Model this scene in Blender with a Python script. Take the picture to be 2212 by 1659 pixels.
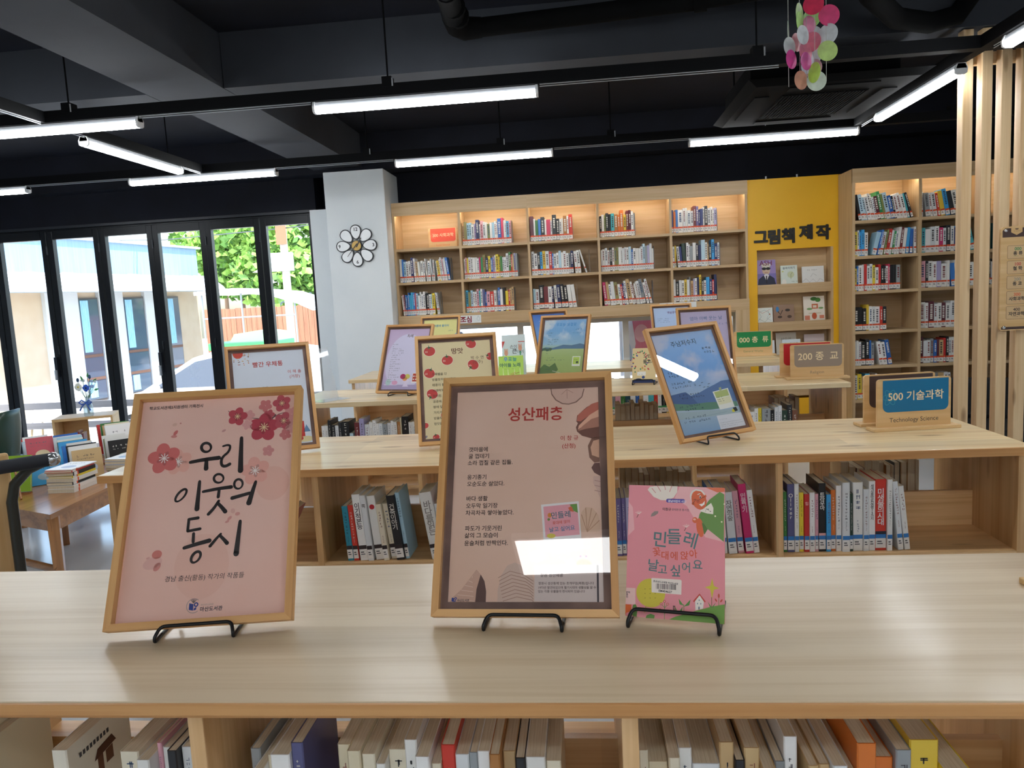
import bpy, math, random
from mathutils import Vector, Matrix, Euler

random.seed(7)
SC = bpy.context.scene
for o in list(bpy.data.objects):
    bpy.data.objects.remove(o)
COL = SC.collection

# ---------------------------------------------------------------- camera
cam_d = bpy.data.cameras.new('camera')
cam = bpy.data.objects.new('camera', cam_d)
COL.objects.link(cam)
cam_d.sensor_fit = 'HORIZONTAL'
cam_d.sensor_width = 36.0
cam_d.lens = 36.0 * 1640.0 / 2212.0
cam_d.clip_start = 0.05
cam_d.clip_end = 300
CR = Vector((0.99442, 0.09155, -0.05238))
CU = Vector((0.04133, 0.11868, 0.99207))
CF = Vector((-0.09704, 0.9887, -0.11424))
mw = Matrix.Identity(4)
for i in range(3):
    mw[i][0] = CR[i]; mw[i][1] = CU[i]; mw[i][2] = -CF[i]
mw[2][3] = 1.50
cam.matrix_world = mw
SC.camera = cam

# ---------------------------------------------------------------- sky, sun, exposure
world = bpy.data.worlds.new('sky')
SC.world = world
world.use_nodes = True
wn = world.node_tree
wn.nodes.clear()
w_out = wn.nodes.new('ShaderNodeOutputWorld')
w_bg = wn.nodes.new('ShaderNodeBackground')
w_sky = wn.nodes.new('ShaderNodeTexSky')
w_sky.sky_type = 'NISHITA'
w_sky.sun_disc = False
w_sky.sun_elevation = math.radians(58)
w_sky.sun_rotation = math.radians(200)
w_sky.air_density = 1.2
w_sky.dust_density = 2.5
wn.links.new(w_sky.outputs[0], w_bg.inputs[0])
w_bg.inputs[1].default_value = 0.75
wn.links.new(w_bg.outputs[0], w_out.inputs[0])

sun_d = bpy.data.lights.new('sun', 'SUN')
sun_d.energy = 7.0
sun_d.angle = 0.01
sun_d.color = (1.0, 0.96, 0.9)
sun = bpy.data.objects.new('sun', sun_d)
COL.objects.link(sun)
sun.rotation_euler = Vector((-.45, .10, -.887)).to_track_quat('-Z', 'Y').to_euler()

SC.view_settings.view_transform = 'Standard'
SC.view_settings.look = 'None'
SC.view_settings.gamma = 1.0
SC.view_settings.use_curve_mapping = False
SC.view_settings.exposure = 0.42
SC.cycles.use_denoising = True
SC.cycles.max_bounces = 7
SC.cycles.transparent_max_bounces = 14
TUBE = 30.0      # radiance of the LED lamps
STRIP = 20.0      # radiance of the warm strips in the wall bookcases
TUBE_COL = (0.95, 0.98, 1.0)

# ---------------------------------------------------------------- material helpers
def lin(c):
    return c / 12.92 if c <= 0.04045 else ((c + 0.055) / 1.055) ** 2.4
def hexc(h):
    h = h.lstrip('#')
    return tuple(lin(int(h[i:i + 2], 16) / 255) for i in (0, 2, 4))
MATS = {}
def newmat(name):
    m = bpy.data.materials.new(name)
    m.use_nodes = True
    nt = m.node_tree
    b = nt.nodes['Principled BSDF']
    return m, nt, b
def P(h, rough=0.55, metal=0.0, spec=0.5, key=None):
    k = ('P', h, rough, metal, spec)
    if k in MATS:
        return MATS[k]
    m, nt, b = newmat('paint_' + h.lstrip('#'))
    b.inputs['Base Color'].default_value = (*hexc(h), 1)
    b.inputs['Roughness'].default_value = rough
    b.inputs['Metallic'].default_value = metal
    b.inputs['Specular IOR Level'].default_value = spec
    MATS[k] = m
    return m
def node(nt, t, **kw):
    n = nt.nodes.new(t)
    for k, v in kw.items():
        setattr(n, k, v)
    return n
def ramp(nt, stops):
    n = nt.nodes.new('ShaderNodeValToRGB')
    e = n.color_ramp.elements
    while len(e) < len(stops):
        e.new(0.5)
    for el, (p, c) in zip(e, stops):
        el.position = p
        el.color = (*c, 1)
    return n
def noisy(name, c1, c2, scale=8, rough=0.6, bump=0.0, detail=4, stretch=(1, 1, 1), spec=0.5):
    if name in MATS:
        return MATS[name]
    m, nt, b = newmat(name)
    tc = node(nt, 'ShaderNodeTexCoord'); mp = node(nt, 'ShaderNodeMapping')
    mp.inputs['Scale'].default_value = stretch
    no = node(nt, 'ShaderNodeTexNoise')
    no.inputs['Scale'].default_value = scale; no.inputs['Detail'].default_value = detail
    rp = ramp(nt, [(0.3, hexc(c1)), (0.7, hexc(c2))])
    L = nt.links.new
    L(tc.outputs['Object'], mp.inputs[0]); L(mp.outputs[0], no.inputs['Vector'])
    L(no.outputs['Fac'], rp.inputs[0]); L(rp.outputs[0], b.inputs['Base Color'])
    b.inputs['Roughness'].default_value = rough
    b.inputs['Specular IOR Level'].default_value = spec
    if bump:
        bp = node(nt, 'ShaderNodeBump'); bp.inputs['Strength'].default_value = bump
        bp.inputs['Distance'].default_value = 0.01
        L(no.outputs['Fac'], bp.inputs['Height']); L(bp.outputs[0], b.inputs['Normal'])
    MATS[name] = m
    return m
def wood(name, axis, light, dark, knot='#8a5a30', rough=0.4, knots=0.0, grain=1.0, strips=0.0, coat=0.0):
    """pine-like board: grain runs along axis (0 x, 1 y, 2 z) of the object"""
    k = ('wood', name, axis)
    if k in MATS:
        return MATS[k]
    m, nt, b = newmat('%s_%s' % (name, 'xyz'[axis]))
    L = nt.links.new
    tc = node(nt, 'ShaderNodeTexCoord'); oi = node(nt, 'ShaderNodeObjectInfo')
    add = node(nt, 'ShaderNodeVectorMath', operation='ADD')
    sc0 = node(nt, 'ShaderNodeVectorMath', operation='SCALE'); sc0.inputs['Scale'].default_value = 13.0
    comb = node(nt, 'ShaderNodeCombineXYZ')
    for i in range(3):
        L(oi.outputs['Random'], comb.inputs[i])
    L(comb.outputs[0], sc0.inputs[0])
    L(tc.outputs['Object'], add.inputs[0]); L(sc0.outputs[0], add.inputs[1])
    s1 = [26, 26, 26]; s1[axis] = 1.1
    s2 = [150, 150, 150]; s2[axis] = 3.0
    def nz(s, detail, dist=0.0):
        mp = node(nt, 'ShaderNodeMapping'); mp.inputs['Scale'].default_value = s
        L(add.outputs[0], mp.inputs[0])
        n = node(nt, 'ShaderNodeTexNoise'); n.inputs['Scale'].default_value = 1.0
        n.inputs['Detail'].default_value = detail; n.inputs['Distortion'].default_value = dist
        L(mp.outputs[0], n.inputs['Vector'])
        return n
    a = nz(s1, 3, 0.6); f = nz(s2, 2)
    mx = node(nt, 'ShaderNodeMath', operation='MULTIPLY_ADD')
    mx.inputs[1].default_value = 0.35 * grain
    L(f.outputs['Fac'], mx.inputs[0]); L(a.outputs['Fac'], mx.inputs[2])
    rp = ramp(nt, [(0.42, hexc(dark)), (0.78, hexc(light))])
    L(mx.outputs[0], rp.inputs[0])
    colour = rp.outputs[0]
    if strips:
        # staves glued edge to edge: each keeps its own tone
        ax2 = 1 if axis == 0 else 0
        mp = node(nt, 'ShaderNodeMapping'); s = [0.0, 0.0, 0.0]; s[ax2] = 1 / strips; s[axis] = 1 / 0.9
        if axis == 2: s[1] = 1 / strips
        mp.inputs['Scale'].default_value = s
        L(tc.outputs['Object'], mp.inputs[0])
        fl = node(nt, 'ShaderNodeVectorMath', operation='FLOOR'); L(mp.outputs[0], fl.inputs[0])
        wnz = node(nt, 'ShaderNodeTexWhiteNoise'); L(fl.outputs[0], wnz.inputs['Vector'])
        mr = node(nt, 'ShaderNodeMapRange'); mr.inputs[3].default_value = 0.86; mr.inputs[4].default_value = 1.08
        L(wnz.outputs['Value'], mr.inputs[0])
        mm = node(nt, 'ShaderNodeMix', data_type='RGBA', blend_type='MULTIPLY'); mm.inputs[0].default_value = 1
        L(colour, mm.inputs[6]); L(mr.outputs[0], mm.inputs[7])
        colour = mm.outputs[2]
    if knots:
        mp = node(nt, 'ShaderNodeMapping'); s = [11.0, 11.0, 11.0]; s[axis] = 3.2
        mp.inputs['Scale'].default_value = s
        L(add.outputs[0], mp.inputs[0])
        vo = node(nt, 'ShaderNodeTexVoronoi'); vo.inputs['Scale'].default_value = 1.0
        L(mp.outputs[0], vo.inputs['Vector'])
        kr = ramp(nt, [(0.0, (knots,) * 3), (0.11, (knots * .6,) * 3), (0.19, (0, 0, 0))])
        L(vo.outputs['Distance'], kr.inputs[0])
        mm = node(nt, 'ShaderNodeMix', data_type='RGBA'); L(kr.outputs[0], mm.inputs[0])
        L(colour, mm.inputs[6]); mm.inputs[7].default_value = (*hexc(knot), 1)
        colour = mm.outputs[2]
    L(colour, b.inputs['Base Color'])
    b.inputs['Roughness'].default_value = rough
    if coat:
        b.inputs['Coat Weight'].default_value = coat; b.inputs['Coat Roughness'].default_value = 0.18
    bp = node(nt, 'ShaderNodeBump'); bp.inputs['Strength'].default_value = 0.06
    bp.inputs['Distance'].default_value = 0.004
    L(mx.outputs[0], bp.inputs['Height']); L(bp.outputs[0], b.inputs['Normal'])
    MATS[k] = m
    return m
def glow(name, col, strength):
    if name in MATS:
        return MATS[name]
    m = bpy.data.materials.new(name); m.use_nodes = True
    nt = m.node_tree; nt.nodes.clear()
    o = node(nt, 'ShaderNodeOutputMaterial'); e = node(nt, 'ShaderNodeEmission')
    e.inputs[0].default_value = (*col, 1); e.inputs[1].default_value = strength
    nt.links.new(e.outputs[0], o.inputs[0])
    MATS[name] = m
    return m
def pane_mat(name, tint=(1, 1, 1), rough=0.0, ior=1.5, milk=0.0):
    """thin sheet: light goes straight through, the surface mirrors by Fresnel"""
    if name in MATS:
        return MATS[name]
    m = bpy.data.materials.new(name); m.use_nodes = True
    nt = m.node_tree; nt.nodes.clear(); L = nt.links.new
    o = node(nt, 'ShaderNodeOutputMaterial')
    t = node(nt, 'ShaderNodeBsdfTransparent'); t.inputs[0].default_value = (*tint, 1)
    g = node(nt, 'ShaderNodeBsdfGlossy'); g.inputs['Roughness'].default_value = rough
    fr = node(nt, 'ShaderNodeFresnel'); ge = node(nt, 'ShaderNodeNewGeometry'); io = node(nt, 'ShaderNodeMapRange')
    io.inputs[3].default_value = ior; io.inputs[4].default_value = 1 / ior
    L(ge.outputs['Backfacing'], io.inputs[0]); L(io.outputs[0], fr.inputs[0])
    mx = node(nt, 'ShaderNodeMixShader')
    L(fr.outputs[0], mx.inputs[0]); L(t.outputs[0], mx.inputs[1]); L(g.outputs[0], mx.inputs[2])
    last = mx.outputs[0]
    if milk:
        d = node(nt, 'ShaderNodeBsdfDiffuse'); d.inputs[0].default_value = (.85, .88, .9, 1)
        m2 = node(nt, 'ShaderNodeMixShader'); m2.inputs[0].default_value = milk
        L(last, m2.inputs[1]); L(d.outputs[0], m2.inputs[2]); last = m2.outputs[0]
    L(last, o.inputs[0])
    MATS[name] = m
    return m
def picture(name, stops, amp=0.0, scale=4.0, cloud=None, cl_lo=0.5, z0=0.0, z1=0.42, xs=1.0):
    """flat printed picture: bands by height on the sheet with noisy edges, optional clouds"""
    if name in MATS:
        return MATS[name]
    m, nt, b = newmat(name); L = nt.links.new
    tc = node(nt, 'ShaderNodeTexCoord'); sp = node(nt, 'ShaderNodeSeparateXYZ'); L(tc.outputs['Object'], sp.inputs[0])
    mp = node(nt, 'ShaderNodeMapping'); mp.inputs['Scale'].default_value = (xs, 1, 1); L(tc.outputs['Object'], mp.inputs[0])
    no = node(nt, 'ShaderNodeTexNoise'); no.inputs['Scale'].default_value = scale; no.inputs['Detail'].default_value = 5
    L(mp.outputs[0], no.inputs['Vector'])
    mr = node(nt, 'ShaderNodeMapRange'); mr.inputs[1].default_value = z0; mr.inputs[2].default_value = z1
    L(sp.outputs[2], mr.inputs[0])
    ma = node(nt, 'ShaderNodeMath', operation='MULTIPLY_ADD'); ma.inputs[1].default_value = amp
    sb = node(nt, 'ShaderNodeMath', operation='SUBTRACT'); sb.inputs[1].default_value = 0.5
    L(no.outputs['Fac'], sb.inputs[0]); L(sb.outputs[0], ma.inputs[0]); L(mr.outputs[0], ma.inputs[2])
    rp = ramp(nt, [(p, hexc(c)) for p, c in stops]); L(ma.outputs[0], rp.inputs[0])
    colour = rp.outputs[0]
    if cloud:
        n2 = node(nt, 'ShaderNodeTexNoise'); n2.inputs['Scale'].default_value = 11; n2.inputs['Detail'].default_value = 6
        L(tc.outputs['Object'], n2.inputs['Vector'])
        cr = ramp(nt, [(0.48, (0, 0, 0)), (0.64, (1, 1, 1))]); L(n2.outputs['Fac'], cr.inputs[0])
        gt = node(nt, 'ShaderNodeMapRange'); gt.inputs[1].default_value = cl_lo; gt.inputs[2].default_value = cl_lo + .12
        L(mr.outputs[0], gt.inputs[0])
        mu = node(nt, 'ShaderNodeMath', operation='MULTIPLY'); L(cr.outputs[0], mu.inputs[0]); L(gt.outputs[0], mu.inputs[1])
        mm = node(nt, 'ShaderNodeMix', data_type='RGBA'); L(mu.outputs[0], mm.inputs[0]); L(colour, mm.inputs[6])
        mm.inputs[7].default_value = (*hexc(cloud), 1); colour = mm.outputs[2]
    L(colour, b.inputs['Base Color']); b.inputs['Roughness'].default_value = 0.6
    MATS[name] = m
    return m

PINE = dict(light='#ead2a6', dark='#d3af7c', knot='#7d4f28', rough=0.36, knots=0.75, strips=0.09, coat=0.25)
def pine_lit(axis): return wood('pine_top', axis, **PINE)  # top boards: same pine painted paler for the light they catch
def pine(axis): return wood('pine', axis, **{**PINE, 'light': '#dcb482', 'dark': '#c0915a', 'coat': 0.1})  # darker, warmer copy: shade of fronts and compartments put into the colour
def pineplain(axis): return wood('clear_pine', axis, light='#d3bf9f', dark='#c3ab88', rough=0.38, knots=0.0, coat=0.3)
def maple(axis): return wood('maple_veneer', axis, light='#d2b68e', dark='#bf9f74', rough=0.45, grain=0.6)
def framewood(axis): return wood('frame_wood', axis, light='#e0ae70', dark='#c48b4c', rough=0.45, grain=0.8)
def tablewood(axis): return wood('table_wood', axis, light='#ac7848', dark='#875a34', rough=0.3, grain=0.8, coat=0.3)
def spruce(axis): return wood('spruce', axis, light='#e2c49a', dark='#cfa878', knot='#7d5632', rough=0.5, knots=0.8)
def birch(axis): return wood('birch_ply', axis, light='#e0bd8a', dark='#d0a76f', rough=0.5, grain=0.5)
BLACK = lambda: P('#101217', 0.5)
DARKMETAL = lambda: P('#1a1c20', 0.35, 0.3)
PAGES = lambda: noisy('book_pages', '#cdbfa2', '#e6dcc6', 60, 0.8, 0.0, 2, (9, .2, .2))

# ---------------------------------------------------------------- mesh helpers
class MB:
    def __init__(s):
        s.v = []; s.f = []; s.m = []; s.mats = []; s.smooth = []
    def mi(s, mat):
        if mat not in s.mats:
            s.mats.append(mat)
        return s.mats.index(mat)
    def add(s, verts, faces, mat, M=None, smooth=False):
        n = len(s.v)
        s.v += [tuple(M @ Vector(p)) for p in verts] if M else [tuple(p) for p in verts]
        i = s.mi(mat)
        for f in faces:
            s.f.append(tuple(a + n for a in f)); s.m.append(i); s.smooth.append(smooth)
        return s
    def box(s, x0, x1, y0, y1, z0, z1, mat, M=None):
        v = [(x0, y0, z0), (x1, y0, z0), (x1, y1, z0), (x0, y1, z0), (x0, y0, z1), (x1, y0, z1), (x1, y1, z1), (x0, y1, z1)]
        return s.add(v, [(0, 3, 2, 1), (4, 5, 6, 7), (0, 1, 5, 4), (1, 2, 6, 5), (2, 3, 7, 6), (3, 0, 4, 7)], mat, M)
    def prism(s, pts, a0, a1, mat, axis=2, M=None, capmat=None):
        """polygon pts (2D) swept from a0 to a1 along an axis; the polygon plane is the other two axes in x,y,z order"""
        def to(p, a):
            if axis == 2: return (p[0], p[1], a)
            if axis == 1: return (p[0], a, p[1])
            return (a, p[0], p[1])
        n = len(pts)
        v = [to(p, a0) for p in pts] + [to(p, a1) for p in pts]
        area = sum(pts[i][0] * pts[(i + 1) % n][1] - pts[(i + 1) % n][0] * pts[i][1] for i in range(n))
        pos = (area > 0) != (axis == 1)
        side = [(i, (i + 1) % n, n + (i + 1) % n, n + i) for i in range(n)]
        caps = [tuple(range(n))[::-1], tuple(range(n, 2 * n))]
        if not pos:
            side = [f[::-1] for f in side]; caps = [c[::-1] for c in caps]
        s.add(v, side, mat, M)
        # caps share positions
        s.add(v, caps, capmat or mat, M)
        return s
    def tube(s, pts, r, mat, n=10, M=None, closed=False, cap=True):
        pts = [Vector(p) for p in pts]
        rs = r if isinstance(r, (list, tuple)) else [r] * len(pts)
        up = None; V = []; F = []
        m = len(pts)
        for i, p in enumerate(pts):
            if closed:
                t = pts[(i + 1) % m] - pts[i - 1]
            else:
                t = pts[min(i + 1, m - 1)] - pts[max(i - 1, 0)]
            t.normalize()
            if up is None:
                up = Vector((0, 0, 1)) if abs(t.z) < .9 else Vector((1, 0, 0))
            a = up - t * up.dot(t); a.normalize(); b = t.cross(a); up = a
            for k in range(n):
                w = 2 * math.pi * k / n
                V.append(p + (a * math.cos(w) + b * math.sin(w)) * rs[i])
        for i in range(m if closed else m - 1):
            j = (i + 1) % m
            for k in range(n):
                F.append((i * n + k, i * n + (k + 1) % n, j * n + (k + 1) % n, j * n + k))
        s.add(V, F, mat, M, True)
        if cap and not closed:
            s.add([V[k] for k in range(n)], [tuple(range(n))[::-1]], mat, M)
            s.add([V[(m - 1) * n + k] for k in range(n)], [tuple(range(n))], mat, M)
        return s
    def lathe(s, prof, mat, n=24, M=None, smooth=True):
        V = []; F = []
        for r, z in prof:
            for k in range(n):
                w = 2 * math.pi * k / n
                V.append((r * math.cos(w), r * math.sin(w), z))
        for i in range(len(prof) - 1):
            for k in range(n):
                F.append((i * n + k, i * n + (k + 1) % n, (i + 1) * n + (k + 1) % n, (i + 1) * n + k))
        s.add(V, F, mat, M, smooth)
        return s
    def ball(s, c, r, mat, nu=12, nv=8, M=None):
        rx, ry, rz = r if isinstance(r, (list, tuple)) else (r, r, r)
        V = []; F = []
        for j in range(nv + 1):
            t = math.pi * j / nv
            for k in range(nu):
                w = 2 * math.pi * k / nu
                V.append((c[0] + rx * math.sin(t) * math.cos(w), c[1] + ry * math.sin(t) * math.sin(w), c[2] - rz * math.cos(t)))
        for j in range(nv):
            for k in range(nu):
                F.append((j * nu + k, j * nu + (k + 1) % nu, (j + 1) * nu + (k + 1) % nu, (j + 1) * nu + k))
        return s.add(V, F, mat, M, True)
    def build(s, name, parent=None, M=None, bevel=0.0):
        me = bpy.data.meshes.new(name)
        me.from_pydata(s.v, [], s.f)
        for m in s.mats:
            me.materials.append(m)
        me.polygons.foreach_set('material_index', s.m)
        me.polygons.foreach_set('use_smooth', s.smooth)
        me.update()
        o = bpy.data.objects.new(name, me)
        COL.objects.link(o)
        if parent is not None:
            o.parent = parent
        if M is not None:
            o.matrix_local = M
        if bevel:
            b = o.modifiers.new('edge', 'BEVEL'); b.width = bevel; b.segments = 2; b.limit_method = 'ANGLE'
        return o
def tag(o, label, cat, group=None, kind=None):
    o['label'] = label; o['category'] = cat
    if group: o['group'] = group
    if kind: o['kind'] = kind
    return o
def thing(name, label, cat, M=None, group=None):
    o = bpy.data.objects.new(name, None)
    o.empty_display_size = 0.05
    COL.objects.link(o)
    if M is not None:
        o.matrix_world = M
    return tag(o, label, cat, group)
def struct(o):
    o['kind'] = 'structure'
    return o
def box(name, x0, x1, y0, y1, z0, z1, mat, parent=None, bevel=0.0):
    return MB().box(x0, x1, y0, y1, z0, z1, mat).build(name, parent, None, bevel)
def T(x, y, z, rz=0.0, rx=0.0, ry=0.0):
    return Matrix.Translation((x, y, z)) @ Matrix.Rotation(rz, 4, 'Z') @ Matrix.Rotation(ry, 4, 'Y') @ Matrix.Rotation(rx, 4, 'X')

# ---------------------------------------------------------------- lettering and flat print
FC = bpy.data.curves.new('letter', 'FONT')
FO = bpy.data.objects.new('letter', FC)
CHARS = '().0123456789ABCDEFGHIJKLMNOPQRSTUVWXYZabcdefghijklmnopqrstuvwxyz●가각간같개갯거건견결경계고곡공과관교국굴규그기길껍꽃꾼꿈나날남년노놓느는능늪니다단닿대덤데도동되두들듯땅라래럼레례로록류른를름리린림마막맛머며모무문물미민바박반발방백뱃별병본북불빠빨사산살삶상새샘생서성세센소속손솔수순술숲슬습시신심싶쌓아앉알았야어엄었에여연염옆오옹요우울웃원유육윤으은을음의이인일읽입있자작장저적전제조종주중지진질집짓짝쪽차창책처철청체초총축출큰태터토통트파패포푸풀품풍피하학한해혜혼환활회획힘'
GLYPHS = {}; ADV = {}
def sheet_mesh(lines_, bold):
    FC.body = '\n'.join(lines_); FC.offset = bold; FC.resolution_u = 3; FC.size = 1.0; FC.space_line = 3.0
    me = FO.to_mesh()
    V = [tuple(v.co) for v in me.vertices]; F = [tuple(p.vertices) for p in me.polygons]
    FO.to_mesh_clear()
    rows_ = {}
    for f in F:
        k = int(round((1.0 - V[f[0]][1]) / 3.0 - .2)) if False else int(math.floor((1.6 - V[f[0]][1]) / 3.0))
        rows_.setdefault(k, []).append(f)
    return V, rows_
def glyphs(bold):
    """outlines of all letters in one go for one stroke weight"""
    if bold in GLYPHS:
        return GLYPHS[bold]
    if not ADV:
        V, R_ = sheet_mesh([c + 'I' for c in CHARS] + ['aI', 'a I', 'I'], 0.0)
        n = len(CHARS)
        right = {k: max(V[i][0] for f in fs for i in f) for k, fs in R_.items()}
        wI = right[n + 2]
        for i, c in enumerate(CHARS):
            ADV[c] = right[i] - wI
        ADV[' '] = right[n + 1] - right[n]
    V, R_ = sheet_mesh(list(CHARS), bold)
    g = {}
    for k, fs in R_.items():
        if k >= len(CHARS): continue
        ids = sorted({i for f in fs for i in f}); rm = {q: j for j, q in enumerate(ids)}
        g[CHARS[k]] = ([(V[q][0], V[q][1] + 3.0 * k) for q in ids], [tuple(rm[q] for q in f) for f in fs])
    GLYPHS[bold] = g
    return g
def text_geo(sx, bold=0.0, align='LEFT', res=3, line=1.0):
    bold = min((0.0, .012, .022, .035), key=lambda q: abs(q - bold))
    g = glyphs(bold)
    V = []; F = []
    for li, ln in enumerate(sx.split('\n')):
        w = sum(ADV[c] for c in ln)
        x = -w / 2 if align == 'CENTER' else 0.0
        for c in ln:
            if c in g:
                vs, fs = g[c]; n = len(V)
                V += [(x + a, b - li * line, 0.0) for a, b in vs]
                F += [tuple(i + n for i in f) for f in fs]
            x += ADV[c]
    return V, F
class Print:
    """flat print on a sheet standing in the local XZ plane, seen from -Y"""
    STEP = 0.00012
    def __init__(s, y=0.0):
        s.mb = MB(); s.y = y
    def put(s, pts, faces, mat, layer):
        y = s.y - layer * s.STEP
        s.mb.add([(p[0], y, p[1]) for p in pts], faces, mat)
        return s
    def poly(s, pts, mat, layer=1):
        n = len(pts)
        area = sum(pts[i][0] * pts[(i + 1) % n][1] - pts[(i + 1) % n][0] * pts[i][1] for i in range(n))
        f = tuple(range(n))
        return s.put(pts, [f if area > 0 else f[::-1]], mat, layer)
    def rect(s, x0, z0, x1, z1, mat, layer=1):
        return s.poly([(x0, z0), (x1, z0), (x1, z1), (x0, z1)], mat, layer)
    def ell(s, x, z, rx, rz, mat, layer=1, rot=0.0, n=18, a0=0.0, a1=2 * math.pi):
        pts = []
        full = abs(a1 - a0 - 2 * math.pi) < 1e-6
        for k in range(n if full else n + 1):
            w = a0 + (a1 - a0) * k / n
            a, b = rx * math.cos(w), rz * math.sin(w)
            pts.append((x + a * math.cos(rot) - b * math.sin(rot), z + a * math.sin(rot) + b * math.cos(rot)))
        return s.poly(pts, mat, layer)
    def ring(s, x, z, rx, rz, w, mat, layer=1, n=24, a0=0.0, a1=2 * math.pi):
        pts = [(x + rx * math.cos(a0 + (a1 - a0) * k / n), z + rz * math.sin(a0 + (a1 - a0) * k / n)) for k in range(n + 1)]
        return s.stroke(pts, w, mat, layer)
    def stroke(s, pts, w, mat, layer=1, end=True):
        """brush stroke; w is one width or a list of widths"""
        n = len(pts); ws = list(w) if isinstance(w, (list, tuple)) else [w] * n
        if len(ws) != n:
            ws = [ws[0] + (ws[-1] - ws[0]) * i / (n - 1) for i in range(n)]
        L = []; R = []
        for i, p in enumerate(pts):
            a = pts[max(i - 1, 0)]; b = pts[min(i + 1, n - 1)]
            dx, dz = b[0] - a[0], b[1] - a[1]; l = math.hypot(dx, dz) or 1
            nx, nz = -dz / l * ws[i] / 2, dx / l * ws[i] / 2
            L.append((p[0] + nx, p[1] + nz)); R.append((p[0] - nx, p[1] - nz))
        V = L + R
        s.put(V, [(i, n + i, n + i + 1, i + 1) for i in range(n - 1)], mat, layer)
        if end:
            for i in (0, n - 1):
                s.ell(pts[i][0], pts[i][1], ws[i] / 2, ws[i] / 2, mat, layer, n=8)
        return s
    def arc(s, x, z, rx, rz, a0, a1, w, mat, layer=1, n=14):
        pts = [(x + rx * math.cos(math.radians(a0 + (a1 - a0) * k / n)), z + rz * math.sin(math.radians(a0 + (a1 - a0) * k / n))) for k in range(n + 1)]
        return s.stroke(pts, w, mat, layer)
    def text(s, t, x, z, size, mat, layer=3, bold=0.0, align='LEFT', rot=0.0, sx=1.0, res=3, line=1.0, shear=0.0):
        V, F = text_geo(t, bold, align, res, line)
        c, d = math.cos(rot), math.sin(rot)
        pts = [(x + (a * sx + b * shear) * size * c - b * size * d, z + (a * sx + b * shear) * size * d + b * size * c) for a, b, _ in V]
        return s.put(pts, F, mat, layer)
    def marks(s, x, z, n, size, mat, layer=3, rnd=None, vertical=False):
        """strokes too small to read"""
        rnd = rnd or random
        for i in range(n):
            cx, cz = (x, z - i * size * 1.15) if vertical else (x + i * size * 1.05, z)
            if not vertical and rnd.random() < .18:
                continue
            w = size * .12
            for q in range(rnd.choice((2, 3, 3))):
                if rnd.random() < .5:
                    zz = cz + size * rnd.uniform(.05, .75)
                    s.rect(cx + size * .05, zz, cx + size * rnd.uniform(.5, .85), zz + w, mat, layer)
                else:
                    xx = cx + size * rnd.uniform(.1, .75)
                    s.rect(xx, cz + size * rnd.uniform(0, .3), xx + w, cz + size * .85, mat, layer)
        return s
    def build(s, name, parent, M=None):
        return s.mb.build(name, parent, M)
# ================================================================ the room
BLK = noisy('black_paint', '#0b0d15', '#11141f', 3, 0.75, 0.15, 5, spec=0.25)
BEAM = noisy('dark_grey_concrete', '#23262d', '#2c3037', 2.5, 0.85, 0.2, 6)
WHITE = noisy('white_plaster', '#d9dfe2', '#e0e5e7', 3, 0.8, 0.05)
FLOOR = noisy('pale_vinyl_floor', '#dfe6ec', '#e8edf2', 1.6, 0.12, 0.05, 6)
XL, XR, YF, YB, ZT = -6.9, 4.6, -2.6, 7.45, 3.05
struct(box('floor', XL, XR, YF, 8.0, -0.08, 0, FLOOR))
struct(box('ceiling', XL, XR, YF, 7.6, ZT, ZT + .1, BLK))
struct(box('wall_left', XL - .1, XL, YF, 7.45, 0, ZT, WHITE))
struct(box('wall_right', XR, XR + .1, YF, 7.6, 0, ZT, WHITE))
struct(box('wall_front', XL, XR, YF - .1, YF, 0, ZT, WHITE))
wb = MB()
wb.box(XL, -2.5, 7.2, 7.45, 2.425, ZT, BLK)
wb.box(-2.5, XR, 7.43, 7.6, 1.27, ZT, BLK)
wb.box(1.5, XR, 7.43, 7.6, 0, 1.27, BLK)
wb.box(-2.5, -1.76, 7.43, 7.6, 0, 1.27, WHITE)
struct(wb.build('wall_back'))
struct(box('wall_nook', -1.76, 1.5, 7.56, 7.65, 0, .45, WHITE))
struct(box('trim_1', XL, -2.5, 7.19, 7.2, 2.40, 2.425, P('#1c2028', .4)))
# pillar beside the windows
struct(box('wall_pillar', -2.305, -1.745, 6.9, 7.42, 0, 2.71, WHITE, None, .006))
struct(box('wall_return', -2.52, -2.31, 7.08, 7.42, 0, 2.405, WHITE))
# beams
struct(box('ceiling_beam', -2.42, -1.965, YF, 7.2, 2.75, ZT, BEAM))
b2 = MB()
b2.box(XL, -2.425, 4.28, 4.56, 2.75, ZT, BEAM)
b2.box(-1.96, XR, 4.28, 4.56, 2.75, ZT, BEAM)
struct(b2.build('ceiling_beam'))
struct(box('ceiling_beam', XL, XR, 7.0, 7.195, 2.715, ZT, BLK))

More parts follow.
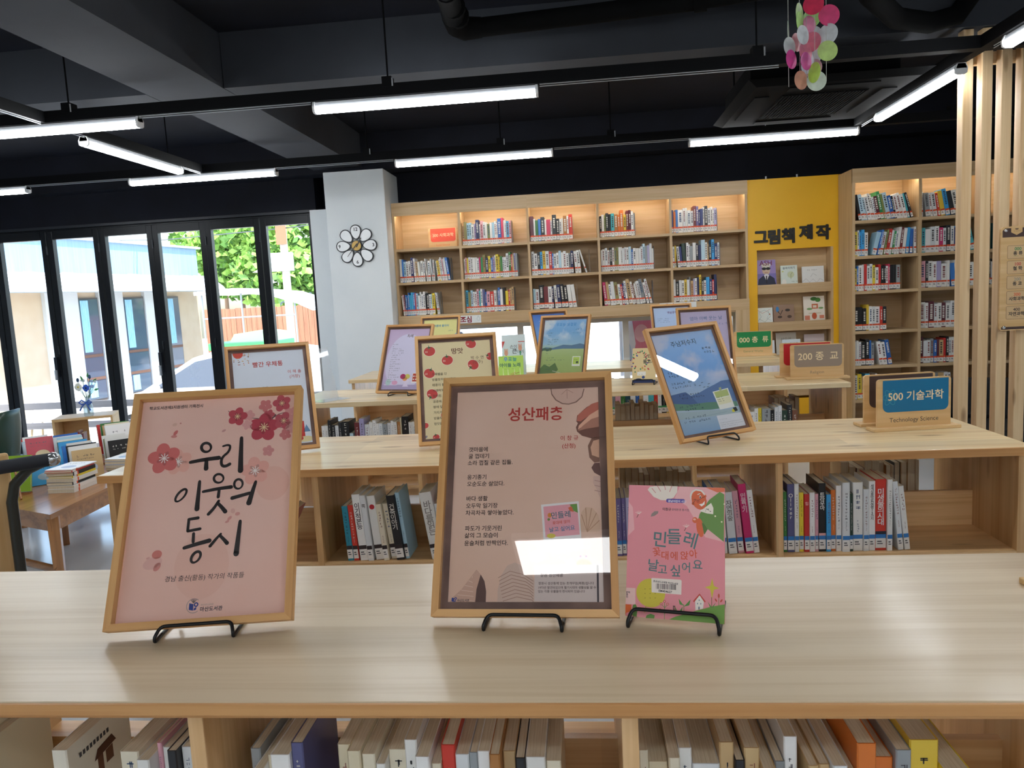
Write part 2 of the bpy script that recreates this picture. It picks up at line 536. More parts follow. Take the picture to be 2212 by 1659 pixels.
# ---- folding glass doors along the street side
ALU = P('#14171c', .35, .4)
GLASS = pane_mat('window_glass', (0.97, 0.99, 0.99))
def fold_panel(n, x0, x1, hinge):
    r = thing('window_%d' % n, 'black aluminium folding glass door panel', 'window', T(0, 0, 0))
    for k in ('label', 'category'):
        del r[k]
    r['kind'] = 'structure'
    a, b = x0 - .058, x1 + .058
    box('stile', a, x0, 7.25, 7.31, .02, 2.385, ALU, r, .003)
    box('stile', x1, b, 7.25, 7.31, .02, 2.385, ALU, r, .003)
    box('rail', x0, x1, 7.25, 7.31, 2.306, 2.385, ALU, r)
    box('rail', x0, x1, 7.25, 7.31, .02, .12, ALU, r)
    box('pane', x0 - .004, x1 + .004, 7.277, 7.283, .116, 2.31, GLASS, r)
    m = MB(); s = P('#2b2f36', .3, .5)
    for z in (.3, 1.2, 2.2):
        m.tube([(b, 7.243, z - .04), (b, 7.243, z + .04)], .007, s, 8)
    m.build('hinge', r)
    if hinge:
        m = MB(); m.box(b - .05, b - .02, 7.222, 7.25, .93, 1.13, s); m.box(b - .043, b - .027, 7.20, 7.222, .9, 1.0, P('#c9ccd0', .3, .6))
        m.build('handle', r)
PX = [(-6.38, -5.94), (-5.815, -5.37), (-5.245, -4.815), (-4.69, -4.254), (-4.137, -3.705), (-3.59, -3.154), (-3.03, -2.602)]
for i, (a, b) in enumerate(PX):
    fold_panel(i + 1, a, b, i % 2 == 1)
m = MB()
m.box(XL, -2.5, 7.24, 7.33, 2.385, 2.425, ALU)
m.box(XL, -2.5, 7.24, 7.33, 0, .02, ALU)
m.box(-2.544, -2.5, 7.24, 7.33, .02, 2.385, ALU)
m.box(XL, -6.44, 7.25, 7.31, .02, 2.385, ALU)
struct(m.build('trim_2'))

# ---- low window in the reading nook below the wall bookcase
wn_ = bpy.data.objects.new('window_8', None); COL.objects.link(wn_); wn_['kind'] = 'structure'
WF = P('#e9eef0', .4)
box('frame_rail', -1.74, 1.5, 7.56, 7.62, .45, .52, WF, wn_)
box('frame_rail', -1.74, 1.5, 7.56, 7.62, 1.20, 1.27, WF, wn_)
for x in (-1.74, -.66, .38, 1.44):
    box('frame_stile', x, x + .06, 7.56, 7.62, .52, 1.20, WF, wn_)
for a, b in ((-1.68, -.66), (-.60, .38), (.44, 1.44)):
    box('pane', a, b, 7.587, 7.593, .52, 1.20, GLASS, wn_)
bench = thing('nook_bench', 'wooden bench seat in the reading nook below the wall bookcase', 'bench')
box('seat', -1.74, 1.49, 6.95, 7.55, .41, .45, maple(0), bench, .004)
box('front_panel', -1.74, 1.49, 6.97, 6.99, 0, .41, maple(0), bench)

# ================================================================ lighting
HOUS = P('#c9ccd2', .45)
DIFF = glow('led_diffuser', TUBE_COL, TUBE)
CAP = P('#e8eaec', .4)
ZL = 2.50
def lamp(cx, cy, along, length, label):
    M = T(cx, cy, ZL, 0 if along == 'x' else math.pi / 2)
    r = thing('linear_lamp', label, 'lamp', M, 'linear LED lamps on the ceiling track')
    h = length / 2
    m = MB(); m.prism([(-.026, .028), (-.018, .052), (.018, .052), (.026, .028)], -h, h, HOUS, 0); m.build('housing', r)
    m = MB(); m.prism([(-.03, .027), (-.027, .008), (-.016, 0), (.016, 0), (.027, .008), (.03, .027)], -h + .012, h - .012, DIFF, 0); m.build('diffuser', r)
    for s in (-1, 1):
        x = s * (h - .006)
        MB().prism([(-.032, .03), (-.029, .006), (-.016, -.002), (.016, -.002), (.029, .006), (.032, .03), (.02, .054), (-.02, .054)], x - .006, x + .006, CAP, 0).build('end_cap', r)
YA, YC, XA, XC = 3.99, 5.695, -2.85, 1.955
lamp(-.766, YA, 'x', 1.17, 'linear LED lamp on the track in front of the crossing beam')
lamp(-2.89, YA - .002, 'x', 1.17, 'linear LED lamp under the grey lengthwise beam, near the cross track')
lamp(-.756, YC, 'x', 1.17, 'linear LED lamp hanging in front of the wall bookcase beside the white pillar')
lamp(-2.84, YC, 'x', 1.17, 'linear LED lamp hanging above the folding glass doors')
lamp(1.386, YC, 'x', 1.17, 'linear LED lamp between the ceiling air conditioner and the yellow panel')
lamp(-4.85, YC, 'x', 1.17, 'linear LED lamp above the glass doors behind the green chair')
lamp(XA, 4.84, 'y', 1.07, 'linear LED lamp on the short crosswise track before the glass doors')
lamp(XC, 4.74, 'y', 1.09, 'linear LED lamp running from the air conditioner to the slatted screen')
lamp(XC + .01, 3.285, 'y', 1.01, 'linear LED lamp hanging beside the top of the slatted wooden screen')
for x, y, d, lb in ((-.766, 2.29, 'x', 'linear LED lamp on the track above the bookcase with the blue 500 sign'), (-2.89, 2.29, 'x', 'linear LED lamp on the track above the reading table'), (1.59, 2.33, 'x', 'linear LED lamp on the track near the slatted screen, above the blue sign'), (-2.89, .1, 'x', 'linear LED lamp behind the nearest bookcase, on the window side'), (1.25, .1, 'x', 'linear LED lamp behind the nearest bookcase, on the screen side'), (-1.6, -1.9, 'x', 'linear LED lamp before the white rear wall, second from the window side'), (-3.9, -1.9, 'x', 'unseen linear lamp added before the white rear wall, nearest the window side'), (.7, -1.9, 'x', 'unseen linear lamp added before the white rear wall, third from the window side'), (2.9, -1.9, 'x', 'unseen linear lamp added before the white rear wall, farthest from the window side')):  # last three are unseen, added to brighten surfaces facing the camera
    lamp(x, y, d, 1.17, lb)
# flat panel lamp at the desk end of the room
pl = thing('panel_lamp', 'flat white LED panel lamp below the ceiling', 'lamp', T(-.10, -1.01, 2.88))
box('panel_frame', -.62, .62, -.17, .17, .0, .04, CAP, pl)
box('diffuser', -.60, .60, -.15, .15, -.004, 0.0, glow('panel_glow', (1, 1, 1), 9.0), pl)
box('bracket', -.05, .05, -.05, .05, .04, .17, BLK, pl)

tr = thing('lighting_track', 'black lighting track grid with wires hung below the ceiling', 'track')
TB = P('#090a0d', .75, 0, .15)
def rail(x0, x1, y0, y1):
    box('rail', x0, x1, y0, y1, ZL + .056, ZL + .115, TB, tr)
for y in (YA, YC):
    rail(XL + .02, 4.5, y - .03, y + .03)
rail(-6.88, 4.5, 2.27, 2.35); rail(-6.88, 4.5, .07, .13); rail(-6.88, 4.5, -1.93, -1.87)
for x in (XA, XC):
    for a, b in ((-2.5, -1.93), (-1.87, .07), (.13, 2.27), (2.35, YA - .03), (YA + .03, YC - .03)):
        rail(x - .025, x + .025, a, b)
WIRE = P('#a9adb3', .4, .5)
for a, b, y in ((-2.30, -1.36, YA), (-.17, 1.0, YA), (-4.26, -3.43, YC), (-2.25, -1.35, YC), (-.16, .80, YC)):
    for dz in (.018, .028):
        MB().tube([(a, y - .02, ZL + dz + .025), (b, y - .02, ZL + dz + .025)], .0025, WIRE, 5).build('wire', tr)
for a, b, x in ((2.6, 3.93, XA), (4.05, 4.29, XA), (5.385, 5.64, XA), (3.80, 3.93, XC), (5.295, 5.64, XC)):
    for dz in (.018, .028):
        MB().tube([(x + .02, a, ZL + dz + .025), (x + .02, b, ZL + dz + .025)], .0025, WIRE, 5).build('wire', tr)
for x, y in ((-.95, YA), (-2.7, YA), (-1.55, YC), (-.55, YC), (.25, YC), (-3.1, YC), (1.3, YC), (2.6, YC), (-4.6, YC), (.9, YA), (XA, 3.2), (XA, 1.2), (XC, 3.0)):
    m = MB(); m.tube([(x, y, ZL + .11), (x, y, ZT if abs(y - YA) > .3 else ZT)], .005, TB, 6)
    m.box(x - .025, x + .025, y - .032, y + .032, ZL + .1, ZL + .15, TB)
    m.tube([(x + .03, y - .035, ZL + .10), (x + .03, y - .035, ZL + .14)], .004, P('#c0c4c8', .3, .6), 6)
    m.build('hanger', tr)

# ---- ceiling air conditioner
ac = thing('air_conditioner', 'black four-way ceiling cassette air conditioner', 'air conditioner')
AB = noisy('black_duct', '#070809', '#0a0b0c', 6, 0.9, 0.1, spec=0.1)
AG = P('#060708', .9, 0, .1)
ax0, ax1, ay0, ay1, az = .93, 1.885, 4.31, 5.43, 2.55
m = MB()
cxx, cyy = (ax0 + ax1) / 2, (ay0 + ay1) / 2
V = [(ax0, ay0, az + .03), (ax1, ay0, az + .03), (ax1, ay1, az + .03), (ax0, ay1, az + .03), (ax0 + .05, ay0 + .05, az), (ax1 - .05, ay0 + .05, az), (ax1 - .05, ay1 - .05, az), (ax0 + .05, ay1 - .05, az)]
m.add(V, [(0, 4, 5, 1), (1, 5, 6, 2), (2, 6, 7, 3), (3, 7, 4, 0), (4, 7, 6, 5), (0, 1, 2, 3)], AB)
m.build('panel', ac)
box('body', ax0 + .07, ax1 - .07, ay0 + .28, ay1 - .07, az + .03, az + .19, AB, ac)
g = MB(); gx0, gx1, gy0, gy1 = ax0 + .24, ax1 - .24, ay0 + .27, ay1 - .27
g.box(gx0, gx1, gy0, gy1, az - .003, az + .003, AG)
gr = g.build('grille', ac)
g = MB()
for k in range(26):
    x = gx0 + (gx1 - gx0) * (k + .5) / 26
    g.box(x - .004, x + .004, gy0, gy1, az - .008, az - .003, AB)
g.build('grille_bars', gr)
for (a, b, c, d) in ((ax0 + .09, ax0 + .17, gy0, gy1), (ax1 - .17, ax1 - .09, gy0, gy1), (gx0, gx1, ay0 + .1, ay0 + .18), (gx0, gx1, ay1 - .18, ay1 - .1)):
    f = box('louvre', a, b, c, d, az - .006, az + .004, AG, ac)
for x, y in ((ax0 + .12, ay0 + .33), (ax1 - .12, ay0 + .33), (ax0 + .12, ay1 - .12), (ax1 - .12, ay1 - .12)):
    MB().tube([(x, y, az + .19), (x, y, ZT)], .006, TB, 6).build('hanger_rod', ac)

# ---- ducts
m = MB()
pts = [(-.50, 2.2, 2.92), (-.545, 3.3, 2.90), (-.57, 3.75, 2.90), (-.585, 3.95, 2.90)]
m.tube(pts, [.052, .05, .053, .056], AB, 14)
for a in (3.35, 3.6, 3.8, 3.92):
    m.tube([(-.56, a, 2.90), (-.563, a + .03, 2.90)], .058, AB, 14)
m.tube([(-.585, 3.93, 2.90), (-.58, 4.02, 2.89), (-.545, 4.07, 2.885), (-.46, 4.075, 2.885)], [.056, .06, .058, .05], AB, 14)
m.tube([(-.48, 4.075, 2.885), (.1, 4.02, 2.885), (.62, 3.96, 2.885)], .047, AB, 14)
m.tube([(.60, 3.965, 2.885), (.66, 3.955, 2.885)], .056, AB, 14)
m.tube([(.64, 3.955, 2.885), (1.3, 3.87, 2.9), (2.6, 3.7, 2.9)], .045, AB, 14)
tag(m.build('insulated_pipe'), 'black wrapped pipe with an elbow running below the ceiling', 'pipe')
m = MB()
pts = [(1.12, 2.6, 2.86), (1.2, 3.3, 2.84), (1.36, 3.78, 2.78), (1.58, 4.05, 2.75), (1.78, 4.15, 2.745), (1.92, 4.18, 2.78), (1.99, 4.19, 2.87), (2.0, 4.19, 3.03)]
m.tube(pts, .05, AB, 14)
tag(m.build('flexible_duct'), 'black flexible duct sagging above the air conditioner', 'duct')
# ---- capiz shell chime
ch = thing('shell_chime', 'hanging chime of pink, white and green capiz shell discs', 'wind chime', T(.602, 2.1, 2.101))
def shell_mat(h):
    k = ('shell', h)
    if k in MATS: return MATS[k]
    m_, nt, b = newmat('shell_' + h[1:])
    L = nt.links.new
    tc = node(nt, 'ShaderNodeTexCoord'); no = node(nt, 'ShaderNodeTexNoise'); no.inputs['Scale'].default_value = 45
    L(tc.outputs['Object'], no.inputs['Vector'])
    c = hexc(h); rp = ramp(nt, [(.3, tuple(v * .75 for v in c)), (.7, c)])
    L(no.outputs['Fac'], rp.inputs[0]); L(rp.outputs[0], b.inputs['Base Color'])
    b.inputs['Roughness'].default_value = .3; b.inputs['Transmission Weight'].default_value = 0.0
    tl = node(nt, 'ShaderNodeBsdfTranslucent'); L(rp.outputs[0], tl.inputs[0])
    mx = node(nt, 'ShaderNodeMixShader'); mx.inputs[0].default_value = .45
    o = nt.nodes['Material Output']
    L(b.outputs[0], mx.inputs[1]); L(tl.outputs[0], mx.inputs[2]); L(mx.outputs[0], o.inputs[0])
    MATS[k] = m_
    return m_
shells = [  # offset px x, px y from (1745,100); half width, half height (px of the crop / 7.9), colour, depth
 (0, -80, 18, 19, '#e83a6a', -.05), (37, -60, 20, 20, '#e8378a', -.03), (-19, -72, 12, 22, '#dff5c8', -.01), (-24, -52, 10, 18, '#d2f5a0', -.03), (14, -72, 14, 20, '#c8eeb0', .02),
 (-41, -41, 6, 19, '#e3eae2', .0), (-1, -47, 14, 16, '#f0a8c8', -.02), (20, -35, 14, 20, '#dfe4ee', .04), (-22, -17, 14, 18, '#f2f6f8', -.05), (34, -19, 15, 20, '#e4e8ea', -.03),
 (-43, -2, 14, 18, '#dfe8e8', -.02), (4, -9, 15, 19, '#f59ab0', -.015), (-13, 16, 15, 19, '#f9a6bc', -.035), (31, 19, 19, 19, '#cfe88a', -.04), (-43, 30, 13, 18, '#f06ac0', -.035),
 (-16, 40, 13, 17, '#f47ac8', -.05), (4, 29, 7, 20, '#ebeaf4', .02), (18, 38, 15, 18, '#d9b3bd', .03), (-22, 76, 15, 18, '#e8b7a0', -.03), (1, 66, 6, 19, '#dcf58a', -.05), (13, 78, 19, 19, '#dfe8dc', -.02),
 (20, 8, 16, 20, '#e8e8ea', .05), (-4, 58, 12, 18, '#cfd6de', .05), (-12, -28, 13, 18, '#e9b0b8', .05)]
fx = 2.1 / 1640 * .92
for dx, dy, rx, ry, h, dep in shells:
    X, Z = dx * fx, -dy * fx * .95 - .008
    ang = math.acos(min(1, rx / max(ry, rx)))
    m = MB()
    R_ = ry * fx * 1.1
    ring1 = [(R_ * math.cos(2 * math.pi * k / 24), R_ * math.sin(2 * math.pi * k / 24)) for k in range(24)]
    m.prism(ring1, -.0006, .0006, shell_mat(h), 1)
    m.build('shell_disc', ch, T(X, dep, Z, ang if dx < 0 else -ang))
m = MB(); TH = P('#c9c9c4', .6)
for dx, dep in ((-41, 0), (-24, -.03), (-10, -.03), (2, -.05), (14, .02), (31, -.03), (20, .04)):
    X = dx * fx
    m.tube([(X, dep, -.10), (X, dep, .26)], .0006, TH, 4)
m.tube([(0.0, 0, .262), (0, 0, .95)], .001, TH, 4)
m.build('string', ch)
m = MB(); m.tube([(.075 * math.cos(w * .3927), .075 * math.sin(w * .3927), .26) for w in range(16)], .004, P('#8a5a34', .6), 6, closed=True)
m.tube([(-.075, 0, .26), (.075, 0, .26)], .003, P('#8a5a34', .6), 6)
m.build('hoop', ch)

# ================================================================ flower clock on the pillar
ck = thing('flower_clock', 'white daisy-shaped wall clock on the white pillar', 'clock', T(-2.033, 6.9, 2.035))
INK = P('#10131c', .5); PET = P('#eef1f3', .5)
for k in range(8):
    w = k * math.pi / 4
    pts = []
    for j in range(25):
        t = 2 * math.pi * j / 24
        rr = .1225 + .0685 * math.cos(t); ss = (.049 + .0 * math.cos(t)) * math.sin(t) * (1 + .28 * math.cos(t))
        pts.append((rr * math.sin(w) + ss * math.cos(w), rr * math.cos(w) - ss * math.sin(w)))
    pts = pts[:-1]
    m = MB(); m.prism(pts, -.022, -.004, INK, 1); pe = m.build('petal', ck)
    c = (.1225 * math.sin(w), .1225 * math.cos(w))
    ins = [(c[0] + (p[0] - c[0]) * .86, c[1] + (p[1] - c[1]) * .86) for p in pts]
    MB().prism(ins, -.025, -.022, PET, 1).build('petal_face', pe)
m = MB(); m.prism([(.05 * math.cos(k * .2618), .05 * math.sin(k * .2618)) for k in range(24)], -.028, -.004, INK, 1); m.build('centre_ring', ck)
m = MB(); m.prism([(.043 * math.cos(k * .2618), .043 * math.sin(k * .2618)) for k in range(24)], -.031, -.028, P('#c9a24a', .4), 1); m.build('centre_disc', ck)
for t, x, z in (('12', 0, .148), ('3', .158, 0), ('6', 0, -.148), ('9', -.158, 0)):
    Print(-.0262).text(t, x, z - .014, .042, INK, 1, .02, 'CENTER').build('numeral', ck)
m = MB(); H_ = P('#181614', .4)
m.prism([(-.006, -.012), (.006, -.014), (.052, .066), (.045, .07)], -.035, -.033, H_, 1); m.build('minute_hand', ck)
m = MB(); m.prism([(.012, .016), (.006, .022), (-.088, -.094), (-.086, -.097)], -.038, -.036, H_, 1); m.build('hour_hand', ck)
# ================================================================ bookcases
HT = .93
def edgepine(axis): return wood('edge_pine', axis, light='#cf9a60', dark='#b97f45', rough=.45)
def low_bookcase(y0, y1, xs, label, plain=False, tp=.028, zf=.575):
    """double-sided bookcase; xs are the centres of its uprights"""
    r = thing('low_bookcase', label, 'bookcase')
    wx = pineplain if plain else pine_lit
    th = .024
    x0, x1 = xs[0] - th / 2, xs[-1] + th / 2
    box('top_board', x0 - .02, x1 + .02, y0, y1, HT - tp, HT, wx(0), r, .0025)
    zt = HT - tp
    if y0 < 3:
        box('edging_shade_strip', x0 - .02, x1 + .02, y0 - .006, y0, HT - tp, HT - .0008, edgepine(0), r, .001)  # real orange edging on nearest bookcase; on the next, front-edge shade as colour
    if plain:
        box('top_rail', x0 - .005, x1 + .005, y0 + .006, y1 - .012, zt - .010, zt, edgepine(0), r)
        zt -= .010
    for i, x in enumerate(xs):
        box('side_panel' if i in (0, len(xs) - 1) else 'divider', x - th / 2, x + th / 2, y0 + .018, y1 - .018, .06, zt, pine(2), r, .0015)
    for a, b in zip(xs, xs[1:]):
        a += th / 2; b -= th / 2
        box('shelf', a, b, y0 + .02, y1 - .02, zf - .024, zf, pine(0), r)
        box('bottom_shelf', a, b, y0 + .02, y1 - .02, .06, .085, pine(0), r)
        ym = (y0 + y1) / 2
        box('back_stop', a, b, ym - .009, ym + .009, zf, zf + .13, pine(0), r)
        box('back_stop', a, b, ym - .009, ym + .009, .085, .2, pine(0), r)
    box('plinth', x0 + .01, x1 - .01, y0 + .05, y1 - .05, 0, .06, pine(0), r)
    return r
S1 = low_bookcase(1.01, 1.58, (-1.912, -1.26, -.608, .042, .694, 1.346), 'nearest low pine bookcase, carrying the cherry blossom poster and the pink book', True, .018)
S2X = (-1.755, -.98, -.172, .635, 1.41)
S2 = low_bookcase(2.56, 3.20, S2X, 'low knotty pine bookcase carrying the blue 500 sign')
S3X = (-1.755, -1.007, -.19, .6, 1.43)
S3 = low_bookcase(4.335, 5.0, S3X, 'low knotty pine bookcase carrying the taupe 200 sign')
S4X = (-1.783, -.97, -.16, .65, 1.45)
S4 = low_bookcase(5.65, 6.33, S4X, 'low knotty pine bookcase carrying the green 000 sign')

# ---- wall bookcase with lit top row
WA = thing('tall_bookcase', 'tall maple wall bookcase with a lit top row, beside the white pillar', 'bookcase')
AX = (-1.732, -1.112, -.475, .169, .821, 1.49)
AZ = (1.995, 1.684, 1.37)           # tops of its shelves
box('header_board', -1.742, -.475, 7.095, 7.115, 2.30, 2.42, maple(0), WA)
box('header_board', -.474, 1.503, 7.095, 7.115, 2.30, 2.42, maple(0), WA)
box('top_board', -1.742, 1.503, 7.115, 7.42, 2.40, 2.42, maple(0), WA)
for i, x in enumerate(AX):
    box('side_panel' if i in (0, 5) else 'divider', x - .011, x + .011, 7.1, 7.42, 1.27, 2.40, maple(2), WA)
STR = glow('warm_strip', (1.0, .93, .78), STRIP)
for k, (a, b) in enumerate(zip(AX, AX[1:])):
    a += .011; b -= .011
    box('back_panel', a, b, 7.405, 7.42, 1.346, 2.40, maple(0), WA)
    for z in AZ:
        box('shelf', a, b, 7.1, 7.405, z - .024, z, maple(0), WA)
    box('led_strip', a + .01, b - .01, 7.118, 7.132, 2.312, 2.322, STR, WA)
box('bottom_rail', -1.742, 1.503, 7.085, 7.1, 1.27, 1.37, maple(0), WA)
box('soffit', -1.721, 1.479, 7.1, 7.42, 1.255, 1.27, maple(0), WA)
box('upright', 1.38, 1.503, 7.085, 7.1, .456, 1.27, maple(2), WA)

# ---- second wall bookcase, standing forward of the yellow panel
WB = thing('tall_bookcase', 'tall maple wall bookcase standing behind the slatted screen', 'bookcase')
BX = (2.299, 2.835, 3.38, 3.925, 4.47)
BZ = (1.982, 1.686, 1.391, 1.05, .75, .455, .13)
box('header_board', 2.287, 4.49, 6.745, 6.765, 2.295, 2.41, maple(0), WB)
box('top_board', 2.287, 4.49, 6.765, 7.1, 2.39, 2.41, maple(0), WB)
for i, x in enumerate(BX):
    box('side_panel' if i in (0, 4) else 'divider', x - .012, x + .012, 6.75, 7.1, 0, 2.39, maple(2), WB)
for k, (a, b) in enumerate(zip(BX, BX[1:])):
    a += .012; b -= .012
    box('back_panel', a, b, 7.085, 7.1, .1, 2.39, maple(0), WB)
    for z in BZ:
        box('shelf', a, b, 6.755, 7.085, z - .026, z, maple(0), WB)
    box('led_strip', a + .01, b - .01, 6.768, 6.782, 2.307, 2.317, STR, WB)

# ---- yellow display panel with a niche
YEL = noisy('yellow_paint', '#f0b616', '#f5bd1e', 4, .5)
yp = MB()
yp.box(1.506, 1.583, 7.12, 7.42, 0, 2.422, YEL)
yp.box(2.25, 2.36, 7.12, 7.42, 0, 2.422, YEL)
yp.box(1.583, 2.25, 7.12, 7.42, 1.797, 2.422, YEL)
yp.box(1.583, 2.25, 7.12, 7.42, 0, .44, YEL)
DP = thing('display_panel', 'yellow display panel with a wooden niche of picture book ledges', 'display panel')
yp.build('panel', DP)
for x in (1.68, 1.95):
    MB().tube([(x, 7.16, 2.422), (x, 7.16, 2.45)], .008, P('#b9bec4', .3, .6), 8).build('mounting_pin', DP)
box('niche_back', 1.583, 2.25, 7.25, 7.27, .44, 1.797, maple(0), DP)
box('niche_side', 2.225, 2.25, 7.125, 7.25, .44, 1.797, maple(2), DP)
LEDGE = (1.485, 1.145, .845, .55)
for z in LEDGE:
    m = MB(); m.box(1.583, 2.225, 7.14, 7.25, z - .06, z - .02, maple(0)); m.box(1.583, 2.225, 7.10, 7.14, z - .085, z, maple(0))
    m.build('ledge', DP)
LET = P('#17140f', .5)
# rounded wall letters, one per syllable
def wall_letter(ch_, x, z, size, th=.014):
    V, F = text_geo(ch_, .022, 'LEFT', 3)
    mb = MB()
    n = len(V)
    a = [(p[0] * size, -th, p[1] * size) for p in V]; b = [(p[0] * size, -.0005, p[1] * size) for p in V]
    cnt = {}
    for f in F:
        for i in range(len(f)):
            e = (f[i], f[(i + 1) % len(f)])
            cnt[e] = 1
    side = [(e[1], e[0], e[0] + n, e[1] + n) for e in cnt if (e[1], e[0]) not in cnt]
    for k_, (dx, dz) in enumerate(((0, 0), (.0032, 0), (-.0032, 0), (0, .0032), (0, -.0032))):
        mb.add([(p[0] + dx, p[1] - k_ * .0001, p[2] + dz) for p in a + b], list(F) + side, LET)
    return mb.build('letter', DP, T(x, 7.12, z))
for c, x, z, s in (('그', 1.556, 1.862, .135), ('림', 1.674, 1.858, .135), ('책', 1.798, 1.862, .135), ('제', 1.952, 1.885, .135), ('작', 2.098, 1.875, .135)):
    wall_letter(c, x, z, s)

# ---- low ceiling warning labels on the bookcase rail
m = MB(); m.box(-1.30, -.953, 7.082, 7.085, 1.274, 1.346, P('#e8ecec', .4))
wl = thing('warning_label', 'white warning label with dark red lettering on the wall bookcase rail', 'label'); m.build('card', wl)
pr = Print(7.0818); pr.text('머리조심', -1.265, 1.286, .062, P('#8f1630', .5), 1, .03); o = pr.build('lettering', wl); o['kind'] = 'stuff'
pr = Print(7.0818); pr.ring(-.978, 1.312, .014, .017, .002, P('#9fb4b8', .5), 1); pr.ring(-.978, 1.335, .006, .006, .002, P('#9fb4b8'), 1); o = pr.build('doodle', wl); o['kind'] = 'stuff'
wl = thing('warning_label', 'small white warning label on the rail near the yellow panel', 'label')
MB().box(.70, 1.03, 7.082, 7.085, 1.298, 1.367, P('#e8ecec', .4)).build('card', wl)
pr = Print(7.0818); pr.text('머리조심', .72, 1.308, .062, P('#8f1630', .5), 1, .03); o = pr.build('lettering', wl); o['kind'] = 'stuff'

# ================================================================ class number signs
def rounded(x0, z0, x1, z1, r, corners='tltrblbr', n=5):
    pts = []
    for key, cx_, cz_, a in (('bl', x0 + r, z0 + r, 180), ('br', x1 - r, z0 + r, 270), ('tr', x1 - r, z1 - r, 0), ('tl', x0 + r, z1 - r, 90)):
        if key in corners:
            for k in range(n + 1):
                w = math.radians(a + 90 * k / n); pts.append((cx_ + r * math.cos(w), cz_ + r * math.sin(w)))
        else:
            pts.append({'bl': (x0, z0), 'br': (x1, z0), 'tr': (x1, z1), 'tl': (x0, z1)}[key])
    return pts
def sign(M, W, H, colour, label, big=None, small=None, base=True, emblem=None, tcol='#efd9ae', scol='#3b3a34'):
    r = thing('number_sign', label, 'sign', M, 'class number signs')
    if base:
        box('base', -W * .59, W * .59, -.032, .032, -.012, 0, birch(0), r, .002)
    MB().prism(rounded(-W / 2, 0, W / 2, H, .012, 'tltr'), -.005, .005, birch(0), 1).build('plate', r, None, .0012)
    cm = P(colour, .35)
    p_ = MB(); p_.prism(rounded(-W * .425, H * .31, W * .465, H * .975, H * .12, 'blbr'), -.0062, -.005, cm, 1); cp = p_.build('colour_panel', r)
    pr = Print(-.0062); any_ = False
    if emblem:
        e = P(emblem, .4)
        for a in (0, 60, 120):
            pts = [(-W * .33 + (W * .11 * math.cos(t) * math.cos(math.radians(a)) - W * .04 * math.sin(t) * math.sin(math.radians(a))), H * .62 + (W * .11 * math.cos(t) * math.sin(math.radians(a)) + W * .04 * math.sin(t) * math.cos(math.radians(a)))) for t in [k * math.pi / 10 for k in range(21)]]
            pts = [(max(q[0], -W * .42), q[1]) for q in pts]
            pr.stroke(pts, .0022, e, 1, False)
        any_ = True
    if big:
        glyphs(0.0); sz_ = min(H * .30, W * .76 / sum(ADV[c] for c in big))
        pr.text(big, W * .02, H * .64 - sz_ * .37, sz_, P(tcol, .5), 2, .012, 'CENTER'); any_ = True
    if any_:
        o = pr.build('lettering', cp); o['kind'] = 'stuff'
    if small:
        pr = Print(-.005); pr.text(small, 0, H * .10, H * .13, P(scol, .5), 1, .006, 'CENTER'); o = pr.build('caption', r); o['kind'] = 'stuff'
    return r
sign(T(1.212, 2.931, .942, .131), .28, .18, '#0f6f9c', 'wooden sign with a blue panel reading 500 and Technology Science', '500 기술과학', 'Technology Science', emblem='#3f93a8')
sign(T(1.205, 3.045, .942, .131), .28, .185, '#4a3a38', 'wooden sign with a dark brown panel, close behind the blue 500 sign')
sign(T(1.346, 4.565, .942, -.03), .30, .19, '#9a8878', 'wooden sign with a taupe panel reading 200 and Religion', '200 종  교', 'Religion', scol='#8f7c66')
sign(T(1.315, 4.68, .942, -.03), .30, .195, '#c01f2c', 'wooden sign with a red panel, close behind the taupe 200 sign')
sign(T(1.337, 6.20, .942, -.06), .295, .185, '#0f8246', 'wooden sign with a green panel reading 000 and General Works', '000 총  류', 'General Works', emblem='#4aa36c', scol='#7c8a5a')
sign(T(-1.30, 7.25, 1.997, 0), .27, .185, '#ea5438', 'wooden sign with an orange red panel reading 300 in the top shelf', '300 사회과학', 'Social Science', base=False, emblem='#f09070', scol='#d8603a')
sign(T(.965, 1.41, .942, .12), .32, .19, '#7d8a3a', 'wooden sign standing on the nearest low bookcase beyond the pink book')

# ================================================================ slatted screen and shelf guide
SS = thing('slatted_screen', 'screen of upright spruce posts from floor to ceiling', 'screen')
for k in range(12):
    x = 2.011 + .096 * k
    box('slat', x, x + .052, 4.30, 4.36, 0, 2.745, spruce(2), SS, .003)
box('cross_rail', 2.011, 3.12, 4.36, 4.395, 2.58, 2.64, spruce(0), SS)
box('cross_rail', 2.011, 3.12, 4.36, 4.395, .06, .12, spruce(0), SS)
GB = thing('shelf_guide', 'wooden guide board of class numbers screwed onto the slatted screen', 'sign', T(2.20, 4.278, 1.182))
MB().prism(rounded(0, 0, .42, .545, .018), -.006, .006, birch(0), 1).build('board', GB)
BRN = P('#4a3733', .5)
MB().prism([(0.008, .49), (.412, .49), (.412, .537), (.02, .537), (.008, .525)], -.0068, -.006, BRN, 1).build('top_band', GB)
MB().prism([(0.01, .006), (.41, .006), (.41, .020), (.01, .020)], -.0068, -.006, BRN, 1).build('bottom_band', GB)
MB().prism([(.05, .548), (.105, .548), (.105, .515), (.0775, .50), (.05, .515)], -.0082, -.0068, birch(0), 1).build('tab', GB)
pr = Print(-.0082)
pr.poly([(.068, .534), (.087, .534), (.083, .528), (.072, .528)], BRN, 1); pr.marks(.062, .518, 6, .006, BRN, 1)
pr.build('tab_print', GB)['kind'] = 'stuff'
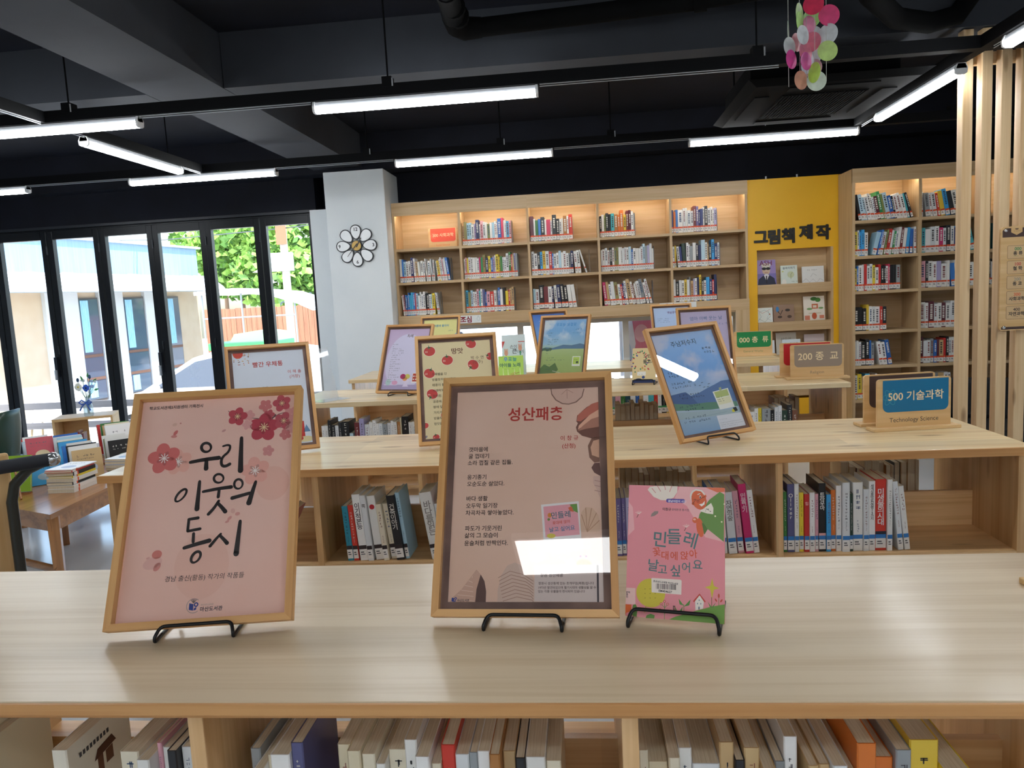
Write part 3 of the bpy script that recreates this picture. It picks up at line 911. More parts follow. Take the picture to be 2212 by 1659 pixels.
for i, (a, b, c) in enumerate((('000', '총 류', '#3f8a56'), ('100', '철 학', '#c2514a'), ('200', '종 교', '#9a9484'), ('300', '사회과학', '#d8653f'), ('400', '자연과학', '#55483f'))):
    z = .378 - i * .0795
    for j, xx in enumerate((.034, .218)):
        MB().prism(rounded(xx, z, xx + .17, z + .068, .006), -.0068, -.006, P('#d3b184', .5), 1).build('panel', GB)
        pr = Print(-.0068)
        pts = rounded(xx, z, xx + .17, z + .068, .006); pr.stroke(pts + [pts[0]], .0016, P('#6f5238', .5), 1, False)
        if j == 0:
            k = P(c, .5)
            pr.text(a, xx + .052, z + .043, .023, k, 1, .02, 'CENTER'); pr.text(b, xx + .052, z + .02, .022, P('#4a4038'), 1, .03, 'CENTER')
            pr.marks(xx + .03, z + .010, 8, .006, k, 1)
        pr.build('panel_print', GB)['kind'] = 'stuff'
for x, z in ((.022, .525), (.022, .018), (.40, .525), (.40, .018)):
    MB().lathe([(0, .012), (.006, .011), (.009, .006), (.009, 0)], P('#d5d9dd', .15, 1.0), 14, T(x, -.0068, z) @ Matrix.Rotation(math.pi / 2, 4, 'X')).build('screw_cap', GB)
# ================================================================ books
CODE = {'w': ('white', ['#e9e8e4', '#f1f0ee', '#dfe2e4']), 'c': ('cream', ['#e6dcc4', '#dccfb0']), 'k': ('black', ['#191a1d', '#24262b']),
        'g': ('green', ['#3c7d3d', '#2f8f56']), 'G': ('dark green', ['#1d3a2e', '#223c30']), 'b': ('blue', ['#2c66b4', '#3b7fd0']), 'n': ('navy', ['#1f2a58', '#24306e']),
        's': ('sky blue', ['#45aedb', '#3fa3e0']), 't': ('teal', ['#2a8ea6', '#4eb5c0']), 'T': ('dark teal', ['#15545c', '#1a4a58']), 'r': ('red', ['#c8312f', '#d23a2a']),
        'm': ('magenta', ['#cc2a6c', '#d33a5f']), 'p': ('pink', ['#e3a9b6', '#dba3ae']), 'y': ('yellow', ['#e8cf3a', '#e6c440']), 'o': ('orange', ['#e07a2c', '#d8742e']),
        'u': ('slate purple', ['#5a5a86', '#6a5f92']), 'z': ('grey', ['#9aa0a3', '#888d90']), 'd': ('brown', ['#7b4f38', '#b0783f']), 'e': ('tan', ['#cfb07f', '#c9a878']),
        'l': ('pale blue', ['#a9cfe2', '#bcd8e6']), 'v': ('olive', ['#8f8a55', '#7f8a4e']), 'h': ('lavender', ['#b9b4d6', '#a9a3cc']), 'M': ('maroon', ['#5d2230', '#722b30'])}
WID = {1: .008, 2: .015, 3: .021, 4: .029, 5: .042}
ORD = ['first', 'second', 'third', 'fourth', 'fifth', 'sixth', 'seventh', 'eighth', 'ninth', 'tenth']
def ordn(i):
    i += 1
    if i <= 10: return ORD[i - 1]
    return '%d%s' % (i, {1: 'st', 2: 'nd', 3: 'rd'}.get(i % 10 if i % 100 not in (11, 12, 13) else 0, 'th'))
def gloss(h):
    return P(h, .38)
STK = P('#eceae6', .6); STKINK = P('#55585c', .7)
def cover_geo(mb, t, h, d, mat, M=None, c=.0013):
    q = min(.002, t * .2)
    outline = [(0, d), (0, q), (q, 0), (t - q, 0), (t, q), (t, d)]
    inner = [(t - c, d), (t - c, c + .001), (c, c + .001), (c, d)]
    pts = outline + inner; n = len(pts)
    V = [(x, y, 0) for x, y in pts] + [(x, y, h) for x, y in pts]
    F = [(i, (i + 1) % n, n + (i + 1) % n, n + i) for i in range(n)]
    # outline order: back-left, front-left, chamfers, back-right, inner
    cap = [(0, 9, 8, 1), (1, 8, 7, 4), (1, 4, 3, 2), (4, 7, 6, 5)]
    F += [tuple(i + n for i in f) for f in cap] + [f[::-1] for f in cap]
    mb.add(V, F, mat, M)
def pages_geo(mb, t, h, d, M=None, c=.0013):
    mb.box(c, t - c, c + .001, d - .003, .0015, h - .0015, PAGES(), M)
def label_geo(mb, t, band, M=None, z=.008, hh=.034, bb=.014):
    a, b = .001, t - .001
    mb.box(a, b, -.0005, .0, z, z + hh, STK, M)
    mb.box(a, b, -.0005, .0, z + hh, z + hh + bb, P(band, .5), M)
    mb.box(a + t * .15, a + t * .55, -.0007, -.0005, z + hh * .62, z + hh * .74, STKINK, M)
    mb.box(a + t * .15, a + t * .65, -.0007, -.0005, z + hh * .40, z + hh * .50, STKINK, M)
NB = [0]
STUFF = MB()
def book(M, t, h, d, hexcol, label, group, band=None, title=None, tcol='#2a2a2c', detail=2, accent=None, rnd=random, tz=.86):
    if detail == 0:
        cover_geo(STUFF, t, h, d, gloss(hexcol), M); pages_geo(STUFF, t, h, d, M)
        if band: label_geo(STUFF, t, band, M)
        if rnd.random() < .75:
            y = -.0004; w = t * .42; zz = h * rnd.uniform(.35, .5)
            k = P(tcol, .6)
            z = h * rnd.uniform(.84, .92)
            while z > zz:
                hh = rnd.uniform(.006, .013)
                STUFF.box((t - w) / 2, (t + w) / 2, y, 0, z - hh, z, k, M); z -= hh + rnd.uniform(.003, .008)
        return None
    NB[0] += 1
    r = thing('book', label, 'book', M, group)
    mb = MB(); cover_geo(mb, t, h, d, gloss(hexcol)); mb.build('cover', r)
    mb = MB(); pages_geo(mb, t, h, d); mb.build('page_block', r)
    if band:
        mb = MB(); label_geo(mb, t, band); o = mb.build('spine_label', r); o['kind'] = 'stuff'
    if accent:
        mb = MB(); mb.box(.0006, t - .0006, -.0003, 0, h * accent[1], h * accent[2], P(accent[0], .45)); mb.build('spine_panel', r)
    k = P(tcol, .6)
    pr = Print(-.0004)
    if title:
        s_ = min(t * .78, h * .62 / max(1, len(title)))
        pr.text('\n'.join(title), t / 2, h * tz - s_ * .7, s_, k, 1, .012, 'CENTER', res=2, line=.82)
        pr.build('title', r)['kind'] = 'stuff'
    elif t > .007:
        s_ = t * rnd.uniform(.38, .55); n = int(h * rnd.uniform(.3, .5) / (s_ * 1.15))
        pr.marks((t - s_ * .8) / 2, h * rnd.uniform(.80, .9), n, s_, k, 1, rnd, True)
        s2_ = t * .24
        pr.marks((t - s2_ * .8) / 2, h * .42, 5, s2_, k, 1, rnd, True)
        pr.build('title', r)['kind'] = 'stuff'
    return r
def parse(tok):
    a, _, l = tok.partition('/')
    c = a[0]; w = int(a[1]) if len(a) > 1 and a[1].isdigit() else None
    return c, w, a[2:] if w else a[1:], float(l or 0)
def row(x0, x1, y, z, spec, place, band=None, detail=2, titles=None, facing=1, gap0=0.0, fit=True, hr=(.195, .232), dep=(.13, .155), yj=.012, seed=1, group=None, tints=None, end='window end'):
    """books side by side from x0 to x1, spines towards -y (facing 1) or +y (facing -1)"""
    rnd = random.Random(seed * 977 + 13)
    toks = [parse(t) for t in spec.split()]
    ws = []
    for c, w, f, l in toks:
        if c == '_': ws.append((w or 3) * .01)
        else:
            b = WID[w] if w else rnd.choice((.011, .014, .017, .02, .024))
            ws.append(b * rnd.uniform(.9, 1.1))
    hs = []
    for c, w, f, l in toks:
        h = rnd.uniform(*hr)
        if 'h' in f: h = hr[1] + rnd.uniform(.006, .016)
        if 's' in f: h = hr[0] * rnd.uniform(.78, .86)
        hs.append(h)
    def total(sc):
        x = 0; la = 0.0
        for (c, w, f, l), t, h in zip(toks, ws, hs):
            if c == '_': x += t; la = 0; continue
            a = math.radians(l); x += max(0, h * (math.sin(a) - math.sin(la))) + t * sc / math.cos(a) + .0006; la = a
        return x
    sc = 1.0
    if fit:
        lo, hi = .3, 2.2
        for _ in range(24):
            mid = (lo + hi) / 2
            if total(mid) > x1 - x0 - gap0: hi = mid
            else: lo = mid
        sc = lo
    x = x0 + gap0; la = 0.0; n = 0
    for (c, w, f, l), t, h in zip(toks, ws, hs):
        if c == '_':
            x += t; la = 0; continue
        t *= sc; a = math.radians(l)
        x += max(0, h * (math.sin(a) - math.sin(la)))
        d = rnd.uniform(*dep); jj = rnd.uniform(0, yj)
        hx = rnd.choice(CODE[c][1])
        nm = CODE[c][0]
        size = 'slim' if t < .0135 else ('thick' if t > .027 else ('tall' if 'h' in f else 'medium'))
        lab = '%s %s book, %s from %s, %s' % (size, nm, ordn(n), end, place)
        dark = c in 'kGnTMdurgmbo'
        tc = '#e9e6dc' if dark else rnd.choice(('#2c2c30', '#44424a', '#7a2f2c', '#2c4a6e'))
        tt = titles.get(n) if titles else None
        kw = {}
        if tt:
            kw['title'] = tt[0]
            if len(tt) > 1 and tt[1]: tc = tt[1]
            if len(tt) > 2: kw['accent'] = tt[2]
            if len(tt) > 3: kw['tz'] = tt[3]
        if facing > 0:
            if a >= 0: M = T(x, y + jj, z, 0, 0, -a)
            else: M = T(x + t / math.cos(a), y + jj, z, 0, 0, -a) @ Matrix.Translation((-t, 0, 0))
        else:
            M = T(x + t, y - jj, z, math.pi)
        book(M, t, h, d, hx, lab, group or 'library books', band, tcol=tc, detail=detail, rnd=rnd, **kw)
        x += t / math.cos(a) + .0006; la = a; n += 1
    return x
OR = '#e2592c'; BLU = '#2f7ac0'; DKB = '#2c2022'
zf = .5752
# ---- nearest bookcase: tops seen from above
NR = dict(hr=(.205, .238), dep=(.14, .165), fit=False, yj=.035, group='books in the nearest low bookcase')
row(-1.245, -.89, 1.075, zf, 'c3 w3 c2 z2 c3 w3 e3 c2 c4 c4h c3', 'bay below cherry blossom poster', seed=2, **NR)
BARN = book(T(-.885, 1.075, zf), .026, .236, .165, '#e4dccb', 'cream book with a brown barn on its cover, bay below cherry blossom poster', 'books in the nearest low bookcase', title='집짓기DIY', tcol='#33302c')
bp_ = MB(); bk_ = P('#6a4330', .6); dk_ = P('#3c3a3e', .6)
def side(pts, mat, lay=1): bp_.add([(.026 + lay * .0003, y, z) for y, z in pts], [tuple(range(len(pts)))], mat)
side([(.070, .150), (.085, .150), (.085, .178), (.070, .178)], bk_); side([(.092, .155), (.112, .155), (.112, .180), (.092, .178)], bk_); side([(.062, .176), (.122, .182), (.112, .197), (.072, .193)], P('#54301f', .6), 2)
for k_ in range(9): side([(.028 + k_ * .009, .205), (.034 + k_ * .009, .205), (.034 + k_ * .009, .213), (.028 + k_ * .009, .213)], dk_)
side([(.05, .12), (.062, .12), (.062, .16), (.05, .16)], P('#9fb0b4', .6))
bp_.build('cover_print', BARN)['kind'] = 'stuff'
row(-.775, -.622, 1.075, zf, 'c4 w3 p1 w3 k2 w3', 'bay below cherry blossom poster beyond the barn book', seed=5, **NR)
row(-.594, .030, 1.07, zf, '_3 z2 w2 c2 w4 u3h _5 c3 c3 c3 w2 c4 w3h w3 c2 r3 w3 z2 w3 d2 e3 k2 w4 c3', 'bay below seashell poster', seed=3, titles={}, **NR)
row(.056, .682, 1.07, zf, 'c2 c4 c2 w3 w5 e3 k2 e3 e3 z2 w3h _1 e2 e2 w3 c2 o4h o4 z3 y5h y5', 'bay below pink book', seed=4, **NR)
# ---- bookcase with the blue 500 sign
R5 = dict(hr=(.20, .232), dep=(.135, .15), group='books in the bookcase with the blue 500 sign')
row(-1.30, -.992, 2.60, zf, '_9 p3/-28', 'first bay of 500-sign bookcase', band=DKB, fit=False, seed=11, **R5)
row(-.90, -.19, 2.60, zf, 't3/3 r3/3 w4h/4 w3h/4 w4h/5 c3/5 c3/6 k4h/6 l2h/6 _5 w5h/8 w3/8 p4h/9 G3/10 b3/11 d4h/13 c5h/13 w3/13 w3/13 _1 g5/15', 'second bay of 500-sign bookcase', band=DKB, seed=12, yj=.03,
    titles={2: ('이기적본능', '#2c2c30'), 3: ('쪽', '#3a3330'), 4: ('●', '#b5202c'), 7: ('건축이야기', '#d9d5cc'), 9: ('바다를읽는', '#8a8680'), 15: ('바다거북의속마음', '#5a3a1c'), 19: ('백성', '#cfe0c8')}, **R5)
row(.04, .575, 2.60, zf, 'w3 b3 u3 u2 h3 w4 T3 w3 p3 k4 M4 w3 c3 w4 w3 g2 b3 w4/3 w4/4 p3/5 m4h/6 w3/6', 'third bay of 500-sign bookcase', band=BLU, seed=13,
    titles={0: ('유전공학의이해', '#2c2c30'), 17: ('제국과', '#26262a'), 18: ('자연의숲', '#77736c'), 20: ('민물고기', '#f0d8de')}, **R5)
row(.655, 1.075, 2.60, zf, 'g2 u4h w3h y3 r3 w3 p2 k4h s3 o3 w3 w4h G2 w5h w3 w4h r5h w3h w3h/5 w3/6', 'fourth bay of 500-sign bookcase', band=BLU, seed=14,
    titles={1: ('Oliver', '#e9e6dc'), 4: ('힘', '#f3c9c0'), 7: ('트라우마', '#f0eeea', ('#e3a9a6', .2, .27)), 15: ('세계사를바꾼전염병13가지', '#26262a', ('#f1f0ee', .3, .31), .95), 16: ('미생물의시대', '#f3f0ee', ('#1f2030', .19, .27))}, **R5)
RB = dict(facing=-1, fit=False, hr=(.19, .225), yj=.02, dep=(.13, .15))
row(-.62, -.2, 3.165, zf, 'c3 e4 c3 d3 e3 c4 e3 c3 e4', 'far side, second bay of 500-sign bookcase', seed=15, group='books on the far side of the 500-sign bookcase', **RB)
row(.12, .6, 3.165, zf, 'e3 c3 d4 e3 M3 e3 c3 e4 c3 d3 e4 c3', 'far side, third bay of 500-sign bookcase', seed=16, group='books on the far side of the 500-sign bookcase', **RB)
row(.98, 1.38, 3.165, zf, 'e4 c3 M4 e4 c4 e3 d3 c2 k3 e3 e4 c3', 'far side, fourth bay of 500-sign bookcase', seed=17, group='books on the far side of the 500-sign bookcase', **RB)
# ---- bookcase with the taupe 200 sign
R2 = dict(hr=(.20, .235), dep=(.14, .155), group='books in the bookcase with the taupe 200 sign')
row(-1.60, -1.02, 4.385, zf, 'w3 w3 k3h k3 w3 k3 k5 l3s _1 M4 h4h w4 w3 w3 w2 w3 z4 w3 w2 w3 d3 c1h k5h w3 w3', 'first bay of 200-sign bookcase', seed=21, fit=True, **R2)
row(.80, 1.19, 4.385, zf, 'k4 w3 M5 b2 w4 w3 y3 z5 k3 w3 w3 G4 k4 d4', 'fourth bay of 200-sign bookcase', seed=22, **R2)
row(.18, .58, 4.965, zf, 'e4 e4 e4 d4 e4 d4 e4 e4 d4', 'far side, third bay of 200-sign bookcase', seed=23, group='books on the far side of the 200-sign bookcase', **RB)
row(1.16, 1.40, 4.965, zf, 'd4 e5 d3 e4 d4', 'far side, fourth bay of 200-sign bookcase', seed=24, group='books on the far side of the 200-sign bookcase', **RB)
# ---- bookcase with the green 000 sign
R0 = dict(hr=(.23, .27), dep=(.14, .16), group='books in the bookcase with the green 000 sign')
row(-1.23, -.99, 5.70, zf, 'y3 g3 b4 r3 p3 r3 s3 w3', 'first bay of 000-sign bookcase', band='#3f9a5a', seed=31, **R0)
row(-.14, .62, 5.70, zf, 'w4 b4 z3 w3 w4 t3 k3 e4 y3 y3 z3 p4 g4 T4 w4 b3 e3 w4 t4 r3 w3 k4 y3', 'third bay of 000-sign bookcase', band='#3f9a5a', seed=32, **R0)
row(.70, 1.0, 5.70, zf, 'k3 g2 m2 w3 k4', 'fourth bay of 000-sign bookcase', band='#3f9a5a', seed=33, fit=False, **R0)
# ---- wall bookcase behind the slatted screen
def bayB(r, c, spec, f0, f1, detail, seed, **k):
    a, b = BX[c] + .014, BX[c + 1] - .014
    rows = ('top', 'second', 'third', 'fourth', 'fifth', 'sixth')
    row(a + (b - a) * f0, a + (b - a) * f1, 6.775, BZ[r] + .0006, spec, '%s shelf of bookcase behind screen' % rows[r], band=OR, detail=detail, seed=seed, hr=(.19, .225), dep=(.13, .15), end='yellow panel', group='books in the wall bookcase behind the screen', **k)
bayB(0, 0, 'k/10 l/10 l/10 w/11 w/11 w/11 w/11 M3/11 g3h/11 v/11 l/12 b/12 k/12 w3/12 w3/12 w/13 t/14 k/16', 0, .95, 0, 41)
bayB(1, 0, 'y w s s w _3 l4/-14 b/-12 w/-11 v/-10 r/-9 w/-9 g/-8 w/-7 w/-7 M/-6 w/-6 s/-5 b3/-3 w', 0, .99, 0, 42)
bayB(2, 0, 'y b w w r w w y w r k3 k w m k3 k3 z4', 0, .74, 0, 43)
bayB(3, 0, 'k3 k3 k3 y w w w r k3', 0, .52, 0, 44)
bayB(4, 0, 'w w w k4 k3 b z _2 w3/8 w/8 b/9', 0, .62, 0, 45)
bayB(5, 0, 'w y e s h m w z w', 0, .5, 0, 46)
bayB(0, 1, 'w z/6 w/7 w/8 r/9 y/10 s/11 k3/12 w/12 k3/13', 0, .7, 0, 47)
bayB(1, 1, 't w w w m w k3 w n s w t3/12', .02, .86, 0, 48)
bayB(2, 1, 'p k w w h w w b/5 w/6 k/6 k w4', .0, .84, 0, 49)
bayB(3, 1, 'w w M w w M w w w', .0, .6, 0, 50)
bayB(4, 1, 'M w w z b M e r k w w r', .0, .62, 0, 51)
bayB(5, 1, 'w e w z e w w', .0, .5, 0, 52)
bayB(0, 2, '_9 w/4 w/5 l/6 k/6 w', .5, .95, 0, 53)
bayB(1, 2, '_5 t/10 g/12', 0, .4, 0, 54); bayB(2, 2, 'k w k', .0, .2, 0, 55); bayB(4, 2, 'M r w w b', .5, .9, 0, 56); bayB(5, 2, 'w w M w w r w', .5, .99, 0, 57)
# ---- lit wall bookcase
def bayA(r, c, spec, f1, seed, detail=0, gap0=0.0, **k):
    a, b = AX[c] + .016, AX[c + 1] - .013
    x = row(a, a + (b - a) * f1, 7.15, AZ[r] + .0006, spec, '%s row of lit bookcase' % ('top', 'middle', 'lower')[r], band=OR, detail=detail, seed=seed, hr=(.185, .222), dep=(.13, .15), end='white pillar', group='books in the lit wall bookcase', yj=.01, **k)
    return x
AE = {}
for r, c, spec, f1 in (
  (0, 1, 'e v3 l l w h n4h w p w w v w l w w b4h m3h w w s p', .76), (0, 2, 'M4h w g b3 k4 w m4 w k4h k3 w w d w r4h', .64),
  (0, 3, 'k w3 v k3 k3 t4 d4 o o4h y M3h M3h w z', .51), (0, 4, 'n o b w5 w w w w M3h u3h n n3 w k3h w w w h', .63),
  (1, 0, 'w b l3 w w n3h w/2 e/2 w/3 w w w/4 w w/4 w _1 w/5 y3/5 w/5 w/6 p/6 w/6 w/6 b3/7', .82), (1, 1, 'w p y w3 w w3 w w m g v n3 y3 b3 h w y y g3 w w w g3h r e h z', .83),
  (1, 2, 'w w k3 s y3 w r3 b w3 w l w w3 w z n3 w/4 w/5 w/16', .84), (1, 3, 'w w w3 w k w v v w3 w w3 w w l b w w w w l3h z h w3h w', .77),
  (1, 4, 'w y w/4 n3/4 G4/3 w3 w z w k3 n l4h w e k3 s3h n w', .66),
  (2, 0, 'w/4 p/4 b s b s s b r l w w w w k k3 w l y w/5 w/6', .62), (2, 1, 's v l w w p t w u b p4 r4 w z b3 w k3 y r e e', .75),
  (2, 2, 'l w3 k4 M4 w3 n w/3 n3/3 k3/4 k3/4 w/5 w3/6', .66), (2, 3, 'm/5 e/5 w/6 w/6 v4/6 w/6 r/7 n/7 w/7 e4h/8 w/8 d/8 w/9 w/9 w/10 z4h/10 w/12 w3h/14', .74),
  (2, 4, 'w3 k4 w w y3 w z e3 h w3 n3 y3h k3 w s4 n r n3h', .61)):
    AE[r, c] = bayA(r, c, spec, f1, 60 + r * 10 + c)
o = STUFF.build('library_books')
tag(o, 'rows of library books with orange spine labels on the wall bookcases', 'books', None, 'stuff')
# ---- metal bookends
BE = P('#8b9196', .4, .6)
for (r, c), x in AE.items():
    x += .004 if r != 1 or c != 2 else .02
    t = thing('bookend', 'thin grey metal bookend, %s bay from pillar, %s row of lit bookcase' % (ordn(c), ('top', 'middle', 'lower')[r]), 'bookend', T(x, 7.16, AZ[r] + .0005), 'bookends in the lit wall bookcase')
    pts = rounded(0, .001, .12, .215, .045, 'tltr')
    hole = rounded(.045, .03, .09, .15, .02)
    mb = MB()
    # upright sheet with an arched opening
    mb.prism([(0, .001), (.04, .001), (.04, .15), (.06, .17), (.06, .215), (.04, .213), (.012, .195), (0, .165)], 0, .0016, BE, 0)
    mb.prism([(.06, .17), (.08, .15), (.08, .001), (.12, .001), (.12, .165), (.108, .195), (.08, .213), (.06, .215)], 0, .0016, BE, 0)
    mb.build('upright', t)
    MB().box(.0016, .034, .045, .075, .0, .0012, BE).build('foot', t)
# ================================================================ framed posters on wire easels
FW, FH, RIM, FD = .33, .455, .013, .022
PW, PH = FW - 2 * RIM, FH - 2 * RIM
PANE = pane_mat('frame_pane', (1, 1, 1), 0.0, 1.52)
def solve8(A, b):
    n = len(b); M_ = [list(r) + [v] for r, v in zip(A, b)]
    for i in range(n):
        p = max(range(i, n), key=lambda k: abs(M_[k][i])); M_[i], M_[p] = M_[p], M_[i]
        for k in range(n):
            if k != i:
                f = M_[k][i] / M_[i][i]
                M_[k] = [a - f * c for a, c in zip(M_[k], M_[i])]
    return [M_[i][n] / M_[i][i] for i in range(n)]
class Sheet:
    """drawing coordinates on a flat sheet: a quad drawn in any units -> metres on the sheet"""
    def __init__(s, quad, x0, z0, x1, z1):
        dst = [(x0, z1), (x1, z1), (x1, z0), (x0, z0)]
        A = []; b = []
        for (x, y), (u, v) in zip(quad, dst):
            A.append([x, y, 1, 0, 0, 0, -u * x, -u * y]); b.append(u)
            A.append([0, 0, 0, x, y, 1, -v * x, -v * y]); b.append(v)
        s.h = solve8(A, b) + [1]
    def __call__(s, x, y):
        h = s.h; w = h[6] * x + h[7] * y + h[8]
        return ((h[0] * x + h[1] * y + h[2]) / w, (h[3] * x + h[4] * y + h[5]) / w)
    def k(s, x, y):
        a = s(x, y); b = s(x + 10, y); c = s(x, y + 10)
        return (math.hypot(b[0] - a[0], b[1] - a[1]) + math.hypot(c[0] - a[0], c[1] - a[1])) / 20
    def P(s, pts): return [s(*p) for p in pts]
def unit(): return Sheet([(0, 0), (1, 0), (1, 1), (0, 1)], -PW / 2, RIM, PW / 2, RIM + PH)
def frame_matrix(x, y, z, yaw, tilt, roll):
    rt = Vector((math.cos(yaw), math.sin(yaw), 0)); bk = Vector((-math.sin(yaw), math.cos(yaw), 0))
    up = Vector((0, 0, 1)) * math.cos(tilt) + bk * math.sin(tilt)
    a = rt * math.cos(roll) + up * math.sin(roll); b = up * math.cos(roll) - rt * math.sin(roll)
    n = b.cross(a)
    M = Matrix.Identity(4)
    for i in range(3):
        M[i][0] = a[i]; M[i][1] = n[i]; M[i][2] = b[i]
        M[i][3] = (x, y, z)[i]
    return M
def easel(x, y, yaw, tilt, label, w=.135, h=.2, lip=.030, thick=FD, reach=.16):
    r = thing('wire_easel', label, 'easel', T(x, y, HT, yaw), 'black wire easels')
    m = MB(); k = P('#17181a', .4, .3); R_ = .0032; z0 = R_ + .0004
    hw = w / 2
    def corner(pts, n=5, rad=.012):
        out = [Vector(pts[0])]
        for i in range(1, len(pts) - 1):
            a, b, c = Vector(pts[i - 1]), Vector(pts[i]), Vector(pts[i + 1])
            d1 = (a - b).normalized(); d2 = (c - b).normalized()
            q = min(rad, (a - b).length * .45, (c - b).length * .45)
            for j in range(n + 1):
                t = j / n
                out.append(b + d1 * q * (1 - t) ** 2 + d2 * q * t ** 2)
        out.append(Vector(pts[-1])); return out
    lipw = [(-hw, reach, z0), (-hw, -.020, z0), (-hw, -.020, lip * .45), (-hw + .006, -.0045, lip), (hw - .006, -.0045, lip), (hw, -.020, lip * .45), (hw, -.020, z0), (hw, reach, z0)]
    m.tube(corner(lipw), R_, k, 8)
    m.tube([(-hw, reach, z0), (hw, reach, z0)], R_, k, 8)
    m.build('lip_wire', r)
    # back rest parallel to the leaning board
    c, s_ = math.cos(tilt), math.sin(tilt)
    off_ = thick / c + .006
    def bp(q): return (off_ + .012 + q * s_, z0 + .004 + q * c)
    m = MB()
    y1, z1 = bp(h); y0, zb = bp(.0)
    m.tube(corner([(-hw + .02, y0, zb), (-hw + .02, y1, z1), (hw - .02, y1, z1), (hw - .02, y0, zb)]), R_, k, 8)
    m.build('back_rest', r)
    m = MB(); m.tube([(0, y1, z1), (0, max(reach, y1 + .03), z0)], R_, k, 8); m.build('strut', r)
    return r
def frame(name_, pose, label, draw, bg, wood_border=True, elabel=None, short=None):
    x, y, z, yaw, tilt, roll = pose
    z = max(z, HT + FD * math.sin(tilt) + FW / 2 * abs(math.sin(roll)) + .0075)
    M = frame_matrix(x, y, z, yaw, tilt, roll)
    r = thing('framed_poster', label, 'framed poster', M, 'framed poem posters')
    fx, fz = framewood(0), framewood(2)
    w2 = FW / 2
    # mitred rails
    for pts, mt in ((((-w2, 0), (w2, 0), (w2 - RIM, RIM), (-w2 + RIM, RIM)), fx), (((-w2, FH), (-w2 + RIM, FH - RIM), (w2 - RIM, FH - RIM), (w2, FH)), fx),
                    (((-w2, 0), (-w2 + RIM, RIM), (-w2 + RIM, FH - RIM), (-w2, FH)), fz), (((w2, 0), (w2, FH), (w2 - RIM, FH - RIM), (w2 - RIM, RIM)), fz)):
        MB().prism(list(pts), 0, FD, mt, 1).build('frame_rail', r, None, .0008)
    box('back_panel', -PW / 2, PW / 2, .0175, FD - .001, RIM, RIM + PH, P('#b08d62', .7), r)
    po = box('poster', -PW / 2, PW / 2, .0165, .0175, RIM, RIM + PH, bg, r)
    box('glazing', -PW / 2, PW / 2, .0115, .0130, RIM, RIM + PH, PANE, r)
    art = Print(.0165); ink = Print(.0165)
    if wood_border:
        b = .0135
        dk = noisy('printed_dark_wood', '#5d4640', '#8d6e62', 9, .6, 0, 4, (1, 1, 1))
        X0, X1, Z0, Z1 = -PW / 2, PW / 2, RIM, RIM + PH
        for q in (((X0, Z0), (X1, Z0), (X1 - b, Z0 + b), (X0 + b, Z0 + b)), ((X0, Z1), (X0 + b, Z1 - b), (X1 - b, Z1 - b), (X1, Z1)), ((X0, Z0), (X0 + b, Z0 + b), (X0 + b, Z1 - b), (X0, Z1)), ((X1, Z0), (X1, Z1), (X1 - b, Z1 - b), (X1 - b, Z0 + b))):
            art.poly(list(q), dk, 14)
    draw(art, ink)
    if art.mb.v:
        art.build('artwork', po)['kind'] = 'stuff'
    if ink.mb.v:
        ink.build('lettering', po)['kind'] = 'stuff'
    easel(x, y, yaw, tilt, elabel or 'black wire easel under the %s' % short, lip=.021 + (z - HT - .0155))
    return r
RED = '#c0392f'
def logo(ink, S, x, y, sz, lay=3):
    n = P('#2b3f8f', .5); k = S.k(x, y) * sz
    a = S(x, y)
    ink.poly([(a[0], a[1]), (a[0] + k * .5, a[1] - k * .12), (a[0] + k * .5, a[1] + k * .62), (a[0], a[1] + k * .75)], n, lay)
    ink.poly([(a[0] + k * .56, a[1] - k * .12), (a[0] + k * .85, a[1] - k * .02), (a[0] + k * .85, a[1] + k * .3), (a[0] + k * .56, a[1] + k * .1)], n, lay)
    ink.ring(a[0] + k * .8, a[1] + k * .55, k * .2, k * .2, k * .14, n, lay, 12)
def blossom(art, x, z, r, col, lay, rot=0.0, core='#f4e3d8', n=5, squash=1.0):
    c = P(col, .6)
    for k in range(n):
        w = rot + 2 * math.pi * k / n
        art.ell(x + r * .55 * math.cos(w), z + r * .55 * math.sin(w) * squash, r * .5, r * .43 * squash, c, lay + (k % 2) * .3, w, 14)
    if core:
        h_ = tuple(int(col[i:i + 2], 16) for i in (1, 3, 5)); dk_ = P('#%02x%02x%02x' % tuple(int(v * .86) for v in h_), .6)
        for k in range(n):
            w = rot + .62 + 2 * math.pi * k / n
            art.ell(x + r * .26 * math.cos(w), z + r * .26 * math.sin(w) * squash, r * .24, r * .13, dk_, lay + .6, w, 10)
        e = P(core, .6)
        for k in range(9):
            w = rot + .3 + 2 * math.pi * k / 9
            art.stroke([(x, z), (x + r * .33 * math.cos(w), z + r * .33 * math.sin(w) * squash)], r * .05, e, lay + 1, False)
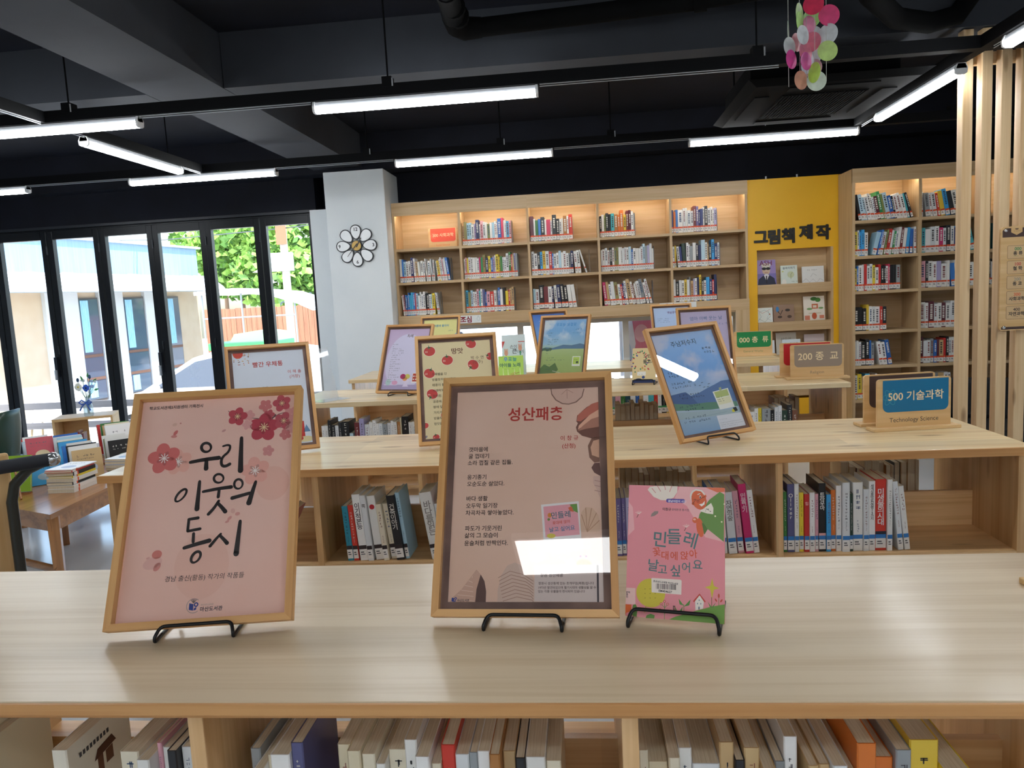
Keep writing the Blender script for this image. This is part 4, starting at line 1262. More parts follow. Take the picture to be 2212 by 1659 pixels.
# ---- cherry blossom poster
def draw_cherry(art, ink):
    S = Sheet([(290, 160), (1218, 112), (1150, 1435), (120, 1500)], -PW / 2, RIM, PW / 2, RIM + PH)
    def K(x, y): return S.k(x, y)
    art.ell(*S(1070, 650), .032, .034, P('#efbcab', .65), 1, n=28)
    art.ell(*S(640, 1150), .05, .06, P('#f0c0af', .65), 1, n=28)
    B = P('#6b4a4c', .6)
    art.stroke(S.P([(950, 255), (1010, 262), (1080, 250), (1110, 232), (1165, 215)]), [.0012, .0016, .0022, .0015, .001], B, 3)
    art.stroke(S.P([(805, 213), (830, 238)]), .0012, B, 3); art.stroke(S.P([(1060, 275), (1090, 235)]), [.001, .003], B, 3)
    art.stroke(S.P([(1120, 315), (1170, 308)]), .001, B, 3)
    for x, y, r, c in ((930, 240, 34, '#e6a5a0'), (1030, 180, 38, '#d8807e'), (920, 297, 30, '#e8aca6'), (1190, 232, 48, '#e3a09c'), (1190, 305, 42, '#e6a8a2'), (1150, 355, 34, '#d07a78'), (860, 246, 56, '#c24a55'), (1020, 312, 86, '#bf4452'), (1130, 165, 52, '#c45560'), (1140, 272, 54, '#c65963'), (1052, 235, 32, '#c65a62'), (1045, 455, 34, '#dc9490')):
        a = S(x, y); blossom(art, a[0], a[1], r * K(x, y), c, 4, rot=x * .7, core='#f0d9a8' if r > 50 else None)
    for x, y, r, c in ((500, 520, 78, '#f1b5a4'), (415, 500, 92, '#d9716c'), (965, 575, 84, '#efae9f')):
        a = S(x, y); blossom(art, a[0], a[1], r * K(x, y), c, 3 + (r == 92) * 3, rot=.5, core='#fbf3ee')
    for x, y, rx, ry, w, c in ((480, 295, 14, 10, .3, '#e6b7a4'), (515, 287, 5, 5, 0, '#d58a80'), (485, 345, 18, 10, 1.0, '#d3716c'), (475, 367, 18, 9, 0, '#dd8d84'), (777, 332, 13, 7, .5, '#d59a92'), (372, 1080, 30, 26, .2, '#dc8479'), (345, 1132, 58, 36, .3, '#e8b5aa'), (372, 1155, 28, 18, 1.0, '#df938a'), (318, 1102, 12, 6, .3, '#e3a89e'), (830, 818, 13, 16, .4, '#e8b3a6'), (858, 836, 15, 11, .2, '#e3a095'), (810, 862, 16, 9, .8, '#df9a90'), (795, 883, 13, 7, .4, '#df9a90')):
        a = S(x, y); k = K(x, y); art.ell(a[0], a[1], rx * k, ry * k, P(c, .6), 3, w)
    I = P('#241c1c', .5)
    def st(pts, w, lay=5): 
        k = K(*pts[0]); ws = [v * k * 1.3 for v in w] if isinstance(w, (list, tuple)) else w * k * 1.3
        # soften the polyline
        q = S.P(pts)
        if len(q) > 2:
            for _ in range(2):
                n = [q[0]]
                for a, b in zip(q, q[1:]):
                    n += [(a[0] * .75 + b[0] * .25, a[1] * .75 + b[1] * .25), (a[0] * .25 + b[0] * .75, a[1] * .25 + b[1] * .75)]
                q = n + [q[-1]]
        ink.stroke(q, ws, I, lay)
    def ov(cx, cy, rx, ry, w, rot=0.0):
        pts = []
        for k in range(23):
            t = .6 + 2 * math.pi * k / 22
            a, b = rx * math.cos(t), ry * math.sin(t)
            pts.append((cx + a * math.cos(rot) - b * math.sin(rot), cy + a * math.sin(rot) + b * math.cos(rot)))
        k = K(cx, cy); ink.stroke(S.P(pts), [w * k * 1.15 * (.75 + .35 * abs(math.sin(j * .14))) for j in range(23)], I, 5)
    ov(670, 434, 29, 27, 14, -.2); st([(574, 524), (655, 508), (746, 497)], [15, 20]); st([(672, 508), (670, 535), (669, 562)], [15, 22])
    st([(772, 427), (800, 418), (818, 425), (806, 462), (772, 488), (759, 515), (764, 546), (788, 549), (812, 535)], [9, 15]); st([(884, 376), (880, 470), (877, 574)], [15, 25])
    ov(517, 724, 19, 47, 12, .72); st([(630, 640), (622, 720), (613, 806)], [13, 23])
    ov(745, 622, 29, 26, 12, -.2); st([(651, 702), (740, 684), (820, 674)], [13, 18]); st([(748, 690), (742, 734)], [13, 15]); st([(745, 758), (718, 800), (682, 838)], [13, 15]); st([(738, 770), (764, 797), (784, 822)], [14, 20])
    ov(864, 656, 25, 29, 12, .3); st([(826, 741), (880, 726), (932, 711)], [18, 15]); st([(969, 642), (948, 705), (927, 770)], [13, 25])
    st([(564, 869), (620, 860)], [13, 15]); st([(565, 870), (557, 938)], [13, 13]); st([(558, 940), (632, 926)], [13, 14]); st([(593, 955), (590, 1005)], [14, 14]); st([(536, 1041), (610, 1018), (688, 997)], [16, 21])
    ov(606, 1096, 22, 38, 14, .65)
    st([(757, 957), (725, 990), (692, 1030)], [11, 15]); st([(750, 965), (775, 990), (794, 1012)], [13, 19]); st([(874, 880), (862, 975), (849, 1076)], [14, 26])
    G = P('#4a3836', .5)
    a = S(325, 205); b = S(668, 186)
    ink.text('학교도서관제5지원센터 기획전시', a[0], a[1], (b[0] - a[0]) / 14.3, G, 3, .02, rot=math.atan2(b[1] - a[1], b[0] - a[0]))
    a = S(415, 1243); b = S(952, 1213)
    ink.text('경남 출신(활동) 작가의 작품들', a[0], a[1], (b[0] - a[0]) / 14.0, P('#3a2c2a'), 3, .0, rot=math.atan2(b[1] - a[1], b[0] - a[0]), shear=.1)
    a = S(628, 1420); b = S(765, 1410)
    ink.text('마산도서관', a[0], a[1], (b[0] - a[0]) / 4.6, P('#33303a'), 3, .02)
    a = S(634, 1387); ink.text('경상남도교육청', a[0], a[1], .0036, P('#a58f86'), 3)
    a = S(592, 1388); art.ring(a[0], a[1], .0125, .0125, .0012, P('#b09a94'), 3, 24, .9, 5.4)
    logo(ink, S, 563, 1412, 52)
    a = S(592, 1372); 
    for w in (-.7, -.35, 0, .35, .7):
        art.stroke([(a[0], a[1]), (a[0] + .008 * math.sin(w), a[1] + .008 * math.cos(w))], .0012, P('#7c6a66'), 3, False)
frame('F1', (-.7045, 1.231, .941, .15, .513, -.006), 'framed pink poster of cherry blossom with large black brush lettering', draw_cherry, noisy('blush_paper', '#f2c4b4', '#f5cbbc', 5, .7), False, short='cherry blossom poster')
# ---- seashell poster
def draw_shell(art, ink):
    S = Sheet([(207, 172), (1118, 130), (1172, 1503), (145, 1503)], -PW / 2, RIM, PW / 2, RIM + PH)
    K = S.k
    def E(x, y, rx, ry, c, lay, rot=0.0, n=22): a = S(x, y); k = K(x, y); art.ell(a[0], a[1], rx * k, ry * k, P(c, .6), lay, rot, n)
    def L(pts, w, c, lay): art.stroke(S.P(pts), [v * K(*pts[0]) for v in w] if isinstance(w, (list, tuple)) else w * K(*pts[0]), P(c, .6), lay, False)
    def G(pts, c, lay): art.poly(S.P(pts), P(c, .6), lay)
    # sand dollar cut by the upper edge
    G([(795, 180), (800, 215), (825, 250), (865, 272), (905, 275), (950, 262), (985, 230), (998, 180)], '#8d6a5c', 2); G([(800, 178), (806, 212), (830, 245), (868, 266), (905, 269), (946, 256), (980, 226), (992, 178)], '#d9b3a2', 2.5)
    for q in ((860, 215), (895, 240), (930, 205)): L([(893, 185), q], 3, '#b58d7c', 3)
    # conch
    G([(1088, 255), (1055, 265), (1010, 290), (955, 340), (950, 375), (960, 385), (948, 410), (955, 435), (985, 460), (1040, 475), (1090, 480)], '#7a4f42', 3)
    G([(1088, 255), (1040, 270), (960, 335), (952, 372), (975, 375), (1040, 330), (1088, 300)], '#c56f5c', 3.6)
    G([(1088, 300), (1030, 335), (965, 400), (960, 425), (1000, 395), (1050, 370), (1090, 372)], '#e8b296', 4); G([(1088, 345), (1040, 360), (990, 400), (960, 432), (1010, 418), (1090, 405)], '#b9816c', 4.4)
    G([(1090, 460), (1045, 468), (1020, 520), (1030, 590), (1060, 620), (1092, 615)], '#8a6252', 3); G([(1088, 480), (1052, 490), (1036, 530), (1045, 575), (1088, 590)], '#d9a88c', 3.6)
    G([(1092, 620), (1060, 622), (1042, 650), (1060, 680), (1098, 700)], '#6d4a44', 3)
    G([(1098, 700), (1055, 700), (1052, 740), (1075, 780), (1085, 810), (1100, 835)], '#d8b3a4', 3)
    for y in (725, 755, 785): L([(1062, y), (1096, y + 8)], 4, '#b58c80', 3.5)
    # fan shell beside the snapshot
    G([(985, 1035), (975, 980), (985, 915), (1010, 885), (1050, 890), (1085, 930), (1098, 985), (1095, 1030)], '#d9b49a', 3)
    for q in ((985, 930), (1010, 890), (1045, 892), (1075, 920), (1092, 965)): L([(1020, 1035), q], [3, 5], '#b58a6e', 3.5)
    # shells along the lower edge
    G([(195, 1465), (215, 1430), (270, 1380), (330, 1300), (360, 1260), (385, 1290), (378, 1350), (350, 1465)], '#cfa692', 3); G([(385, 1290), (408, 1330), (418, 1390), (416, 1465), (352, 1465), (360, 1380)], '#5f423c', 3.3)
    for i in range(6): L([(225 + i * 22, 1440 - i * 28), (345 - i * 2, 1450 - i * 28)], 4, '#e2c2b2', 3.6)
    G([(485, 1460), (487, 1380), (510, 1290), (545, 1235), (590, 1218), (640, 1240), (690, 1290), (715, 1340), (715, 1460)], '#d4b6a6', 3)
    for i in range(8): L([(490 + i * 4, 1310 + i * 20), (560 + i * 6, 1270 + i * 22), (640 + i * 8, 1290 + i * 22), (700, 1330 + i * 18)], 4, '#a98474', 3.5)
    # snapshot of the pink book
    G([(743, 872), (968, 850), (990, 1128), (765, 1155)], '#ece6e4', 5); G([(757, 884), (958, 864), (976, 1050), (772, 1068)], '#e9a3ac', 5.4)
    G([(915, 870), (958, 866), (964, 920), (930, 905)], '#6f9c4c', 5.8); G([(905, 890), (925, 880), (940, 915), (915, 910)], '#d96a48', 6); E(795, 935, 12, 14, '#d88a3c', 5.8); E(790, 960, 8, 8, '#6f8a3c', 6); E(805, 1058, 26, 14, '#d9c444', 5.8)
    for t, x, y, s_, c in (('민들레', 803, 955, 44, '#3f6d78'), ('꽃대에 앉아', 812, 990, 22, '#d2563c'), ('날고 싶어요', 793, 1035, 32, '#3f7fa0')):
        a = S(x, y); ink.text(t, a[0], a[1], s_ * K(x, y), P(c), 7, .012, rot=.09)
    # starfish and crab
    a = S(920, 1225); r_ = 40 * K(920, 1225)
    art.poly([(a[0] + (r_ if k % 2 == 0 else r_ * .42) * math.sin(k * math.pi / 5 + .2), a[1] + (r_ if k % 2 == 0 else r_ * .42) * math.cos(k * math.pi / 5 + .2)) for k in range(10)], P('#d9b4cc'), 4)
    E(1000, 1222, 44, 26, '#e8b07a', 4); E(982, 1180, 6, 6, '#8f6a9a', 4); E(1014, 1180, 6, 6, '#8f6a9a', 4); E(1000, 1270, 26, 20, '#e6b46a', 4)
    E(720, 1180, 38, 36, '#dcd6dc', 3)
    # note card
    G([(707, 1235), (1125, 1230), (1122, 1455), (707, 1452)], '#d8c6c0', 5); G([(1078, 1232), (1090, 1232), (1094, 1454), (1083, 1454)], '#3c3238', 5.4)
    D = P('#5a4440')
    for t, x, y, s_ in (('창원 성산패총', 741, 1303, 24), ('창원시 성산동에 있는 조개무덤(패총)입니다', 730, 1350, 18.6), ('1973년 발견되었으며 철기시대의 생활상을 알 수', 728, 1375, 17.6), ('있는 각종 유물들이 전시되어 있습니다', 728, 1398, 18)):
        a = S(x, y); ink.text(t, a[0], a[1], s_ * K(x, y), D, 7, .012, res=2)
    R_ = P('#b8372c')
    a = S(541, 368); b = S(880, 358); ink.text('성산패총', a[0], a[1], (b[0] - a[0]) / 3.75, R_, 4, .022, rot=math.atan2(b[1] - a[1], b[0] - a[0]))
    for t, x, y, x2 in (('이 창 규', 855, 487, 990), ('(산청)', 866, 533, 978)):
        a = S(x, y); b = S(x2, y - 3); ink.text(t, a[0], a[1], .0105, R_, 4, .012)
    for t, y, x in (('갯마을에', 557, 310), ('굴 껍데기', 597, 308), ('소라 껍질 같은 집들.', 637, 303), ('옹기종기', 722, 301), ('오순도순 살았다.', 762, 300), ('바다 생활', 850, 296), ('오두막 일기장', 893, 295), ('차곡차곡 쌓아놓았다.', 935, 292), ('파도가 기웃거린', 1028, 289), ('삶의 그 모습이', 1070, 287), ('윤슬처럼 반짝인다.', 1116, 285)):
        a = S(x, y); ink.text(t, a[0], a[1], .0104, P('#3a2a28'), 4, .012)
    logo(ink, S, 212, 1452, 30, 6); a = S(245, 1452); ink.text('마산도서관', a[0], a[1], .0048, P('#33303a'), 6, .02)
frame('F2', (-.1245, 1.252, .944, -.055, .505, .008), 'framed brown poster of seashells with a red title and a poem', draw_shell, noisy('sand_paper', '#e2bca6', '#e8c4b0', 6, .7), True, short='seashell poster')
# ---- lake poster
def draw_lake(art, ink):
    S = Sheet([(462, 380), (1075, 330), (1470, 1300), (845, 1415)], -PW / 2, RIM, PW / 2, RIM + PH)
    K = S.k
    def G(pts, c, lay): art.poly(S.P(pts), P(c, .6), lay)
    G([(695, 985), (760, 970), (820, 955), (855, 950), (905, 985), (1000, 1010), (1000, 1085), (740, 1085)], '#4d6a9c', 2)
    G([(905, 985), (985, 955), (1060, 910), (1120, 880), (1180, 845), (1260, 835), (1290, 905), (1340, 1010), (1330, 1070), (1000, 1085)], '#5c7cae', 2.3)
    G([(735, 1060), (900, 1070), (1060, 1050), (1330, 1040), (1350, 1085), (1100, 1120), (760, 1130)], '#63907a', 2.6)
    G([(765, 1150), (1000, 1135), (1180, 1125), (1370, 1110), (1400, 1150), (800, 1220)], '#a9bdc6', 2.8)
    art.stroke(S.P([(890, 1212), (1060, 1180), (1250, 1140)]), .0008, P('#7a97a6'), 3, False)
    G([(1105, 950), (1245, 915), (1318, 1093), (1185, 1122)], '#eef0ea', 5); G([(1120, 955), (1238, 925), (1262, 985), (1145, 1010)], '#b9c77c', 5.4); G([(1150, 1015), (1265, 990), (1288, 1050), (1172, 1078)], '#e8e6c4', 5.4)
    G([(1160, 912), (1180, 905), (1190, 935), (1170, 942)], '#a9b48a', 5.8)
    for x, y in ((1150, 1015), (1160, 1035), (1170, 1052)): a = S(x, y); ink.marks(a[0], a[1], 4, .0065, P('#3b3f44'), 6, random.Random(3))
    art.ell(*S(1310, 1130), .008, .006, P('#d9cf3a'), 5, .3); G([(1300, 1105), (1330, 1095), (1350, 1130), (1325, 1140)], '#2c3330', 5.4)
    G([(1155, 1180), (1392, 1145), (1450, 1298), (1210, 1335)], '#dfe2ea', 5); G([(1395, 1145), (1405, 1143), (1465, 1296), (1455, 1298)], '#2b2d36', 5.3)
    for y, n in ((1222, 9), (1255, 26), (1275, 28), (1293, 20)):
        a = S(1187 + (y - 1222) * .3, y); ink.marks(a[0], a[1], n, .0036, P('#7b7f8a'), 6, random.Random(y))
    a = S(700, 518); b = S(945, 484)
    ink.text('주남저수지', a[0], a[1], (b[0] - a[0]) / 4.75, P('#28324a'), 4, .0, rot=math.atan2(b[1] - a[1], b[0] - a[0]))
    for x, y, n, s_ in ((992, 552, 3, .014), (1012, 585, 4, .012), (683, 783, 6, .011), (693, 815, 7, .011), (722, 885, 9, .010), (735, 920, 10, .010), (768, 1003, 10, .010), (778, 1032, 12, .010), (806, 1110, 10, .010), (816, 1143, 10, .010), (846, 1222, 10, .010), (862, 1260, 11, .010)):
        a = S(x, y); ink.marks(a[0], a[1], n, s_, P('#33415c'), 4, random.Random(x))
    for x, y in ((1003, 860), (1068, 872), (985, 887), (1026, 903), (1060, 900)):
        art.stroke(S.P([(x - 12, y + 4), (x, y), (x + 12, y - 4)]), [.0004, .0022, .0004], P('#2c3140'), 4, False)
    logo(ink, S, 850, 1385, 20, 5)
LAKE = picture('lake_picture', [(0.0, '#7fa6cf'), (.12, '#9db9d3'), (.30, '#b9c8d6'), (.45, '#9bbbe2'), (.62, '#7fb0ea'), (.8, '#8fbcf0'), (1.0, '#a9c4ea')], .12, 7, '#c8cfe6', .42, RIM, RIM + PH)
frame('F3', (.482, 2.80, .946, .471, .473, .034), 'framed blue poster of a lake and mountains under clouds', draw_lake, LAKE, True, short='lake poster')
# ---- red postbox poster
U = unit()
def lines(ink, ts, u, v0, dv, s_, c, bold=.01, lay=4):
    for i, t in enumerate(ts):
        a = U(u, v0 + i * dv)
        if t: ink.text(t, a[0], a[1], s_, P(c), lay, bold, res=2)
def scribble(ink, u, v0, dv, ns, s_, c, seed=1, lay=4):
    rnd = random.Random(seed)
    for i, n in enumerate(ns):
        if n:
            a = U(u, v0 + i * dv); ink.marks(a[0], a[1], n, s_, P(c), lay, rnd)
def draw_post(art, ink):
    a = U(.12, .035); art.ell(a[0], a[1], .020, .022, P('#d24a3a'), 3); rnd = random.Random(5)
    for i in range(26):
        x, y = rnd.uniform(.06, .26), rnd.uniform(.04, .14) * (1.2 - i * .01)
        a = U(x, y); art.ell(a[0], a[1], .0022, .0018, P(rnd.choice(('#d9a13c', '#7c4a32', '#d2563c'))), 3.4, n=8)
    a = U(.29, .18); ink.text('빨간 우체통', a[0], a[1], .0245, P('#c03028'), 4, .012)
    a = U(.73, .265); ink.text('이 혜 솔', a[0], a[1], .0165, P('#c03028'), 4, .006); a = U(.75, .315); ink.text('(거창)', a[0], a[1], .0165, P('#c03028'), 4, .006)
    lines(ink, ('한길 옆 도로 가에', '혼자 있는', '빨간 우체통'), .14, .41, .05, .0135, '#3b3d44')
    scribble(ink, .14, .60, .05, (7, 9, 0, 6, 8, 9), .012, '#3b3d44', 9)
    a = U(.84, .80); art.rect(a[0] - .006, a[1] - .05, a[0] + .010, a[1] + .02, P('#c9322c'), 3)
    a = U(.90, .86); art.poly([(a[0] - .014, a[1]), (a[0] + .014, a[1]), (a[0], a[1] + .03)], P('#5f86b0'), 3)
    a = U(.88, .93); art.ell(a[0], a[1], .03, .012, P('#e3d6a4'), 3.2); art.ell(a[0] - .02, a[1] + .004, .010, .008, P('#c9453c'), 3.6)
frame('F4', (-1.213, 2.822, .942, .43, .437, -.004), 'framed white poster with a red title about a red postbox', draw_post, P('#dfe6f2', .7), True, short='white postbox poster')
# ---- tomato poster
def tomato(art, u, v, r, rot, lay=3, clip=False):
    x, z = U(u, v); w = P('#fbf0d8'); 
    art.ell(x, z, r * 1.12, r, w, lay, rot, 22); art.ell(x, z, r * 1.03, r * .91, P('#d0433f'), lay + .4, rot, 22)
    a = math.pi / 2 + rot; sx, sz = x + r * .82 * math.cos(a), z + r * .82 * math.sin(a)
    for k in range(5):
        q = a + math.pi + (k - 2) * .55
        art.poly([(sx - .002 * math.sin(q), sz + .002 * math.cos(q)), (sx + .5 * r * math.cos(q), sz + .5 * r * math.sin(q)), (sx + .002 * math.sin(q), sz - .002 * math.cos(q))], P('#3c7a4c'), lay + .8)
    art.stroke([(sx, sz), (sx + r * .3 * math.cos(a), sz + r * .3 * math.sin(a))], r * .12, P('#3c7a4c'), lay + .8)
    for k in (-.62, -.4):
        art.ell(x + k * r * 1.1, z - r * .1, r * .07, r * .2, P('#f0c8b8'), lay + .8, rot * .3, 8)
def draw_tomato(art, ink):
    for u, v, r, w in ((.145, .115, .0225, .1), (.70, .06, .0215, -.6), (.375, .215, .022, .1), (.715, .275, .022, 2.4), (.945, .20, .016, 1.2), (.13, .335, .0215, -.4), (.155, .54, .0215, 2.6), (.33, .75, .022, .2), (.05, .84, .012, .5), (.45, .93, .020, .3), (.75, .62, .022, .6), (.80, .83, .022, 2.0), (.60, .46, .020, .9), (.18, .955, .013, .2)):
        tomato(art, u, v, r, w)
    a = U(.43, .15); ink.text('땅맛', a[0], a[1], .027, P('#6b3528'), 5, .01)
    a = U(.685, .22); ink.text('박 수 연', a[0], a[1], .0165, P('#6b4a34'), 5, .0); a = U(.71, .262); ink.text('(진주)', a[0], a[1], .0165, P('#6b4a34'), 5, .0)
    lines(ink, ('초록별을 단', '방울토마토 나무에', '태풍이 불고', '시샘하듯 가', '꿈처럼', '공중에 길', '땅에 닿았', '가지가', '방울토마토', '땅맛을'), .16, .358, .0535, .0125, '#4a3d2c', .0, 6)
    logo(ink, U, .03, .955, .03, 5)
frame('F5', (-.491, 2.872, .942, .154, .432, .004), 'framed cream poster scattered with red tomatoes', draw_tomato, P('#ecdcb0', .7), True, short='tomato poster')
# ---- posters further back
def draw_charye(art, ink):
    a = U(.5, .55); art.ell(a[0], a[1], .135, .19, P('#ddd8f0'), 2, 0, 30)
    a = U(.46, .16); ink.text('차례', a[0], a[1], .024, P('#5a2c24'), 4, .012)
    scribble(ink, .16, .28, .034, (4, 3, 7, 9, 9, 8, 4, 7, 4, 8, 4, 8, 8, 3, 6, 8, 8, 7), .0088, '#4a4658', 4)
    for u, v, r, c in ((.50, .77, .019, '#b8336a'), (.60, .77, .018, '#d9cf6a'), (.55, .805, .016, '#e8a060'), (.88, .77, .02, '#d8b0c8')):
        a = U(u, v); art.ell(a[0], a[1], r, r * .9, P(c), 4)
    a = U(.58, .855); art.poly([(a[0] - .034, a[1] + .014), (a[0] + .034, a[1] + .014), (a[0] + .008, a[1] - .006), (a[0] + .020, a[1] - .03), (a[0] - .020, a[1] - .03), (a[0] - .008, a[1] - .006)], P('#e6dcf2'), 3.5)
    a = U(.80, .80); art.rect(a[0] - .028, a[1] - .03, a[0] + .03, a[1] + .036, P('#f0eeee'), 4.2); art.rect(a[0] - .024, a[1] - .02, a[0] + .026, a[1] + .032, P('#c0442e'), 4.5)
    for k in range(6): art.ell(a[0] - .016 + (k % 3) * .016, a[1] - .006 + (k // 3) * .02, .005, .005, P('#efe6dc'), 4.8, n=8)
    a = U(.18, .86); art.ell(a[0], a[1], .018, .02, P('#b9d6d4'), 4); a = U(.33, .865); art.ell(a[0], a[1], .02, .014, P('#e3a8cc'), 4); art.rect(-PW / 2, RIM, PW / 2, RIM + .045, P('#b3a6cc'), 2.6)
    a = U(.16, .895); art.rect(a[0] - .02, a[1] - .004, a[0] + .07, a[1] + .003, P('#ded2ea'), 3.6)
frame('F6', (-1.145, 4.545, .946, -.228, .445, -.014), 'framed lavender poster of a table set with fruit and a poem', draw_charye, picture('lavender_picture', [(0, '#b9a8d0'), (.35, '#d3c3e3'), (.7, '#d6c2e0'), (1, '#cfb8d8')], .05, 5, None, .5, RIM, RIM + PH), True, short='lavender poster')
def draw_yellow(art, ink):
    a = U(.32, .17); ink.text('여름에 풀피리', a[0], a[1], .022, P('#2f8fb8'), 4, .012); a = U(.72, .27); ink.marks(a[0], a[1], 3, .014, P('#4a7a86'), 4, random.Random(2))
    a = U(.5, .52); art.ell(a[0], a[1], .055, .06, P('#b9d0ea'), 3, 0, 24); a = U(.95, .30); art.poly([(a[0] - .06, a[1] - .05), (a[0], a[1]), (a[0], a[1] - .18), (a[0] - .02, a[1] - .18)], P('#7fb2dc'), 3)
frame('F7', (-1.165, 5.90, .95, -.12, .36, 0), 'framed pale yellow poster with a blue title, behind the lavender poster', draw_yellow, P('#e8e29a', .7), True, short='pale yellow poster')
WET = picture('wetland_picture', [(0.0, '#7d9a55'), (.22, '#a2b46c'), (.40, '#a9bf78'), (.52, '#b6c98c'), (.60, '#9ec3da'), (.8, '#7fb4e2'), (1.0, '#8fc0ec')], .03, 9, '#d8e4ea', .62, RIM, RIM + PH)
def draw_wet(art, ink):
    art.poly(U.P([(0, .47), (.12, .445), (.28, .455), (.50, .41), (.68, .42), (.86, .395), (1, .42), (1, .475), (.5, .47), (0, .50)]), P('#5d7f9c'), 3)
    for i, u in enumerate((.03, .10, .16, .22)): a = U(u, .485 - .01 * (i % 2)); art.ell(a[0], a[1], .013, .009, P('#4d6b58'), 3.4)
    art.poly(U.P([(0, .80), (.12, .70), (.24, .74), (.36, .68), (.44, .78), (.36, .86), (0, .92)]), P('#5c7a44'), 3)
    art.stroke(U.P([(.32, .80), (.6, .85), (.86, .86)]), .003, P('#c9c9b4'), 3.2)
    a = U(.30, .125); ink.text('우포늪 물결꽃', a[0], a[1], .0235, P('#2f86d0'), 4, .0)
    a = U(.73, .20); ink.marks(a[0], a[1], 3, .015, P('#3f78b4'), 4, random.Random(2)); a = U(.68, .245); ink.marks(a[0], a[1], 6, .011, P('#5f8fc0'), 4, random.Random(4))
    scribble(ink, .15, .24, .034, (3, 2, 0, 8, 7, 4, 0, 0, 3, 2, 0, 6, 14, 0, 4, 3, 4), .0085, '#34455c', 6)
    a = U(.81, .66); art.rect(a[0] - .025, a[1] - .03, a[0] + .027, a[1] + .032, P('#eef0e6'), 4.2); art.rect(a[0] - .020, a[1] - .018, a[0] + .022, a[1] + .027, P('#bcd860'), 4.5); ink.marks(a[0] - .014, a[1] + .006, 4, .008, P('#2c4a30'), 5, random.Random(8)); art.ell(a[0] + .008, a[1] - .006, .008, .007, P('#33483c'), 4.8)
    a = U(.62, .86); art.rect(a[0], a[1] - .05, a[0] + .10, a[1], P('#e8eaf0'), 4.2); art.rect(a[0] + .092, a[1] - .05, a[0] + .095, a[1], P('#2b2d36'), 4.6)
frame('F8', (-.17, 4.58, .948, -.36, .38, .0), 'framed poster of a green wetland under blue sky', draw_wet, WET, True, short='wetland poster')
frame('F9', (-.21, 6.02, .95, .45, .37, 0), 'framed deep blue poster standing behind the wetland poster', lambda art, ink: scribble(ink, .2, .12, .06, (0, 5, 0, 7, 6), .012, '#dfe8f6', 3), picture('blue_picture', [(0, '#5f96dc'), (.6, '#78a8e6'), (1, '#4f80d8')], .05, 5, None, .5, RIM, RIM + PH), True, short='deep blue poster')
def draw_belly(art, ink):
    a = U(.40, .145); ink.text('뱃살공주', a[0], a[1], .021, P('#6a2f86'), 4, .012)
    scribble(ink, .12, .25, .034, (13, 12, 12, 0, 0, 14, 10, 9), .008, '#4a5a86', 4); a = U(.72, .22); ink.marks(a[0], a[1], 2, .012, P('#4a5a86'), 4, random.Random(4))
    a = U(.66, .47); art.ell(a[0], a[1], .022, .016, P('#3a3c52'), 3); art.ell(a[0] + .02, a[1], .012, .012, P('#d8a050'), 3.4)
frame('F10', (.715, 6.05, .95, .10, .36, 0), 'framed sky blue poster with a purple title, behind the lake poster', draw_belly, P('#b9d0f2', .7), True, short='sky blue poster')
def draw_day(art, ink):
    a = U(.22, .155); ink.text('엄마 아빠 웃는 날', a[0], a[1], .027, P('#4a74a8'), 4, .0); a = U(.78, .24); ink.marks(a[0], a[1], 3, .018, P('#8f8fc0'), 4, random.Random(4))
    scribble(ink, .15, .36, .06, (6, 8, 0, 7, 8, 6), .013, '#7f86b0', 2)
frame('F11', (.735, 4.60, .948, .03, .33, 0), 'framed lilac poster with a blue title, between lake poster and yellow panel', draw_day, P('#cfc4e2', .7), True, short='lilac poster')

